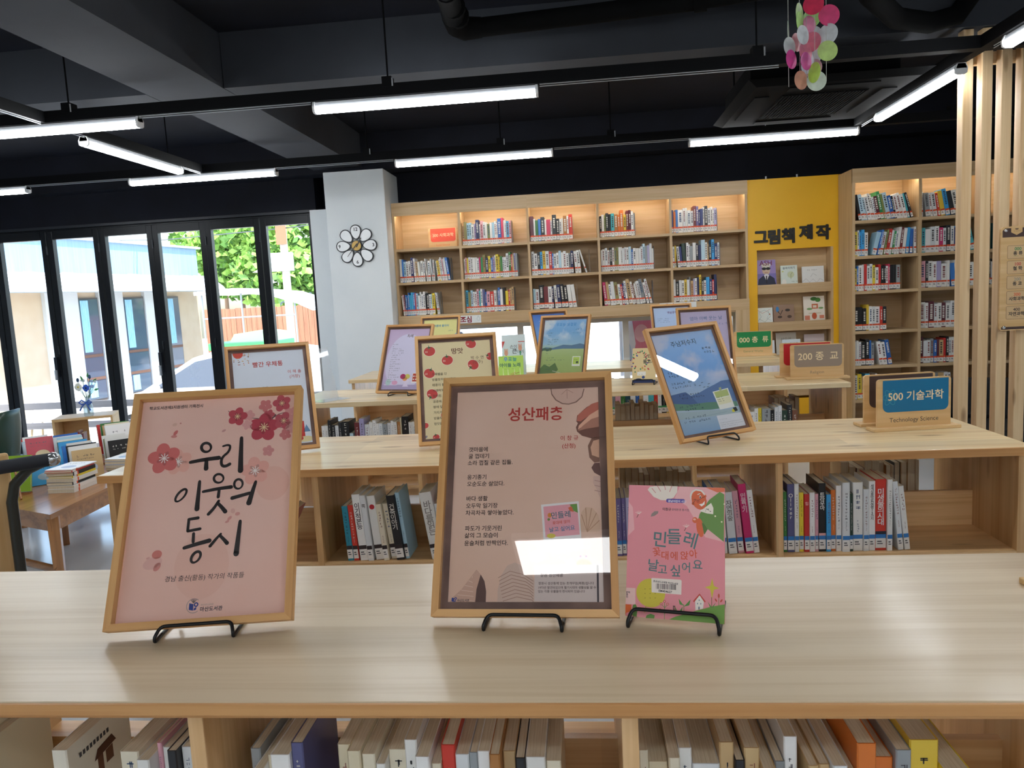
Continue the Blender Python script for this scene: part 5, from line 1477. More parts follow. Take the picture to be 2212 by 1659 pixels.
# ================================================================ books on display
def shown_book(M, W, H, t, hexcol, label, draw, group='books on display', name='picture_book'):
    """book facing the viewer: front cover at local y=0, spine on the left"""
    r = thing(name, label, 'book', M, group)
    mb = MB(); mb.box(-W / 2, W / 2, 0, .0016, 0, H, gloss(hexcol)); mb.box(-W / 2, W / 2, t - .0016, t, 0, H, gloss(hexcol)); mb.box(-W / 2, -W / 2 + .0016, .0016, t - .0016, 0, H, gloss(hexcol))
    co = mb.build('cover', r)
    box('page_block', -W / 2 + .0016, W / 2 - .003, .0016, t - .0016, .002, H - .002, PAGES(), r)
    if draw:
        art = Print(0); draw(art); o = art.build('cover_print', co); o['kind'] = 'stuff'
    return r
def draw_pink(art):
    S = Sheet([(188, 115), (1135, 150), (1125, 1500), (150, 1415)], -.0825, 0, .0825, .225)
    K = S.k; Q = lambda c: P(c, .5)
    def E(x, y, rx, ry, c, lay, rot=0.0, n=20): a = S(x, y); k = K(x, y); art.ell(a[0], a[1], rx * k, ry * k, Q(c), lay, -rot, n)
    def G(pts, c, lay): art.poly(S.P(pts), Q(c), lay)
    def L(pts, w, c, lay): art.stroke(S.P(pts), w * K(*pts[0]), Q(c), lay)
    G([(690, 134), (640, 250), (760, 330), (830, 450), (940, 640), (1128, 690), (1134, 151)], '#f0b4b4', 1); G([(186, 285), (225, 340), (240, 560), (180, 620)], '#f0b0b4', 1)
    G([(372, 165), (395, 135), (450, 128), (560, 127), (668, 132), (665, 190), (630, 245), (560, 272), (500, 268), (430, 235)], '#efe0d2', 2)
    for p in (((470, 128), (500, 180)), ((540, 127), (548, 165)), ((610, 131), (590, 185)), ((415, 150), (450, 195))): L(p, 7, '#d98c8c', 2.4)
    # man in a green jacket
    G([(945, 146), (1133, 150), (1134, 190), (1060, 195), (1000, 168)], '#e5744e', 2); G([(1085, 190), (1130, 215), (1124, 688), (965, 560), (935, 610), (870, 470), (885, 410), (980, 270)], '#6c9148', 3)
    G([(885, 380), (960, 330), (1000, 300), (1022, 350), (1020, 412), (960, 405)], '#f2e6d8', 4); L([(945, 385), (950, 355), (985, 380)], 5, '#b9a89a', 4.3)
    for q in ((960, 362), (972, 362), (993, 385)): E(*q, 5, 5, '#5a4a48', 4.6)
    E(868, 235, 78, 72, '#f0e4da', 3.4, .2); E(880, 270, 72, 98, '#e0693f', 4, -.35); E(940, 232, 14, 16, '#e0693f', 4); E(822, 303, 14, 16, '#e0693f', 4)
    art.stroke(S.P([(815, 185), (850, 168), (905, 178), (935, 215)]), 16 * K(860, 180), Q('#f0e4da'), 4.6)
    L([(818, 300), (850, 270), (878, 272), (905, 252), (940, 235)], 4, '#5d3a2c', 5); E(893, 240, 9, 16, '#f5efe8', 4.8); E(893, 243, 6, 12, '#33241f', 5); L([(828, 268), (850, 262)], 5, '#5d3a2c', 5); E(870, 285, 16, 14, '#c95534', 4.8)
    G([(880, 312), (915, 306), (938, 278), (934, 315), (905, 335)], '#f7efe6', 5); L([(868, 215), (890, 206)], 8, '#f0e4da', 5)
    E(890, 545, 36, 95, '#e0693f', 3.2, -.15); E(840, 470, 27, 30, '#e0693f', 3.2); E(835, 462, 14, 10, '#f0b4a0', 3.6); G([(905, 490), (965, 560), (930, 615)], '#577a3a', 3.4); L([(920, 500), (950, 545)], 4, '#4c6a34', 3.8)
    for q in ((1040, 432), (1103, 489), (1130, 312)): E(*q, 8, 8, '#f2e6c8', 4)
    # badge, leaf and seeds
    art.poly(S.P([(557, 262), (570, 255), (730, 260), (742, 272), (740, 292), (728, 299), (570, 294), (556, 284)]), Q('#5a4a9c'), 3)
    a = S(572, 288); art.text('경남어린이 시인', a[0], a[1], 27 * K(600, 280), Q('#efe6f0'), 4, .02)
    a = S(517, 370); art.text('이창규', a[0], a[1], 32 * K(550, 360), Q('#5d3a3a'), 3, .02); a = S(608, 372); art.text('생태환경 동시집', a[0], a[1], 26 * K(650, 360), Q('#8a5f62'), 3, .01)
    G([(402, 434), (410, 405), (440, 380), (478, 378), (475, 400), (440, 425)], '#9a8580', 3)
    for x, y in ((285, 395), (755, 530)):
        for dx in (-35, -18, 0, 18, 28): art.stroke(S.P([(x, y + 12), (x + dx, y - 22 + abs(dx) * .4)]), 3.5 * K(x, y), Q('#f2ddd4'), 3, False)
        L([(x - 5, y + 15), (x - 20, y + 45)], 6, '#7a4a40', 3)
    # title syllables
    tq = '#5c7a7c'; to = '#dc5a3c'
    for t, x, y, s_, c, rot, b in (('민', 412, 712, 168, tq, -.06, .012), ('들', 556, 692, 168, tq, .03, .012), ('레', 706, 702, 168, tq, -.25, .012), ('꽃', 425, 822, 92, to, .2, .010), ('대', 500, 850, 92, to, 0, .008), ('에', 590, 855, 92, to, 0, .008), ('앉', 690, 852, 92, to, 0, .01), ('아', 782, 842, 92, to, .12, .008), ('날', 362, 955, 128, tq, -.08, .008), ('고', 468, 995, 108, tq, .0, .008), ('싶', 590, 1015, 124, tq, .02, .008), ('어', 702, 975, 108, tq, 0, .008), ('요', 812, 950, 112, tq, .0, .008)):
        a = S(x, y); art.text(t, a[0], a[1], s_ * K(x, y), Q(c), 5, b, rot=rot)
    E(731, 945, 12, 12, '#d28a88', 5.5); E(808, 822, 9, 9, '#dc5a3c', 5.5)
    # lower garden
    E(400, 1190, 145, 140, '#d2bf3a', 3, 0, 30)
    for k in range(9): E(345 + (k % 3) * 50, 1150 + (k // 3) * 45, 6, 4, '#9a8a2c', 3.4)
    art.poly(S.P([(408, 1045), (420, 1042), (694, 1060), (706, 1070), (702, 1208), (410, 1184)]), Q('#f0e2d8'), 5)
    a = S(424, 1080); art.text('경상남도교육청 마산도서관', a[0], a[1], 22 * K(500, 1080), Q('#3a3034'), 6, .02, rot=-.05)
    rnd = random.Random(3)
    x = 455
    while x < 650:
        w = rnd.choice((3, 3, 5, 8)); art.poly(S.P([(x, 1096 + (x - 455) * .06), (x + w, 1096 + (x - 455) * .06), (x + w, 1150 + (x - 455) * .06), (x, 1150 + (x - 455) * .06)]), Q('#4a3c3c'), 6); x += w + rnd.choice((3, 4, 6))
    a = S(478, 1178); art.text('EM404627', a[0], a[1], 31 * K(540, 1180), Q('#2c2428'), 6, .025, rot=-.04)
    G([(160, 1137), (250, 1142), (250, 1303), (152, 1297)], '#ecc3be', 4); G([(152, 1302), (210, 1305), (208, 1372), (160, 1385), (150, 1413)], '#e2661f', 4)
    a = S(158, 1190); art.text('문학', a[0], a[1], 22 * K(170, 1190), Q('#3a3034'), 5, .02); a = S(158, 1212); art.text('동', a[0], a[1], 22 * K(170, 1190), Q('#3a3034'), 5, .02); a = S(158, 1234); art.text('민', a[0], a[1], 22 * K(170, 1190), Q('#3a3034'), 5, .02)
    G([(730, 1400), (800, 1378), (900, 1352), (1000, 1325), (1128, 1303), (1125, 1499), (580, 1452), (640, 1425)], '#6f9a3e', 3)
    G([(208, 1400), (225, 1310), (250, 1295), (270, 1340), (262, 1425), (230, 1420)], '#5f8a3a', 3); G([(350, 1436), (360, 1410), (400, 1395), (440, 1410), (435, 1442)], '#5f8a3a', 3)
    L([(340, 1380), (352, 1325)], 8, '#b9ae3c', 3)
    L([(535, 1450), (538, 1280)], 6, '#7d9a52', 4)
    for p in (((537, 1390), (492, 1356)), ((537, 1395), (570, 1365)), ((538, 1335), (503, 1300)), ((538, 1338), (568, 1302))): L(p, 5, '#7d9a52', 4)
    for q in ((537, 1273), (503, 1297), (568, 1300), (492, 1355), (570, 1366)): E(*q, 13, 13, '#d4564e', 4.5); E(*q, 7, 7, '#ecb0aa', 4.8)
    a = S(640, 1385); art.text('푸른책', a[0], a[1], 25 * K(630, 1350), Q('#33402c'), 5, .02, rot=1.57)
    for bx, by, tip in ((668, 1395, ((640, 1318), (716, 1322))), (726, 1395, ((675, 1245), (793, 1255)))):
        L([(bx, by), (bx, (tip[0][1] + 60))], 6, '#5f8a3a', 4)
        for tx, ty in tip: G([(bx, ty + 70), (tx, ty), ((bx + tx) / 2 + (tx - bx) * .3, ty + 58)], '#5c8f42', 4.4)
    G([(838, 1265), (882, 1215), (925, 1272), (915, 1345), (840, 1362)], '#efe6dc', 4)
    art.stroke(S.P([(826, 1272), (882, 1205), (932, 1275)]), 16 * K(880, 1240), Q('#cf4638'), 4.5)
    for q, w, h_ in (((878, 1262), 6, 8), ((862, 1295), 5, 9), ((893, 1297), 5, 9)): E(*q, w, h_, '#8a8f9c', 4.8)
    G([(867, 1355), (868, 1330), (876, 1322), (884, 1330), (884, 1352)], '#8a8f9c', 4.8)
    a = S(1005, 1140); k = K(1005, 1140)
    art.poly([(a[0], a[1] + 95 * k), (a[0] + 18 * k, a[1] + 18 * k), (a[0] + 70 * k, a[1]), (a[0] + 18 * k, a[1] - 18 * k), (a[0], a[1] - 105 * k), (a[0] - 18 * k, a[1] - 18 * k), (a[0] - 72 * k, a[1]), (a[0] - 18 * k, a[1] + 18 * k)], Q('#d6c33e'), 4)
    L([(1000, 1330), (1000, 1235)], 6, '#6f5a2c', 3.5); G([(1000, 1330), (960, 1275), (985, 1335)], '#5c8f42', 4); G([(1000, 1330), (1042, 1285), (1015, 1335)], '#5c8f42', 4)
    L([(1070, 1315), (1070, 1225)], 5, '#6f8a3c', 4); E(1070, 1220, 9, 22, '#c9503a', 4.4); E(1042, 1262, 8, 18, '#c9503a', 4.4, -.6); E(1095, 1268, 8, 18, '#c9503a', 4.4, .6)
PB = (.131, 1.245, .944, -.235, .36, 0.0)
shown_book(frame_matrix(*PB), .165, .225, .011, '#e88f98', 'pink picture book with a green-jacketed man and a yellow dandelion', draw_pink)
easel(.131, 1.245, -.235, .36, 'black wire easel under the pink picture book', .15, .15, .030, .011, .12)
def draw_wetbook(art):
    Q = lambda c: P(c, .5)
    art.rect(-.077, 0, .077, .07, Q('#8fc04a'), 1)
    for x in (-.05, -.02, .02, .055): art.stroke([(x, .12), (x + .004, .05), (x - .002, 0)], [.004, .010, .008], Q('#d3eb9a'), 1.4)
    art.text('우포늪', -.045, .168, .030, Q('#2f9a8a'), 3, .02); art.text('아이들 노래', -.071, .132, .027, Q('#2c6a5c'), 3, .02)
    art.text('우', -.045, .168, .030, Q('#3f7fd0'), 4, .02); art.marks(-.04, .115, 10, .006, Q('#6f9a4a'), 3, random.Random(4))
    art.ell(.02, .035, .028, .034, Q('#3f5a55'), 3); art.ell(.02, .055, .02, .012, Q('#4d6b66'), 3.4); art.stroke([(-.005, .075), (.05, .095)], .003, Q('#a87a3c'), 3); art.stroke([(.012, .045), (.03, .05)], .003, Q('#20302c'), 3.6)
    for x in (0, .012, .024): art.ell(x, .085 + x * .4, .003, .003, Q('#d05a3c'), 3, n=8)
    art.ell(-.045, .045, .02, .03, Q('#a6d862'), 2)
shown_book(T(-.459, 4.64, .9412, .02, -.26), .155, .20, .010, '#b3dd5c', 'lime green picture book with a frog, between tomato and wetland posters', draw_wetbook)
easel(-.459, 4.64, .02, .26, 'black wire easel under the lime green picture book', .13, .14, .03, .010, .12)
def draw_hand(art):
    Q = lambda c: P(c, .5)
    art.poly([(-.075, .29), (-.055, .29), (-.075, .24)], Q('#c9453c'), 2); art.rect(.03, .282, .07, .287, Q('#c9584c'), 2)
    art.text('손이', -.025, .245, .026, Q('#33343a'), 3, .0); art.text('큰', -.012, .213, .036, Q('#26272c'), 3, .01); art.text('아이', .020, .213, .024, Q('#33343a'), 3, 0)
    for sx in (-1, 1):
        x, z = sx * .045 - .004, .215 + (.03 if sx > 0 else 0)
        art.ell(x, z, .012, .018, Q('#e0a58a'), 3); art.rect(x - .004, z - .045, x + .005, z - .015, Q('#5aa882'), 2.6)
        for k in range(4): art.stroke([(x - .009 + k * .006, z + .012), (x - .011 + k * .007, z + .026)], .004, Q('#e0a58a'), 3)
shown_book(T(-.448, 4.765, .932, .02, -.16), .148, .33, .010, '#d8e6e8', 'pale grey picture book with two raised hands, behind the lime green one', draw_hand)
def draw_fish(art):
    Q = lambda c: P(c, .5); rnd = random.Random(9)
    art.text('느린', -.005, .155, .026, Q('#2b2b2b'), 3, .012); art.text('물고기', -.006, .122, .026, Q('#2b2b2b'), 3, .02)
    for k in range(34):
        w = k * .55; r = .035 + .028 * rnd.random()
        art.ell(-.02 + r * math.cos(w) * 1.0, .135 + r * 1.25 * math.sin(w), rnd.uniform(.004, .008), rnd.uniform(.003, .005), Q(rnd.choice(('#c93f4a', '#2f7a5a', '#d8a33c', '#3a4fa0', '#7d5a9c', '#4f9c6a'))), 2, w, 8)
    art.rect(-.04, .045, .012, .07, Q('#f0eee6'), 3); art.marks(-.036, .05, 7, .006, Q('#3a3a3a'), 4, rnd)
    art.ell(-.002, .035, .009, .009, Q('#2f4f8f'), 3); art.rect(-.07, 0, .07, .018, Q('#24376a'), 2); art.ell(-.03, .02, .02, .008, Q('#24376a'), 2)
shown_book(T(.345, 4.60, .9420, -.25, -.3), .14, .215, .012, '#e6cf98', 'cream picture book ringed with small colourful fish, beside the lake poster', draw_fish)
easel(.345, 4.60, -.25, .3, 'black wire easel under the cream fish picture book', .13, .14, .032, .012, .12)
# ---- picture books on the ledges of the yellow panel
def cov(bg, shapes):
    def d(art):
        for s_ in shapes:
            k = s_[0]
            if k == 'e': art.ell(s_[1], s_[2], s_[3], s_[4], P(s_[5], .5), s_[6] if len(s_) > 6 else 2)
            elif k == 'r': art.rect(s_[1], s_[2], s_[3], s_[4], P(s_[5], .5), s_[6] if len(s_) > 6 else 2)
            elif k == 't': art.text(s_[1], s_[2], s_[3], s_[4], P(s_[5], .5), 5, .01, 'CENTER')
            elif k == 's': art.stroke(s_[1], s_[2], P(s_[3], .5), 3)
            elif k == 'm': art.marks(s_[1], s_[2], s_[3], s_[4], P(s_[5], .5), 4, random.Random(3))
    return d
def ledge_book(cx, row_, W, H, bg, label, shapes, yaw=0.0):
    z = LEDGE[row_] - .018
    shown_book(T(cx, 7.160, z, yaw, -.13), W, H, .008, bg, label, cov(bg, shapes), 'picture books on the yellow panel ledges')
ash = [('r', -.087, 0, .087, .12, '#7d74b8'), ('t', 'ASH', 0, .195, .062, '#7a3052'), ('e', .0, .155, .036, .05, '#d9bfa8'), ('e', .0, .195, .042, .022, '#d6d2c4', 2.4), ('e', -.018, .165, .02, .013, '#16161c', 4), ('e', .018, .165, .02, .013, '#16161c', 4), ('s', [(-.04, .168), (.04, .168)], .004, '#16161c'), ('s', [(-.012, .130), (.014, .130)], .004, '#a8584a')]
def draw_ash(art):
    cov('', ash)(art)
    art.poly([(-.082, 0), (-.07, .07), (-.025, .105), (0, .06), (.028, .105), (.07, .075), (.085, 0)], P('#232a44', .5), 3)
    art.poly([(-.022, .105), (0, .05), (.024, .105), (.01, .115), (-.01, .115)], P('#e8e8ec', .5), 3.4); art.poly([(-.006, .10), (.006, .10), (.004, .03), (-.004, .03)], P('#15161c', .5), 3.8)
shown_book(T(1.676, 7.160, LEDGE[0] - .018, .03, -.13), .172, .245, .008, '#a08cc8', 'purple magazine reading ASH with a man in dark glasses', draw_ash, 'picture books on the yellow panel ledges')
ledge_book(1.876, 0, .148, .185, '#dfeae0', 'pale green picture book with a sketched tree', [('t', '숲속이야기', 0, .152, .024, '#3c5a6a'), ('e', .015, .10, .03, .03, '#cfd8b0'), ('s', [(.015, .06), (.015, .1), (.03, .12)], .003, '#7a8a5a'), ('e', -.045, .03, .02, .03, '#f0f0e6'), ('m', .02, .03, 5, .012, '#6a7a6a'), ('e', -.055, .13, .008, .005, '#c9cf5a')])
ledge_book(2.085, 0, .19, .165, '#e6e8e6', 'white landscape picture book with a grey line drawing', [('m', -.05, .125, 7, .012, '#6a6a72'), ('s', [(-.09, .03), (-.06, .055), (-.03, .02), (0, .05), (.03, .015), (.06, .05), (.09, .03)], .002, '#8a8e92'), ('s', [(-.02, .07), (.0, .10), (.03, .08)], .002, '#8a8e92')], -.06)
ledge_book(1.655, 1, .142, .15, '#e8eee8', 'white picture book covered in coloured squiggles', [('s', [(-.06, .03), (-.03, .07), (-.05, .11), (0, .13), (.04, .1), (.02, .05), (.06, .03)], .002, '#5f9ab0'), ('s', [(-.05, .05), (.0, .02), (.05, .07), (.03, .12)], .002, '#6a7a4a'), ('s', [(-.06, .13), (-.02, .10), (.05, .135)], .002, '#c9584a'), ('e', .045, .09, .006, .006, '#d8704a')])
ledge_book(1.825, 1, .185, .17, '#9b7d68', 'brown picture book with a blue bird', [('e', -.055, .13, .014, .026, '#3f86c0'), ('s', [(-.05, .11), (-.03, .08), (-.01, .12)], .008, '#4a382e'), ('e', .035, .12, .022, .012, '#3a302c'), ('e', -.035, .06, .02, .012, '#4a382e'), ('e', .05, .06, .02, .014, '#5a4436')])
ledge_book(2.095, 1, .185, .235, '#f0e9dc', 'white picture book with a red house and green leaves', [('r', -.02, .12, .035, .165, '#c9704a'), ('r', -.01, .13, .022, .152, '#e8ddc8', 3), ('e', .0, .21, .03, .018, '#3f7a34'), ('e', .035, .20, .025, .02, '#4c8a3c'), ('e', .0, .055, .022, .03, '#c45a34', 3), ('r', -.085, .02, -.04, .06, '#d8866a'), ('r', .045, .03, .085, .06, '#d8866a'), ('e', -.04, .12, .025, .010, '#7fa86a'), ('e', .06, .125, .022, .009, '#7fa86a'), ('r', -.05, .075, .06, .085, '#d9d2b8')])
ledge_book(1.675, 2, .13, .15, '#e6edf2', 'pale picture book with blue drops', [('e', -.02, .105, .010, .016, '#4a8ac8'), ('e', .02, .105, .010, .016, '#4a8ac8'), ('t', '아기새', 0, .05, .032, '#22324a')])
ledge_book(1.845, 2, .18, .215, '#cfc9bc', 'grey beige picture book behind the purple-lettered one', [('t', '산으로', -.0, .14, .035, '#8a8578')])
ledge_book(2.095, 2, .18, .19, '#b9aeb4', 'misty grey picture book showing a car', [('r', -.09, .02, .09, .07, '#6d6670'), ('e', .01, .09, .05, .022, '#4a4650'), ('r', -.09, .13, .09, .19, '#d0c3c4')])
shown_book(T(1.878, 7.118, LEDGE[2] + .0012, 0, -.1), .16, .135, .006, '#dfeaf0', 'white picture book with purple bubble lettering', cov('', [('t', '우리마을', 0, .075, .036, '#8a6aa8'), ('e', -.05, .09, .012, .012, '#7fb0a0'), ('e', .05, .05, .012, .01, '#d88aa8')]), 'picture books on the yellow panel ledges')
# ================================================================ reading tables by the window
TZ = .49
def table(poly, label, legs, stretch=None):
    r = thing('reading_table', label, 'table')
    MB().prism(poly, TZ - .028, TZ, tablewood(1), 2).build('table_top', r, None, .003)
    cx_ = sum(p[0] for p in poly) / len(poly); cy_ = sum(p[1] for p in poly) / len(poly)
    ins = [(p[0] + (cx_ - p[0]) * .07, p[1] + (cy_ - p[1]) * .07) for p in poly]
    n = len(ins)
    for i in range(n):
        a, b = Vector((*ins[i], 0)), Vector((*ins[(i + 1) % n], 0)); d = (b - a).normalized(); q = Vector((-d.y, d.x, 0)) * .011
        c = [a + q, b + q, b - q, a - q]
        MB().prism([(v.x, v.y) for v in c], TZ - .105, TZ - .028, tablewood(0), 2).build('apron', r)
    for i in range(n):
        a = Vector((*ins[i], 0)); b = Vector((cx_, cy_, 0)); d = (b - a).normalized(); a = a + d * .03
        rz = math.atan2(d.y, d.x)
        m = MB(); M = T(a.x, a.y, 0, rz)
        V = []
        for z, h in ((0, .028), (TZ - .028, .036)):
            V += [(-h, -h * .8, z), (h, -h * .8, z), (h, h * .8, z), (-h, h * .8, z)]
        m.add(V, [(0, 3, 2, 1), (4, 5, 6, 7), (0, 1, 5, 4), (1, 2, 6, 5), (2, 3, 7, 6), (3, 0, 4, 7)], tablewood(2), M)
        m.build('leg', r, None, .004)
    if stretch:
        a, b = ins[stretch[0]], ins[stretch[1]]
        m = MB(); m.tube([(a[0], a[1], .17), (b[0], b[1], .17)], .024, tablewood(0), 4); m.build('stretcher', r)
    return r
T1P = [(-2.83, 3.64), (-2.965, 5.13), (-3.58, 4.70), (-3.51, 3.955)]
T2P = [(-3.06, 5.21), (-4.25, 5.79), (-4.22, 5.06), (-3.66, 4.765)]
table(T1P, 'brown trapezoid reading table with piles of books, nearest the pine bookcases', 4, (0, 3))
table(T2P, 'brown trapezoid reading table crowded with standing books, close to the glass doors', 4)
TBK = [0]
def tbook(M, W, H, t, code, label, group, kind=0):
    """book with parts; local x width, y thickness (cover at y=0), z height; spine on the +x side"""
    r = thing('book', label, 'book', M, group)
    hx = code if code[0] == '#' else CODE[code][1][TBK[0] % len(CODE[code][1])]; TBK[0] += 1
    mb = MB(); k = gloss(hx)
    mb.box(-W / 2, W / 2, 0, .0014, 0, H, k); mb.box(-W / 2, W / 2, t - .0014, t, 0, H, k); mb.box(W / 2 - .0014, W / 2, .0014, t - .0014, 0, H, k)
    co = mb.build('cover', r)
    box('page_block', -W / 2 + .002, W / 2 - .0014, .0014, t - .0014, .0015, H - .0015, PAGES(), r)
    rnd = random.Random(TBK[0])
    pr = Print(0); ic = P('#ece8e0' if hx in ('#1f2a58',) or code in 'kGnTMdurgmb' else '#3d3d44', .5)
    if kind == 0:
        pr.marks(-W * .35, H * .75, 6, W * .1, ic, 1, rnd); pr.marks(-W * .35, H * .66, 9, W * .06, ic, 1, rnd)
        pr.ell(W * .05, H * .35, W * .26, H * .16, P(rnd.choice(('#d8c49a', '#a9c0d4', '#b9c4d8', '#8fae9a')), .5), 1)
    pr.build('cover_print', co)['kind'] = 'stuff'
    # label on the spine edge
    m = MB(); m.box(W / 2, W / 2 + .0005, .001, t - .001, .01, .04, STK); m.box(W / 2, W / 2 + .0005, .001, t - .001, .04, .052, P(OR, .5)); m.build('spine_label', r)['kind'] = 'stuff'
    return r
# ---- two piles
def pile(cx, cy, rz, cols, name_, group):
    z = TZ + .0005; rnd = random.Random(int(cx * -100))
    for i, (c, t, w, h) in enumerate(cols):
        dx, dy = rnd.uniform(-.008, .008), rnd.uniform(-.006, .006)
        # lying flat: thickness upwards, spine towards +x
        M = T(cx + dx, cy + dy - h / 2, z + t, rz + rnd.uniform(-.03, .03)) @ Matrix.Rotation(-math.pi / 2, 4, 'X')
        M = T(cx + dx, cy + dy, z, rz + rnd.uniform(-.04, .04)) @ Matrix(((1, 0, 0, 0), (0, 0, 1, -h / 2), (0, -1, 0, t), (0, 0, 0, 1)))
        where = 'bottom' if i == 0 else ('top' if i == len(cols) - 1 else ordn(i) + ' from bottom')
        nm = CODE[c][0]
        tbook(M, w, h, t, c, '%s book in the %s, %s' % (nm, name_, where), group)
        z += t + .0006
pile(-3.112, 4.225, .02, (('w', .022, .168, .232), ('w', .020, .165, .228), ('k', .018, .16, .225), ('w', .022, .17, .23), ('y', .012, .15, .22), ('k', .022, .165, .225), ('r', .012, .166, .23), ('w', .006, .168, .23)), 'eight-book pile beside lime green book', 'books in the front pile on the reading table')
pile(-2.995, 4.60, -.05, (('y', .022, .15, .215), ('k', .016, .15, .21), ('v', .020, .155, .215), ('w', .018, .16, .22), ('b', .022, .16, .22), ('w', .014, .165, .23)), 'six-book pile at the table edge', 'books in the rear pile on the reading table')
# ---- lime green book on a small wooden easel
gb = shown_book(T(-3.385, 4.10, TZ + .0152, .12, -.2), .175, .215, .014, '#8db52c', 'lime green book leaning on a wooden easel on the reading table', lambda a: (a.rect(.02, .17, .07, .2, P('#e8e6e0', .5), 2), a.marks(.025, .178, 6, .007, P('#3a3a3c', .5), 3, random.Random(2))), 'books shown on the reading table')
es = thing('wooden_easel', 'small wooden easel with a slanting dowel on the reading table', 'easel', T(-3.385, 4.10, TZ, .12))
m = MB(); m.tube([(.012, -.005, .19), (.125, -.155, .006)], .0065, tablewood(2), 8); m.build('dowel', es)
m = MB(); m.box(-.07, .085, -.012, .02, 0, .0115, tablewood(0)); m.build('ledge', es)
m = MB(); m.tube([(-.05, .03, .012), (-.05, .075, .2)], .006, tablewood(2), 8); m.build('upright', es)
# ---- books standing one behind the other, covers to the room
def bins(start, n, cols, name_, step=.048, yaw=.78, tilt=.2, hh=(.17, .215), seed=1):
    rnd = random.Random(seed)
    bx_, by_ = -math.sin(yaw), math.cos(yaw)
    x, y = start; i = 0
    for c in cols:
        t = rnd.uniform(.010, .022); W = rnd.uniform(.145, .185); H = rnd.uniform(*hh)
        tl = tilt + rnd.uniform(-.04, .04)
        M = T(x + rnd.uniform(-.01, .01) * math.cos(yaw), y, TZ + t * math.sin(tl) + .001, yaw + rnd.uniform(-.05, .05), -tl)
        tbook(M, W, H, t, c, '%s book in the %s, %s from the front' % (CODE[c][0], name_, ordn(i)), 'books standing on the reading tables')
        x += bx_ * (step + t * .3); y += by_ * (step + t * .3); i += 1
bins((-3.17, 4.47), 7, 'ewwkwbw', 'row behind the front pile', seed=3)
bins((-3.36, 4.33), 5, 'sbwws', 'row behind the lime green book', seed=8, hh=(.14, .18))
bins((-3.13, 4.78), 5, 'kwyvw', 'row beside the rear pile', seed=4)
bins((-3.36, 5.12), 6, 'wcegwr', 'tall row near the glass doors', seed=5, hh=(.21, .25))
bins((-3.56, 4.90), 6, 'sgwlwb', 'middle row on the far table', seed=6, hh=(.15, .19))
bins((-4.0, 5.12), 5, 'lwlwr', 'last row beside the green chair', seed=7, hh=(.13, .16))
# two red hardbacks propped upright
tbook(T(-2.985, 4.985, TZ + .006, .72, -.22), .20, .27, .02, '#b3202f', 'large crimson hardback propped upright near the glass doors', 'red hardbacks on the reading tables')
tbook(T(-3.86, 4.96, TZ + .0105, .72, -.5), .17, .2, .02, '#b81d38', 'crimson hardback leaning low near the green chair', 'red hardbacks on the reading tables')
for i, (x, y, rz, c, lab) in enumerate(((-3.30, 4.98, .7, 'w', 'white book lying across the standing rows'),)):
    pass
# ================================================================ book trolley at the aisle end
ct = thing('book_trolley', 'book trolley with a dark tube handle and a birch end panel', 'trolley', T(-1.85, 2.22, 0, math.atan2(-.74, -.67)))
# local x runs along the handle, away from the camera axis
TUB = P('#3f423f', .35, .5)
box('end_panel', -.012, .47, -.05, -.032, .12, 1.085, birch(2), ct, .02)
m = MB(); m.tube([(0, 0, .08), (0, 0, .93), (-.012, .006, .985), (-.05, .03, 1.03), (-.095, .055, 1.052), (-.12, .07, 1.056)], .0165, TUB, 12); m.build('post', ct)
m = MB(); m.tube([(-.105, .062, 1.056), (.50, .062, 1.056)], .0215, P('#20242c', .7), 14); m.build('grip', ct)
m = MB(); m.ball((-.115, .066, 1.056), .0235, P('#b9bdc0', .2, .8), 12, 8); m.build('end_cap', ct)
m = MB(); m.tube([(.49, 0, .08), (.49, 0, .93), (.49, .03, 1.03), (.49, .06, 1.056)], .0165, TUB, 12); m.build('post', ct)
for z in (.14, .45, .76):
    box('tray', .02, .47, -.62, -.06, z, z + .018, birch(0), ct)
for x in (.0, .49):
    m = MB(); m.tube([(x, -.62, .08), (x, -.62, .95)], .0165, TUB, 12); m.build('post', ct)
    for y in (0, -.62):
        m = MB(); m.tube([(x - .012, y, .04), (x + .012, y, .04)], .04, P('#202225', .6), 16); m.build('caster', ct)
# ================================================================ green chair
gc = thing('shell_chair', 'dark green shell chair by the glass doors', 'chair', T(-4.68, 5.42, 0, -1.35))
GR = P('#203a2c', .35)
m = MB()
nu, nv = 12, 8; V = []; F = []
for j in range(nv + 1):
    v = j / nv
    for i in range(nu + 1):
        u = -1 + 2 * i / nu
        w = .225 * (1 - .35 * max(0, v - .7) / .3 * abs(u) ** 3) * (.9 + .1 * math.sin(v * 3.14))
        V.append((u * w, .19 + .05 * v - .07 * u * u, .43 + .40 * (v - .06 * abs(u) ** 4 * v)))
for j in range(nv):
    for i in range(nu):
        a = j * (nu + 1) + i; F.append((a, a + 1, a + nu + 2, a + nu + 1))
n = len(V); V2 = [(x, y + .018, z) for x, y, z in V]
edge = [i for i in range(nu + 1)] + [j * (nu + 1) + nu for j in range(1, nv + 1)] + [nv * (nu + 1) + i for i in range(nu - 1, -1, -1)] + [j * (nu + 1) for j in range(nv - 1, 0, -1)]
m.add(V + V2, F + [tuple(i + n for i in f[::-1]) for f in F] + [(edge[k], edge[k - 1], edge[k - 1] + n, edge[k] + n) for k in range(len(edge))], GR, None, True)
m.build('backrest', gc)
MB().prism(rounded(-.22, -.2, .22, .2, .08), .41, .44, GR, 2).build('seat', gc, None, .008)
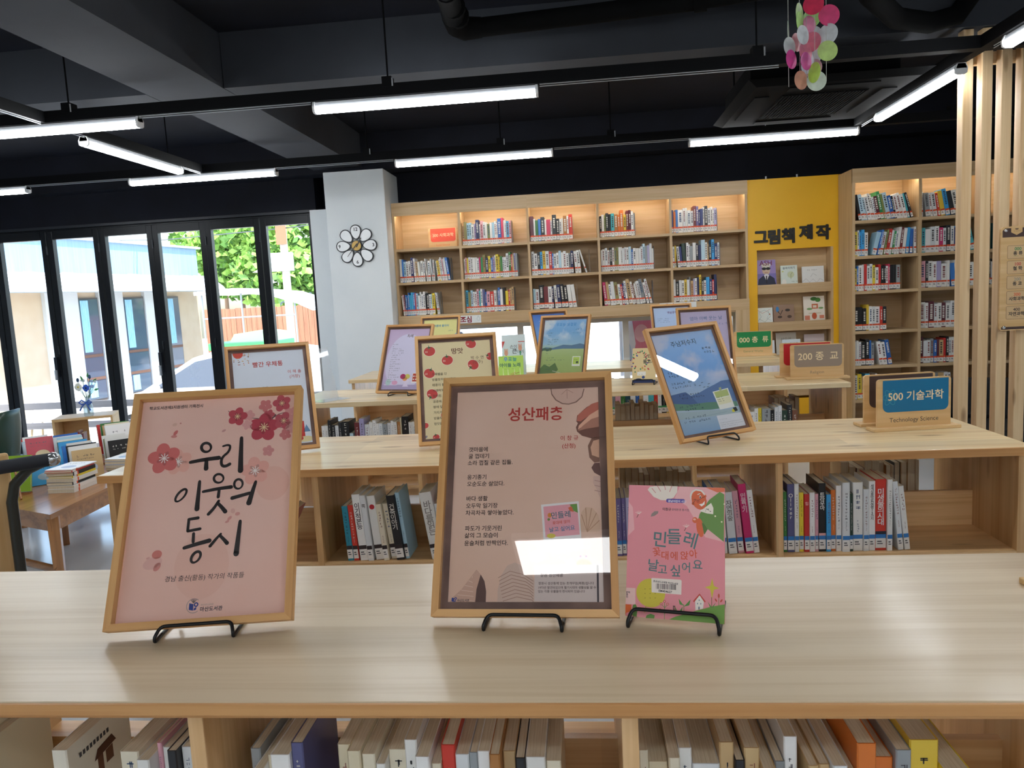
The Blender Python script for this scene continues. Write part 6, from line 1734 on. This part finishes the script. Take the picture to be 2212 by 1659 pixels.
for sx in (-1, 1):
    for sy in (-1, 1):
        m = MB(); m.tube([(sx * .17, sy * .15, .41), (sx * .21, sy * .2, 0)], .011, P('#7d8288', .3, .8), 10); m.build('leg', gc)
# ================================================================ small cabinet with a vase of flowers
cb = thing('side_cabinet', 'small open plywood cabinet before the glass doors', 'cabinet', T(-4.52, 6.42, 0, .42))
PLY = birch(0)
box('top_board', -.24, .24, -.17, .17, .615, .638, PLY, cb, .002)
box('side_panel', -.24, -.222, -.165, .165, 0, .615, birch(2), cb); box('side_panel', .222, .24, -.165, .165, 0, .615, birch(2), cb)
for z in (.05, .33):
    box('shelf', -.222, .222, -.16, .16, z, z + .018, PLY, cb)
box('back_panel', -.222, -.02, .15, .16, .348, .615, PLY, cb)
for i, (x, c, h_) in enumerate(((-.1, '#7d2a32', .15), (-.07, '#8a3a3c', .16), (-.04, '#6a2630', .14))):
    bk = thing('book', '%s maroon book inside the small plywood cabinet' % ('slim', 'tall', 'short')[i], 'book', cb.matrix_world @ T(x, -.12, .3486), 'books in the small cabinet')
    mm = MB(); cover_geo(mm, .024, h_, .15, gloss(c)); mm.build('cover', bk); mm = MB(); pages_geo(mm, .024, h_, .15); mm.build('page_block', bk)
vs = thing('flower_vase', 'clear bottle vase with a blue ribbon and blue and white flowers', 'vase', T(-4.435, 6.34, .6385))
CLG = pane_mat('vase_glass', (.86, .93, .95), 0.02, 1.45, .25)
m = MB(); m.lathe([(0, .002), (.036, .002), (.040, .012), (.040, .085), (.032, .11), (.018, .128), (.016, .165), (.020, .172), (.0185, .172), (.0145, .163), (.0145, .130), (.028, .108), (.037, .082), (.037, .014), (0, .008)], CLG, 20); m.build('bottle', vs)
RB_ = P('#3d63b4', .5)
m = MB(); m.tube([(.022 * math.cos(k * .4488), .022 * math.sin(k * .4488), .124) for k in range(14)], .006, RB_, 6, closed=True)
for sx in (-1, 1):
    m.tube([(0, -.024, .124), (sx * .035, -.032, .148), (sx * .06, -.034, .126), (sx * .035, -.032, .108), (0, -.024, .122)], [.004, .007, .008, .007, .004], RB_, 6)
    m.tube([(0, -.026, .122), (sx * .03, -.042, .09), (sx * .05, -.045, .055)], [.004, .006, .007], RB_, 6)
m.build('ribbon', vs)
STM = P('#3f7a45', .6)
fl = [(-.055, -.02, .265, '#eef0e2', .034, 'daisy'), (.022, -.03, .255, '#2f5fc8', .030, 'cornflower'), (.065, -.01, .262, '#a9c6ee', .028, 'rose'), (.045, .02, .305, '#c3d8f2', .024, 'rose'), (-.07, .0, .325, '#23405f', .020, 'bud'), (.045, .0, .35, '#2c4c70', .020, 'bud'), (-.03, .01, .315, '#e9f0f4', .026, 'rose'), (.085, .01, .30, '#dfe9f4', .018, 'rose')]
for x, y, z, c, r_, k in fl:
    m = MB(); m.tube([(x * .12, y * .12, .02), (x * .2, y * .2, .16), (x, y, z - .01)], .0022, STM, 5); st_ = m.build('stem', vs)
    m = MB(); cm = P(c, .6)
    if k == 'daisy' or k == 'cornflower':
        for q in range(11):
            w = 2 * math.pi * q / 11
            m.ball((x + r_ * .6 * math.cos(w), y - .004, z + r_ * .6 * math.sin(w)), (r_ * .42 * abs(math.cos(w)) + r_ * .17, .004, r_ * .42 * abs(math.sin(w)) + r_ * .17), cm, 8, 5)
        m.ball((x, y - .007, z), (r_ * .28, .006, r_ * .28), P('#d9c65a' if k == 'daisy' else '#1a2340', .6), 8, 5)
    elif k == 'rose':
        for q in range(7):
            w = q * 2.4; rr = r_ * (.25 + .08 * q)
            m.ball((x + rr * .6 * math.cos(w), y + rr * .4 * math.sin(w), z + (q % 3) * .004), (r_ * .5, r_ * .45, r_ * .42), cm, 8, 6)
    else:
        m.ball((x, y, z), (r_ * .6, r_ * .6, r_ * 1.0), cm, 8, 7)
    m.build('blossom', vs)
for x, y, z, w in ((.02, .01, .38, .2), (-.02, -.01, .36, -.4), (.07, .02, .34, .9), (-.085, .01, .29, -1.2), (.1, -.01, .27, 1.3)):
    m = MB(); L_ = .05
    pts = [(0, 0), (.010, L_ * .35), (.007, L_ * .7), (0, L_), (-.007, L_ * .7), (-.010, L_ * .35)]
    c_, s_ = math.cos(-w), math.sin(-w)
    m.prism([(x * .8 + p[0] * c_ - p[1] * s_, z - .04 + p[0] * s_ + p[1] * c_) for p in pts], y - .0006, y + .0006, P('#4f9a58', .5), 1)
    m.tube([(x * .1, y * .1, .16), (x * .8, y, z - .038)], .0016, STM, 5)
    m.build('leaf', vs)
# ================================================================ clear acrylic stand on the 200-sign bookcase
AC_ = pane_mat('acrylic', (.93, .95, .97), 0.03, 1.49, .22)
aw = thing('acrylic_stand', 'clear acrylic brochure stand behind the white postbox poster', 'brochure stand', T(-1.60, 4.50, HT + .001, .98))
m = MB(); m.prism([(.0, 0), (.003, 0), (.085, .31), (.082, .31)], -.105, .105, AC_, 0); m.build('back_sheet', aw)
m = MB(); m.prism([(-.12, 0), (.0, 0), (.0, .003), (-.12, .003)], -.105, .105, AC_, 0); m.build('base_sheet', aw)
# ================================================================ black lounge chair behind the screen
bl = thing('lounge_chair', 'black upholstered lounge chair behind the slatted screen', 'chair', T(2.95, 5.75, 0, -.4))
UP = noisy('black_fabric', '#14161b', '#1d2026', 60, .8)
box('seat_cushion', -.33, .33, -.3, .3, .2, .40, UP, bl, .03); box('back_cushion', -.33, .33, .2, .34, .401, .70, UP, bl, .03)
for sx in (-1, 1):
    box('armrest', sx * .34 - .04 if sx < 0 else .335, -.335 if sx < 0 else .38 + .035, -.3, .3, .15, .52, UP, bl, .02)
    for y in (-.25, .28):
        m = MB(); m.tube([(sx * .3, y, 0), (sx * .3, y, .2)], .015, P('#2a2c30', .4, .5), 8); m.build('leg', bl)
# ================================================================ outside
GZ = -.62
PAVE = noisy('pale_pavement', '#b3b0aa', '#c0bdb7', 1.2, .9, .1)
struct(box('floor_street', -40, 25, 9.0, 60, GZ - .1, GZ, PAVE))
dk = MB(); DKM = wood('deck_board', 0, light='#9c968c', dark='#86807a', rough=.7)
deck = thing('timber_deck', 'grey timber deck outside the glass doors', 'deck')
for k in range(11):
    y = 8.02 + k * .105
    box('plank', -9.5, 6, y, y + .098, -.09, -.06, DKM, deck)
box('joist', -9.5, 6, 8.02, 9.17, GZ, -.09, P('#77726a', .8), deck)
rl = thing('deck_railing', 'low grey board railing along the deck', 'railing')
RG = wood('grey_board', 0, light='#8f8b8c', dark='#7b7779', rough=.7)
for z0, z1 in ((.455, .535), (.22, .295)):
    box('rail_board', -9.5, 6, 8.4, 8.425, z0, z1, RG, rl)
for x in (-8.2, -7.3, -4.95, -3.3, -1.2, 1.0, 3.0):
    box('post', x, x + .07, 8.425, 8.495, -.06, .5, RG, rl)
oc = thing('deck_chair', 'white moulded chair on the deck beyond the railing', 'chair', T(-6.62, 8.78, -.055, .3))
WP = P('#eeeeee', .4)
m = MB(); V = []; F = []
for j in range(9):
    a = -.35 + j * .26
    for i in range(11):
        u = -1 + .2 * i
        y = .24 * math.cos(1.0 * u) - .1 + (.02 * j); V.append((.26 * u * (1 - .02 * j), .2 - .12 * u * u + .025 * j * .6, .36 + .045 * j))
for j in range(8):
    for i in range(10):
        a = j * 11 + i; F.append((a, a + 1, a + 12, a + 11))
n = len(V); m.add(V + [(x, y + .014, z) for x, y, z in V], F + [tuple(i + n for i in f[::-1]) for f in F], WP, None, True); m.build('backrest', oc)
MB().prism(rounded(-.25, -.22, .25, .2, .1), .34, .37, WP, 2).build('seat', oc, None, .01)
for sx in (-1, 1):
    for sy in (-1, 1):
        m = MB(); m.tube([(sx * .18, sy * .15, .34), (sx * .22, sy * .19, 0)], .014, P('#c8b08a', .5), 8); m.build('leg', oc)

# ---- long building with an arched awning, running away from the glass doors
BM = Matrix(((.1322, -.9912, 0, -12.4), (.9912, .1322, 0, 16.0), (0, 0, 1, 0), (0, 0, 0, 1)))
bd = thing('street_building', 'cream single-storey building with tall windows and a white arched awning', 'building', BM)
CREAM = noisy('cream_render', '#bfa98f', '#c7b49c', 3, .85, .05); WHT = P('#c6cace', .7)
box('wall', -2.2, 6.3, 0.05, 2.5, GZ, 2.62, CREAM, bd)
for a, b in ((.5, .86), (.97, 1.48), (2.16, 3.0), (3.82, 4.66)):
    box('pilaster', a, b, -.05, .05, GZ, 2.5, WHT, bd)
for a, b in ((1.5, 2.11), (3.03, 3.77), (4.71, 5.24)):
    w = box('window', a - .04, b + .04, -.01, .05, -.55, 2.02, P('#5a5352', .5), bd)
    MB().box(a, b, -.03, -.01, -.5, 1.98, P('#46566a', .08, 0, .8)).build('pane', w)
    for z in (-.02, .55):
        MB().box(a, b, -.045, -.03, z, z + .07, P('#6a4a3c', .6)).build('transom', w)
    cm = MB(); c = noisy('blue_curtain', '#7fb6da', '#9fcbe6', 14, .8, .2, 3, (6, 6, .4))
    V = []; 
    for i in range(9):
        V += [(a + .04 + i * .032, -.036 - .012 * (i % 2), .68), (a + .04 + i * .032, -.036 - .012 * (i % 2), 1.95)]
    cm.add(V, [(2 * i, 2 * i + 2, 2 * i + 3, 2 * i + 1) for i in range(8)], c); cm.build('curtain', w)
    cm = MB(); cm.box(a + .05, a + .3, -.04, -.031, -.45, -.05, c); cm.build('curtain', w)
UPG = noisy('pale_blue_sheet_metal', '#7f9dbc', '#8fabc8', 2, .5, .1, 3, (9, 1, .3))
box('upper_wall', .2, 7.2, .6, 2.5, 2.62, 3.5, UPG, bd)
box('roof', .1, 7.3, .5, 2.6, 3.5, 3.56, P('#b9c4cc', .5), bd)
m = MB(); AW = P('#c9d1d7', .5)
pts = [(.05, 2.62), (-.3, 2.58), (-.65, 2.45), (-.92, 2.25), (-1.02, 2.13), (-1.0, 2.12), (-.9, 2.22), (-.63, 2.41), (-.28, 2.54), (.05, 2.58)]
m.prism(pts, -2.0, 6.2, AW, 0); aw_ = m.build('awning', bd)
for x in (-1.0, .1, 1.2, 2.3, 3.4, 4.5, 5.6, 6.17):
    m = MB(); m.tube([(x, p[0], p[1] + .008) for p in pts[:5]], .015, P('#8e959b', .5), 6); m.build('awning_rib', aw_)
m = MB(); m.tube([(-2, -1.01, 2.125), (6.2, -1.01, 2.125)], .02, P('#8e959b', .5), 6); m.build('awning_bar', aw_)
# timber house at the left edge
hs = thing('timber_house', 'timber clad house with a sloping roof edge beyond the cream building', 'house', T(-19.8, 24.5, 0, 0))
for k in range(14):
    box('clapboard', -3, 1.0, -.02 + .004 * (k % 2), 4, GZ + k * .32, GZ + k * .32 + .31, wood('clapboard', 0, light='#d8b988', dark='#c4a06a', rough=.7), hs)
m = MB(); m.prism([(-3.3, 3.6), (1.4, 4.5), (1.4, 4.72), (-3.3, 3.82)], -.5, 4.2, P('#8a8f98', .6), 1); m.build('roof', hs)
m = MB()
for k in range(4): m.tube([(-.6 + k * .5, -.2, 4.3 + k * .1), (-.6 + k * .5, -.2, 5.2 + k * .1)], .04, P('#a8583c', .7), 6)
m.tube([(-.8, -.2, 5.1), (1.2, -.2, 5.5)], .05, P('#a8583c', .7), 6); m.build('balustrade', hs)

# ---- white car parked by the railing
car = thing('car', 'white hatchback parked outside the glass doors', 'car', T(-7.85, 11.0, GZ))
CW = P('#f0f0f0', .2); CG = P('#2a3442', .05, 0, .8)
prof = [(0.0, .32), (.02, .62), (.12, .76), (.95, .95), (1.05, .97), (1.85, 1.44), (2.2, 1.53), (3.0, 1.53), (3.6, 1.42), (4.05, 1.02), (4.15, .95), (4.2, .45), (4.1, .3), (3.75, .3), (3.7, .45), (3.55, .58), (3.35, .63), (3.15, .58), (3.0, .45), (2.95, .28), (1.25, .28), (1.2, .45), (1.05, .58), (.85, .63), (.65, .58), (.5, .45), (.45, .3)]
body = MB(); n = len(prof)
ring = []
for y, sh in ((0.0, .0), (.10, .0), (1.60, 0.0), (1.7, .0)):
    for x, z in prof:
        inset = 0.0
        if z > .96: inset = (z - .96) * .28
        yy = y
        if y < .85: yy = max(y, 0) + inset + (.03 if y == 0 and z > .9 else 0)
        else: yy = y - inset
        ring.append((x, yy if y not in (.1, 1.6) else yy, z))
F = []
for k in range(3):
    for i in range(n):
        j = (i + 1) % n; F.append((k * n + i, (k + 1) * n + i, (k + 1) * n + j, k * n + j))
# triangulated side caps
top = list(range(n))
body.add(ring, F, CW, None, False)
body.add([ring[i] for i in range(n)], [tuple(range(n))], CW); body.add([ring[3 * n + i] for i in range(n)], [tuple(range(n))[::-1]], CW)
body.build('body', car)
def side_y(z): return (z - .96) * .28 + .03
for name_, pts in (('front_side_window', [(1.22, 1.0), (1.88, 1.38), (2.28, 1.45), (2.28, 1.0)]), ('rear_side_window', [(2.36, 1.0), (2.36, 1.45), (2.98, 1.45), (3.45, 1.36), (3.7, 1.05)])):
    m = MB(); m.add([(x, side_y(z) - .006, z) for x, z in pts] + [(x, side_y(z) + .01, z) for x, z in pts], [tuple(range(len(pts)))[::-1]] + [(i, (i + 1) % len(pts), len(pts) + (i + 1) % len(pts), len(pts) + i) for i in range(len(pts))], CG); m.build(name_, car)
m = MB(); m.add([(1.10, .16, 1.0), (1.10, 1.54, 1.0), (1.80, 1.42, 1.415), (1.80, .28, 1.415)], [(0, 3, 2, 1)], CG, T(-.012, 0, .018)); m.add([(1.10, .16, 1.0), (1.10, 1.54, 1.0), (1.80, 1.42, 1.415), (1.80, .28, 1.415)], [(0, 1, 2, 3)], CG, T(-.004, 0, .006)); m.build('windscreen', car)
for x in (.85, 3.35):
    for y in (.02, 1.5):
        m = MB(); m.tube([(x, y, .31), (x, y + .18, .31)], .31, P('#1b1c1e', .7), 24); wh = m.build('wheel', car)
        m = MB(); m.tube([(x, y - .006 if y < 1 else y + .175, .31), (x, y + .02 if y < 1 else y + .19, .31)], .19, P('#a9adb2', .3, .8), 18); m.build('hub', wh)
m = MB(); m.ball((1.32, -.07, 1.02), (.07, .08, .06), CW, 10, 8); m.build('wing_mirror', car)
m = MB(); m.ball((.08, .22, .70), (.09, .16, .06), P('#cfd8de', .1, 0, .8), 10, 8); m.build('headlamp', car)
for x in (1.62, 2.72):
    m = MB(); m.box(x + .3, x + .48, -.012, .0, .86, .89, P('#c9ccce', .25, .5)); m.build('door_handle', car)
car2 = thing('car', 'silver car roof showing behind the white postbox poster', 'car', T(-5.2, 12.9, GZ, -.12))
m = MB(); CS = P('#c3cdd6', .2, .3)
p2 = [(0, .35), (.05, .85), (.7, 1.0), (1.3, 1.55), (2.0, 1.70), (3.3, 1.68), (4.0, 1.1), (4.2, 1.0), (4.25, .35)]
m.prism(p2, 0, 1.7, CS, 1); m.build('body', car2)
m = MB(); m.prism([(.85, 1.05), (1.35, 1.5), (1.95, 1.6), (1.95, 1.05)], -.01, .0, CG, 1); m.build('side_window', car2)
m = MB(); m.prism([(2.05, 1.05), (2.05, 1.6), (3.2, 1.58), (3.7, 1.1)], -.01, .0, CG, 1); m.build('side_window', car2)
for x in (.9, 3.3):
    m = MB(); m.tube([(x, -.02, .31), (x, .18, .31)], .31, P('#1b1c1e', .7), 20); m.build('wheel', car2)
# ---- refuse container
rc = thing('waste_container', 'white container with a green rim and lid on the street', 'container', T(-6.85, 13.4, GZ))
box('tub', 0, 1.25, 0, .8, 0, 1.42, P('#e6ece8', .5), rc, .03); box('rim', -.03, 1.28, -.03, .83, 1.42, 1.55, P('#3fae5a', .5), rc, .01)
m = MB(); m.prism([(.35, 1.551), (.45, 1.70), (.9, 1.75), (1.2, 1.70), (1.25, 1.551)], .05, .75, P('#8fb08a', .5), 1); m.build('lid', rc)
# ---- wooden fence under a pale carport roof
fn = thing('wooden_fence', 'reddish brown wooden fence behind the parked cars', 'fence', T(-10.3, 20, GZ))
FB = wood('fence_board', 2, light='#a8765a', dark='#8a5c46', rough=.8)
for k in range(22):
    box('fence_board', k * .146, k * .146 + .138, 0, .03, 0, 2.2 - .01 * (k % 3), FB, fn)
for z in (.5, 1.5, 2.0):
    box('fence_rail', 0, 3.2, .03, .08, z, z + .1, FB, fn)
cp = thing('carport', 'pale carport with a curved roof and slim posts over the fence', 'carport', T(-8.15, 16.0, GZ))
m = MB(); m.prism([(-.3, 2.50), (.6, 2.52), (1.4, 2.42), (2.0, 2.22), (2.35, 2.05), (2.37, 2.10), (2.02, 2.30), (1.4, 2.52), (.6, 2.62), (-.3, 2.58)], 0, 2.0, AW, 1); m.build('roof', cp)
for x, zz in ((-.2, 2.5), (.7, 2.5), (1.35, 2.4), (1.9, 2.24)):
    m = MB(); m.tube([(x, .15, 0), (x, .15, zz)], .022, P('#9aa0a4', .5), 6); m.build('post', cp)
m = MB(); m.tube([(-.2, .15, 1.98), (1.9, .15, 1.98)], .018, P('#9aa0a4', .5), 6); m.build('crossbar', cp)
# ---- pale houses up the slope
for i, (x, y, w, d, h, c, lab) in enumerate(((-11.0, 25.5, 3.2, 3, 3.4, '#e8e8e6', 'white house on the slope behind the carport'),)):
    h_ = thing('slope_house', lab, 'house', T(x, y, GZ))
    box('wall', 0, w, 0, d, 0, h, P(c, .8), h_)
    m = MB(); m.prism([(-.2, h), (w + .2, h), (w / 2, h + .7)], -.2, d + .2, P('#b9b4b0' if i == 0 else '#c2603f', .7), 1); m.build('roof', h_)
    for k in (.4, 1.5):
        box('window', k, k + .7, -.03, 0, h - 1.2, h - .5, P('#5d6c78', .1), h_)
# ---- trees
LEAF = [P('#6d9a3e', .7), P('#84b04c', .7), P('#557f38', .7), P('#9cc45e', .7)]
def tree(x, y, label, blobs, n, leaf=.12, trunk=True, seed=1):
    r = thing('tree', label, 'tree', T(x, y, GZ), 'trees beyond the street'); rnd = random.Random(seed)
    m = MB()
    for k in range(n):
        bx_, by_, bz_, rx, ry, rz_ = rnd.choice(blobs)
        while True:
            q = Vector((rnd.uniform(-1, 1), rnd.uniform(-1, 1), rnd.uniform(-1, 1)))
            if .35 < q.length < 1: break
        c = Vector((bx_ + q.x * rx, by_ + q.y * ry, bz_ + q.z * rz_))
        e = Euler((rnd.uniform(0, 6.3), rnd.uniform(0, 6.3), rnd.uniform(0, 6.3))).to_matrix()
        s_ = leaf * rnd.uniform(.6, 1.2)
        m.add([c + e @ Vector(v) for v in ((-s_ * .5, 0, 0), (0, -s_ * .8, .02), (s_ * .5, 0, 0), (0, s_ * .8, .02))], [(0, 1, 2, 3)], rnd.choice(LEAF))
    m.build('foliage', r)['kind'] = 'stuff'
    m = MB(); tk = P('#6b5440', .8)
    m.tube([(0, 0, 0), (.05, 0, blobs[0][2] * .5), (0, 0, blobs[0][2])], [.14, .11, .05], tk, 8)
    for b_ in blobs[1:]:
        m.tube([(0, 0, blobs[0][2] * .5), (b_[0], b_[1], b_[2])], [.07, .025], tk, 6)
    m.build('trunk', r)
    return r
tree(-8.1, 22.0, 'round leafy shrub tree beside the utility pole', [(0, 0, 2.4, 1.1, .9, 1.5), (.3, -.2, 1.4, 1.0, .8, 1.0), (-.3, .1, 3.2, .7, .6, .6)], 1700, .22, seed=3)
tree(-16.3, 35.4, 'broad bright green tree on the hillside', [(0, 0, 5.2, 2.0, 1.5, 1.3), (-1.6, .5, 4.9, 1.4, 1.4, 1.0), (1.4, 0, 5.0, 1.4, 1.3, 1.2), (.4, -.3, 3.8, 2.2, 1.0, 1.2)], 3000, .3, seed=4)
tree(-11.3, 31, 'bushy green tree behind the utility pole', [(0, 0, 5.0, 2.4, 1.5, 1.9), (2.0, .2, 4.4, 2.0, 1.2, 1.8), (.5, 0, 6.4, 1.7, 1.2, 1.2), (0, -.3, 3.6, 2.4, 1.0, 1.3), (-1.6, -.3, 3.4, 1.6, 1.0, 1.2)], 3400, .3, seed=5)
tree(-19.8, 41.0, 'dark green tree above the small red-roofed house', [(0, 0, 6.2, 3, 1.5, 1.4), (2.5, 0, 6.0, 2, 1.4, 1.2)], 1500, .3, seed=6)
tree(-4.9, 24, 'low green shrub tree at the end of the carport', [(0, 0, 2.2, 1.6, 1, 1.6), (-1.2, 0, 1.2, 1.3, .8, 1.2)], 1500, .24, seed=7)
# ---- utility pole
up = thing('utility_pole', 'utility pole with a junction box and overhead wires', 'pole', T(-7.35, 18.6, GZ))
m = MB(); m.tube([(0, 0, 0), (0, 0, 8.0)], [.11, .08], P('#b9b0a6', .8), 10); m.build('shaft', up)
box('junction_box', -.32, .22, -.16, .0, 3.05, 3.50, P('#d9dcdc', .5), up)
box('notice', -.13, .13, -.14, -.11, 3.7, 4.6, P('#b56a4c', .6), up)
for k, z in enumerate((4.1, 4.35, 5.2)):
    m = MB(); m.tube([(-9, 4, z + .5), (-4, 1.5, z + .05), (0, 0, z), (5, -1.5, z + .1), (12, -3, z + .6)], .014, P('#55585c', .6), 5); m.build('wire', up)
# ---- pink banner seen through the nook window
bn = thing('street_banner', 'pink and white banner hanging outside the nook window', 'banner', T(.35, 7.66, .55))
m = MB(); m.box(0, .56, 0, .008, .1, .72, P('#f0e8ea', .6)); ba = m.build('cloth', bn)
pr = Print(0); pk = P('#e87f94', .6)
pr.poly([(.10, .14), (.16, .42), (.13, .66), (.30, .70), (.40, .60), (.36, .40), (.42, .15)], pk, 1); pr.ell(.22, .52, .07, .09, P('#f4b8c0', .6), 2); pr.poly([(.40, .1), (.54, .1), (.54, .7), (.44, .66), (.46, .4)], P('#f2c3ca', .6), 1); pr.ell(.07, .3, .05, .15, P('#c8d4dc', .6), 1)
pr.build('cloth_print', ba)['kind'] = 'stuff'
m = MB(); m.tube([(0, .004, .72), (.56, .004, .72)], .01, P('#c9ccd0', .4), 6); m.build('pole', bn)
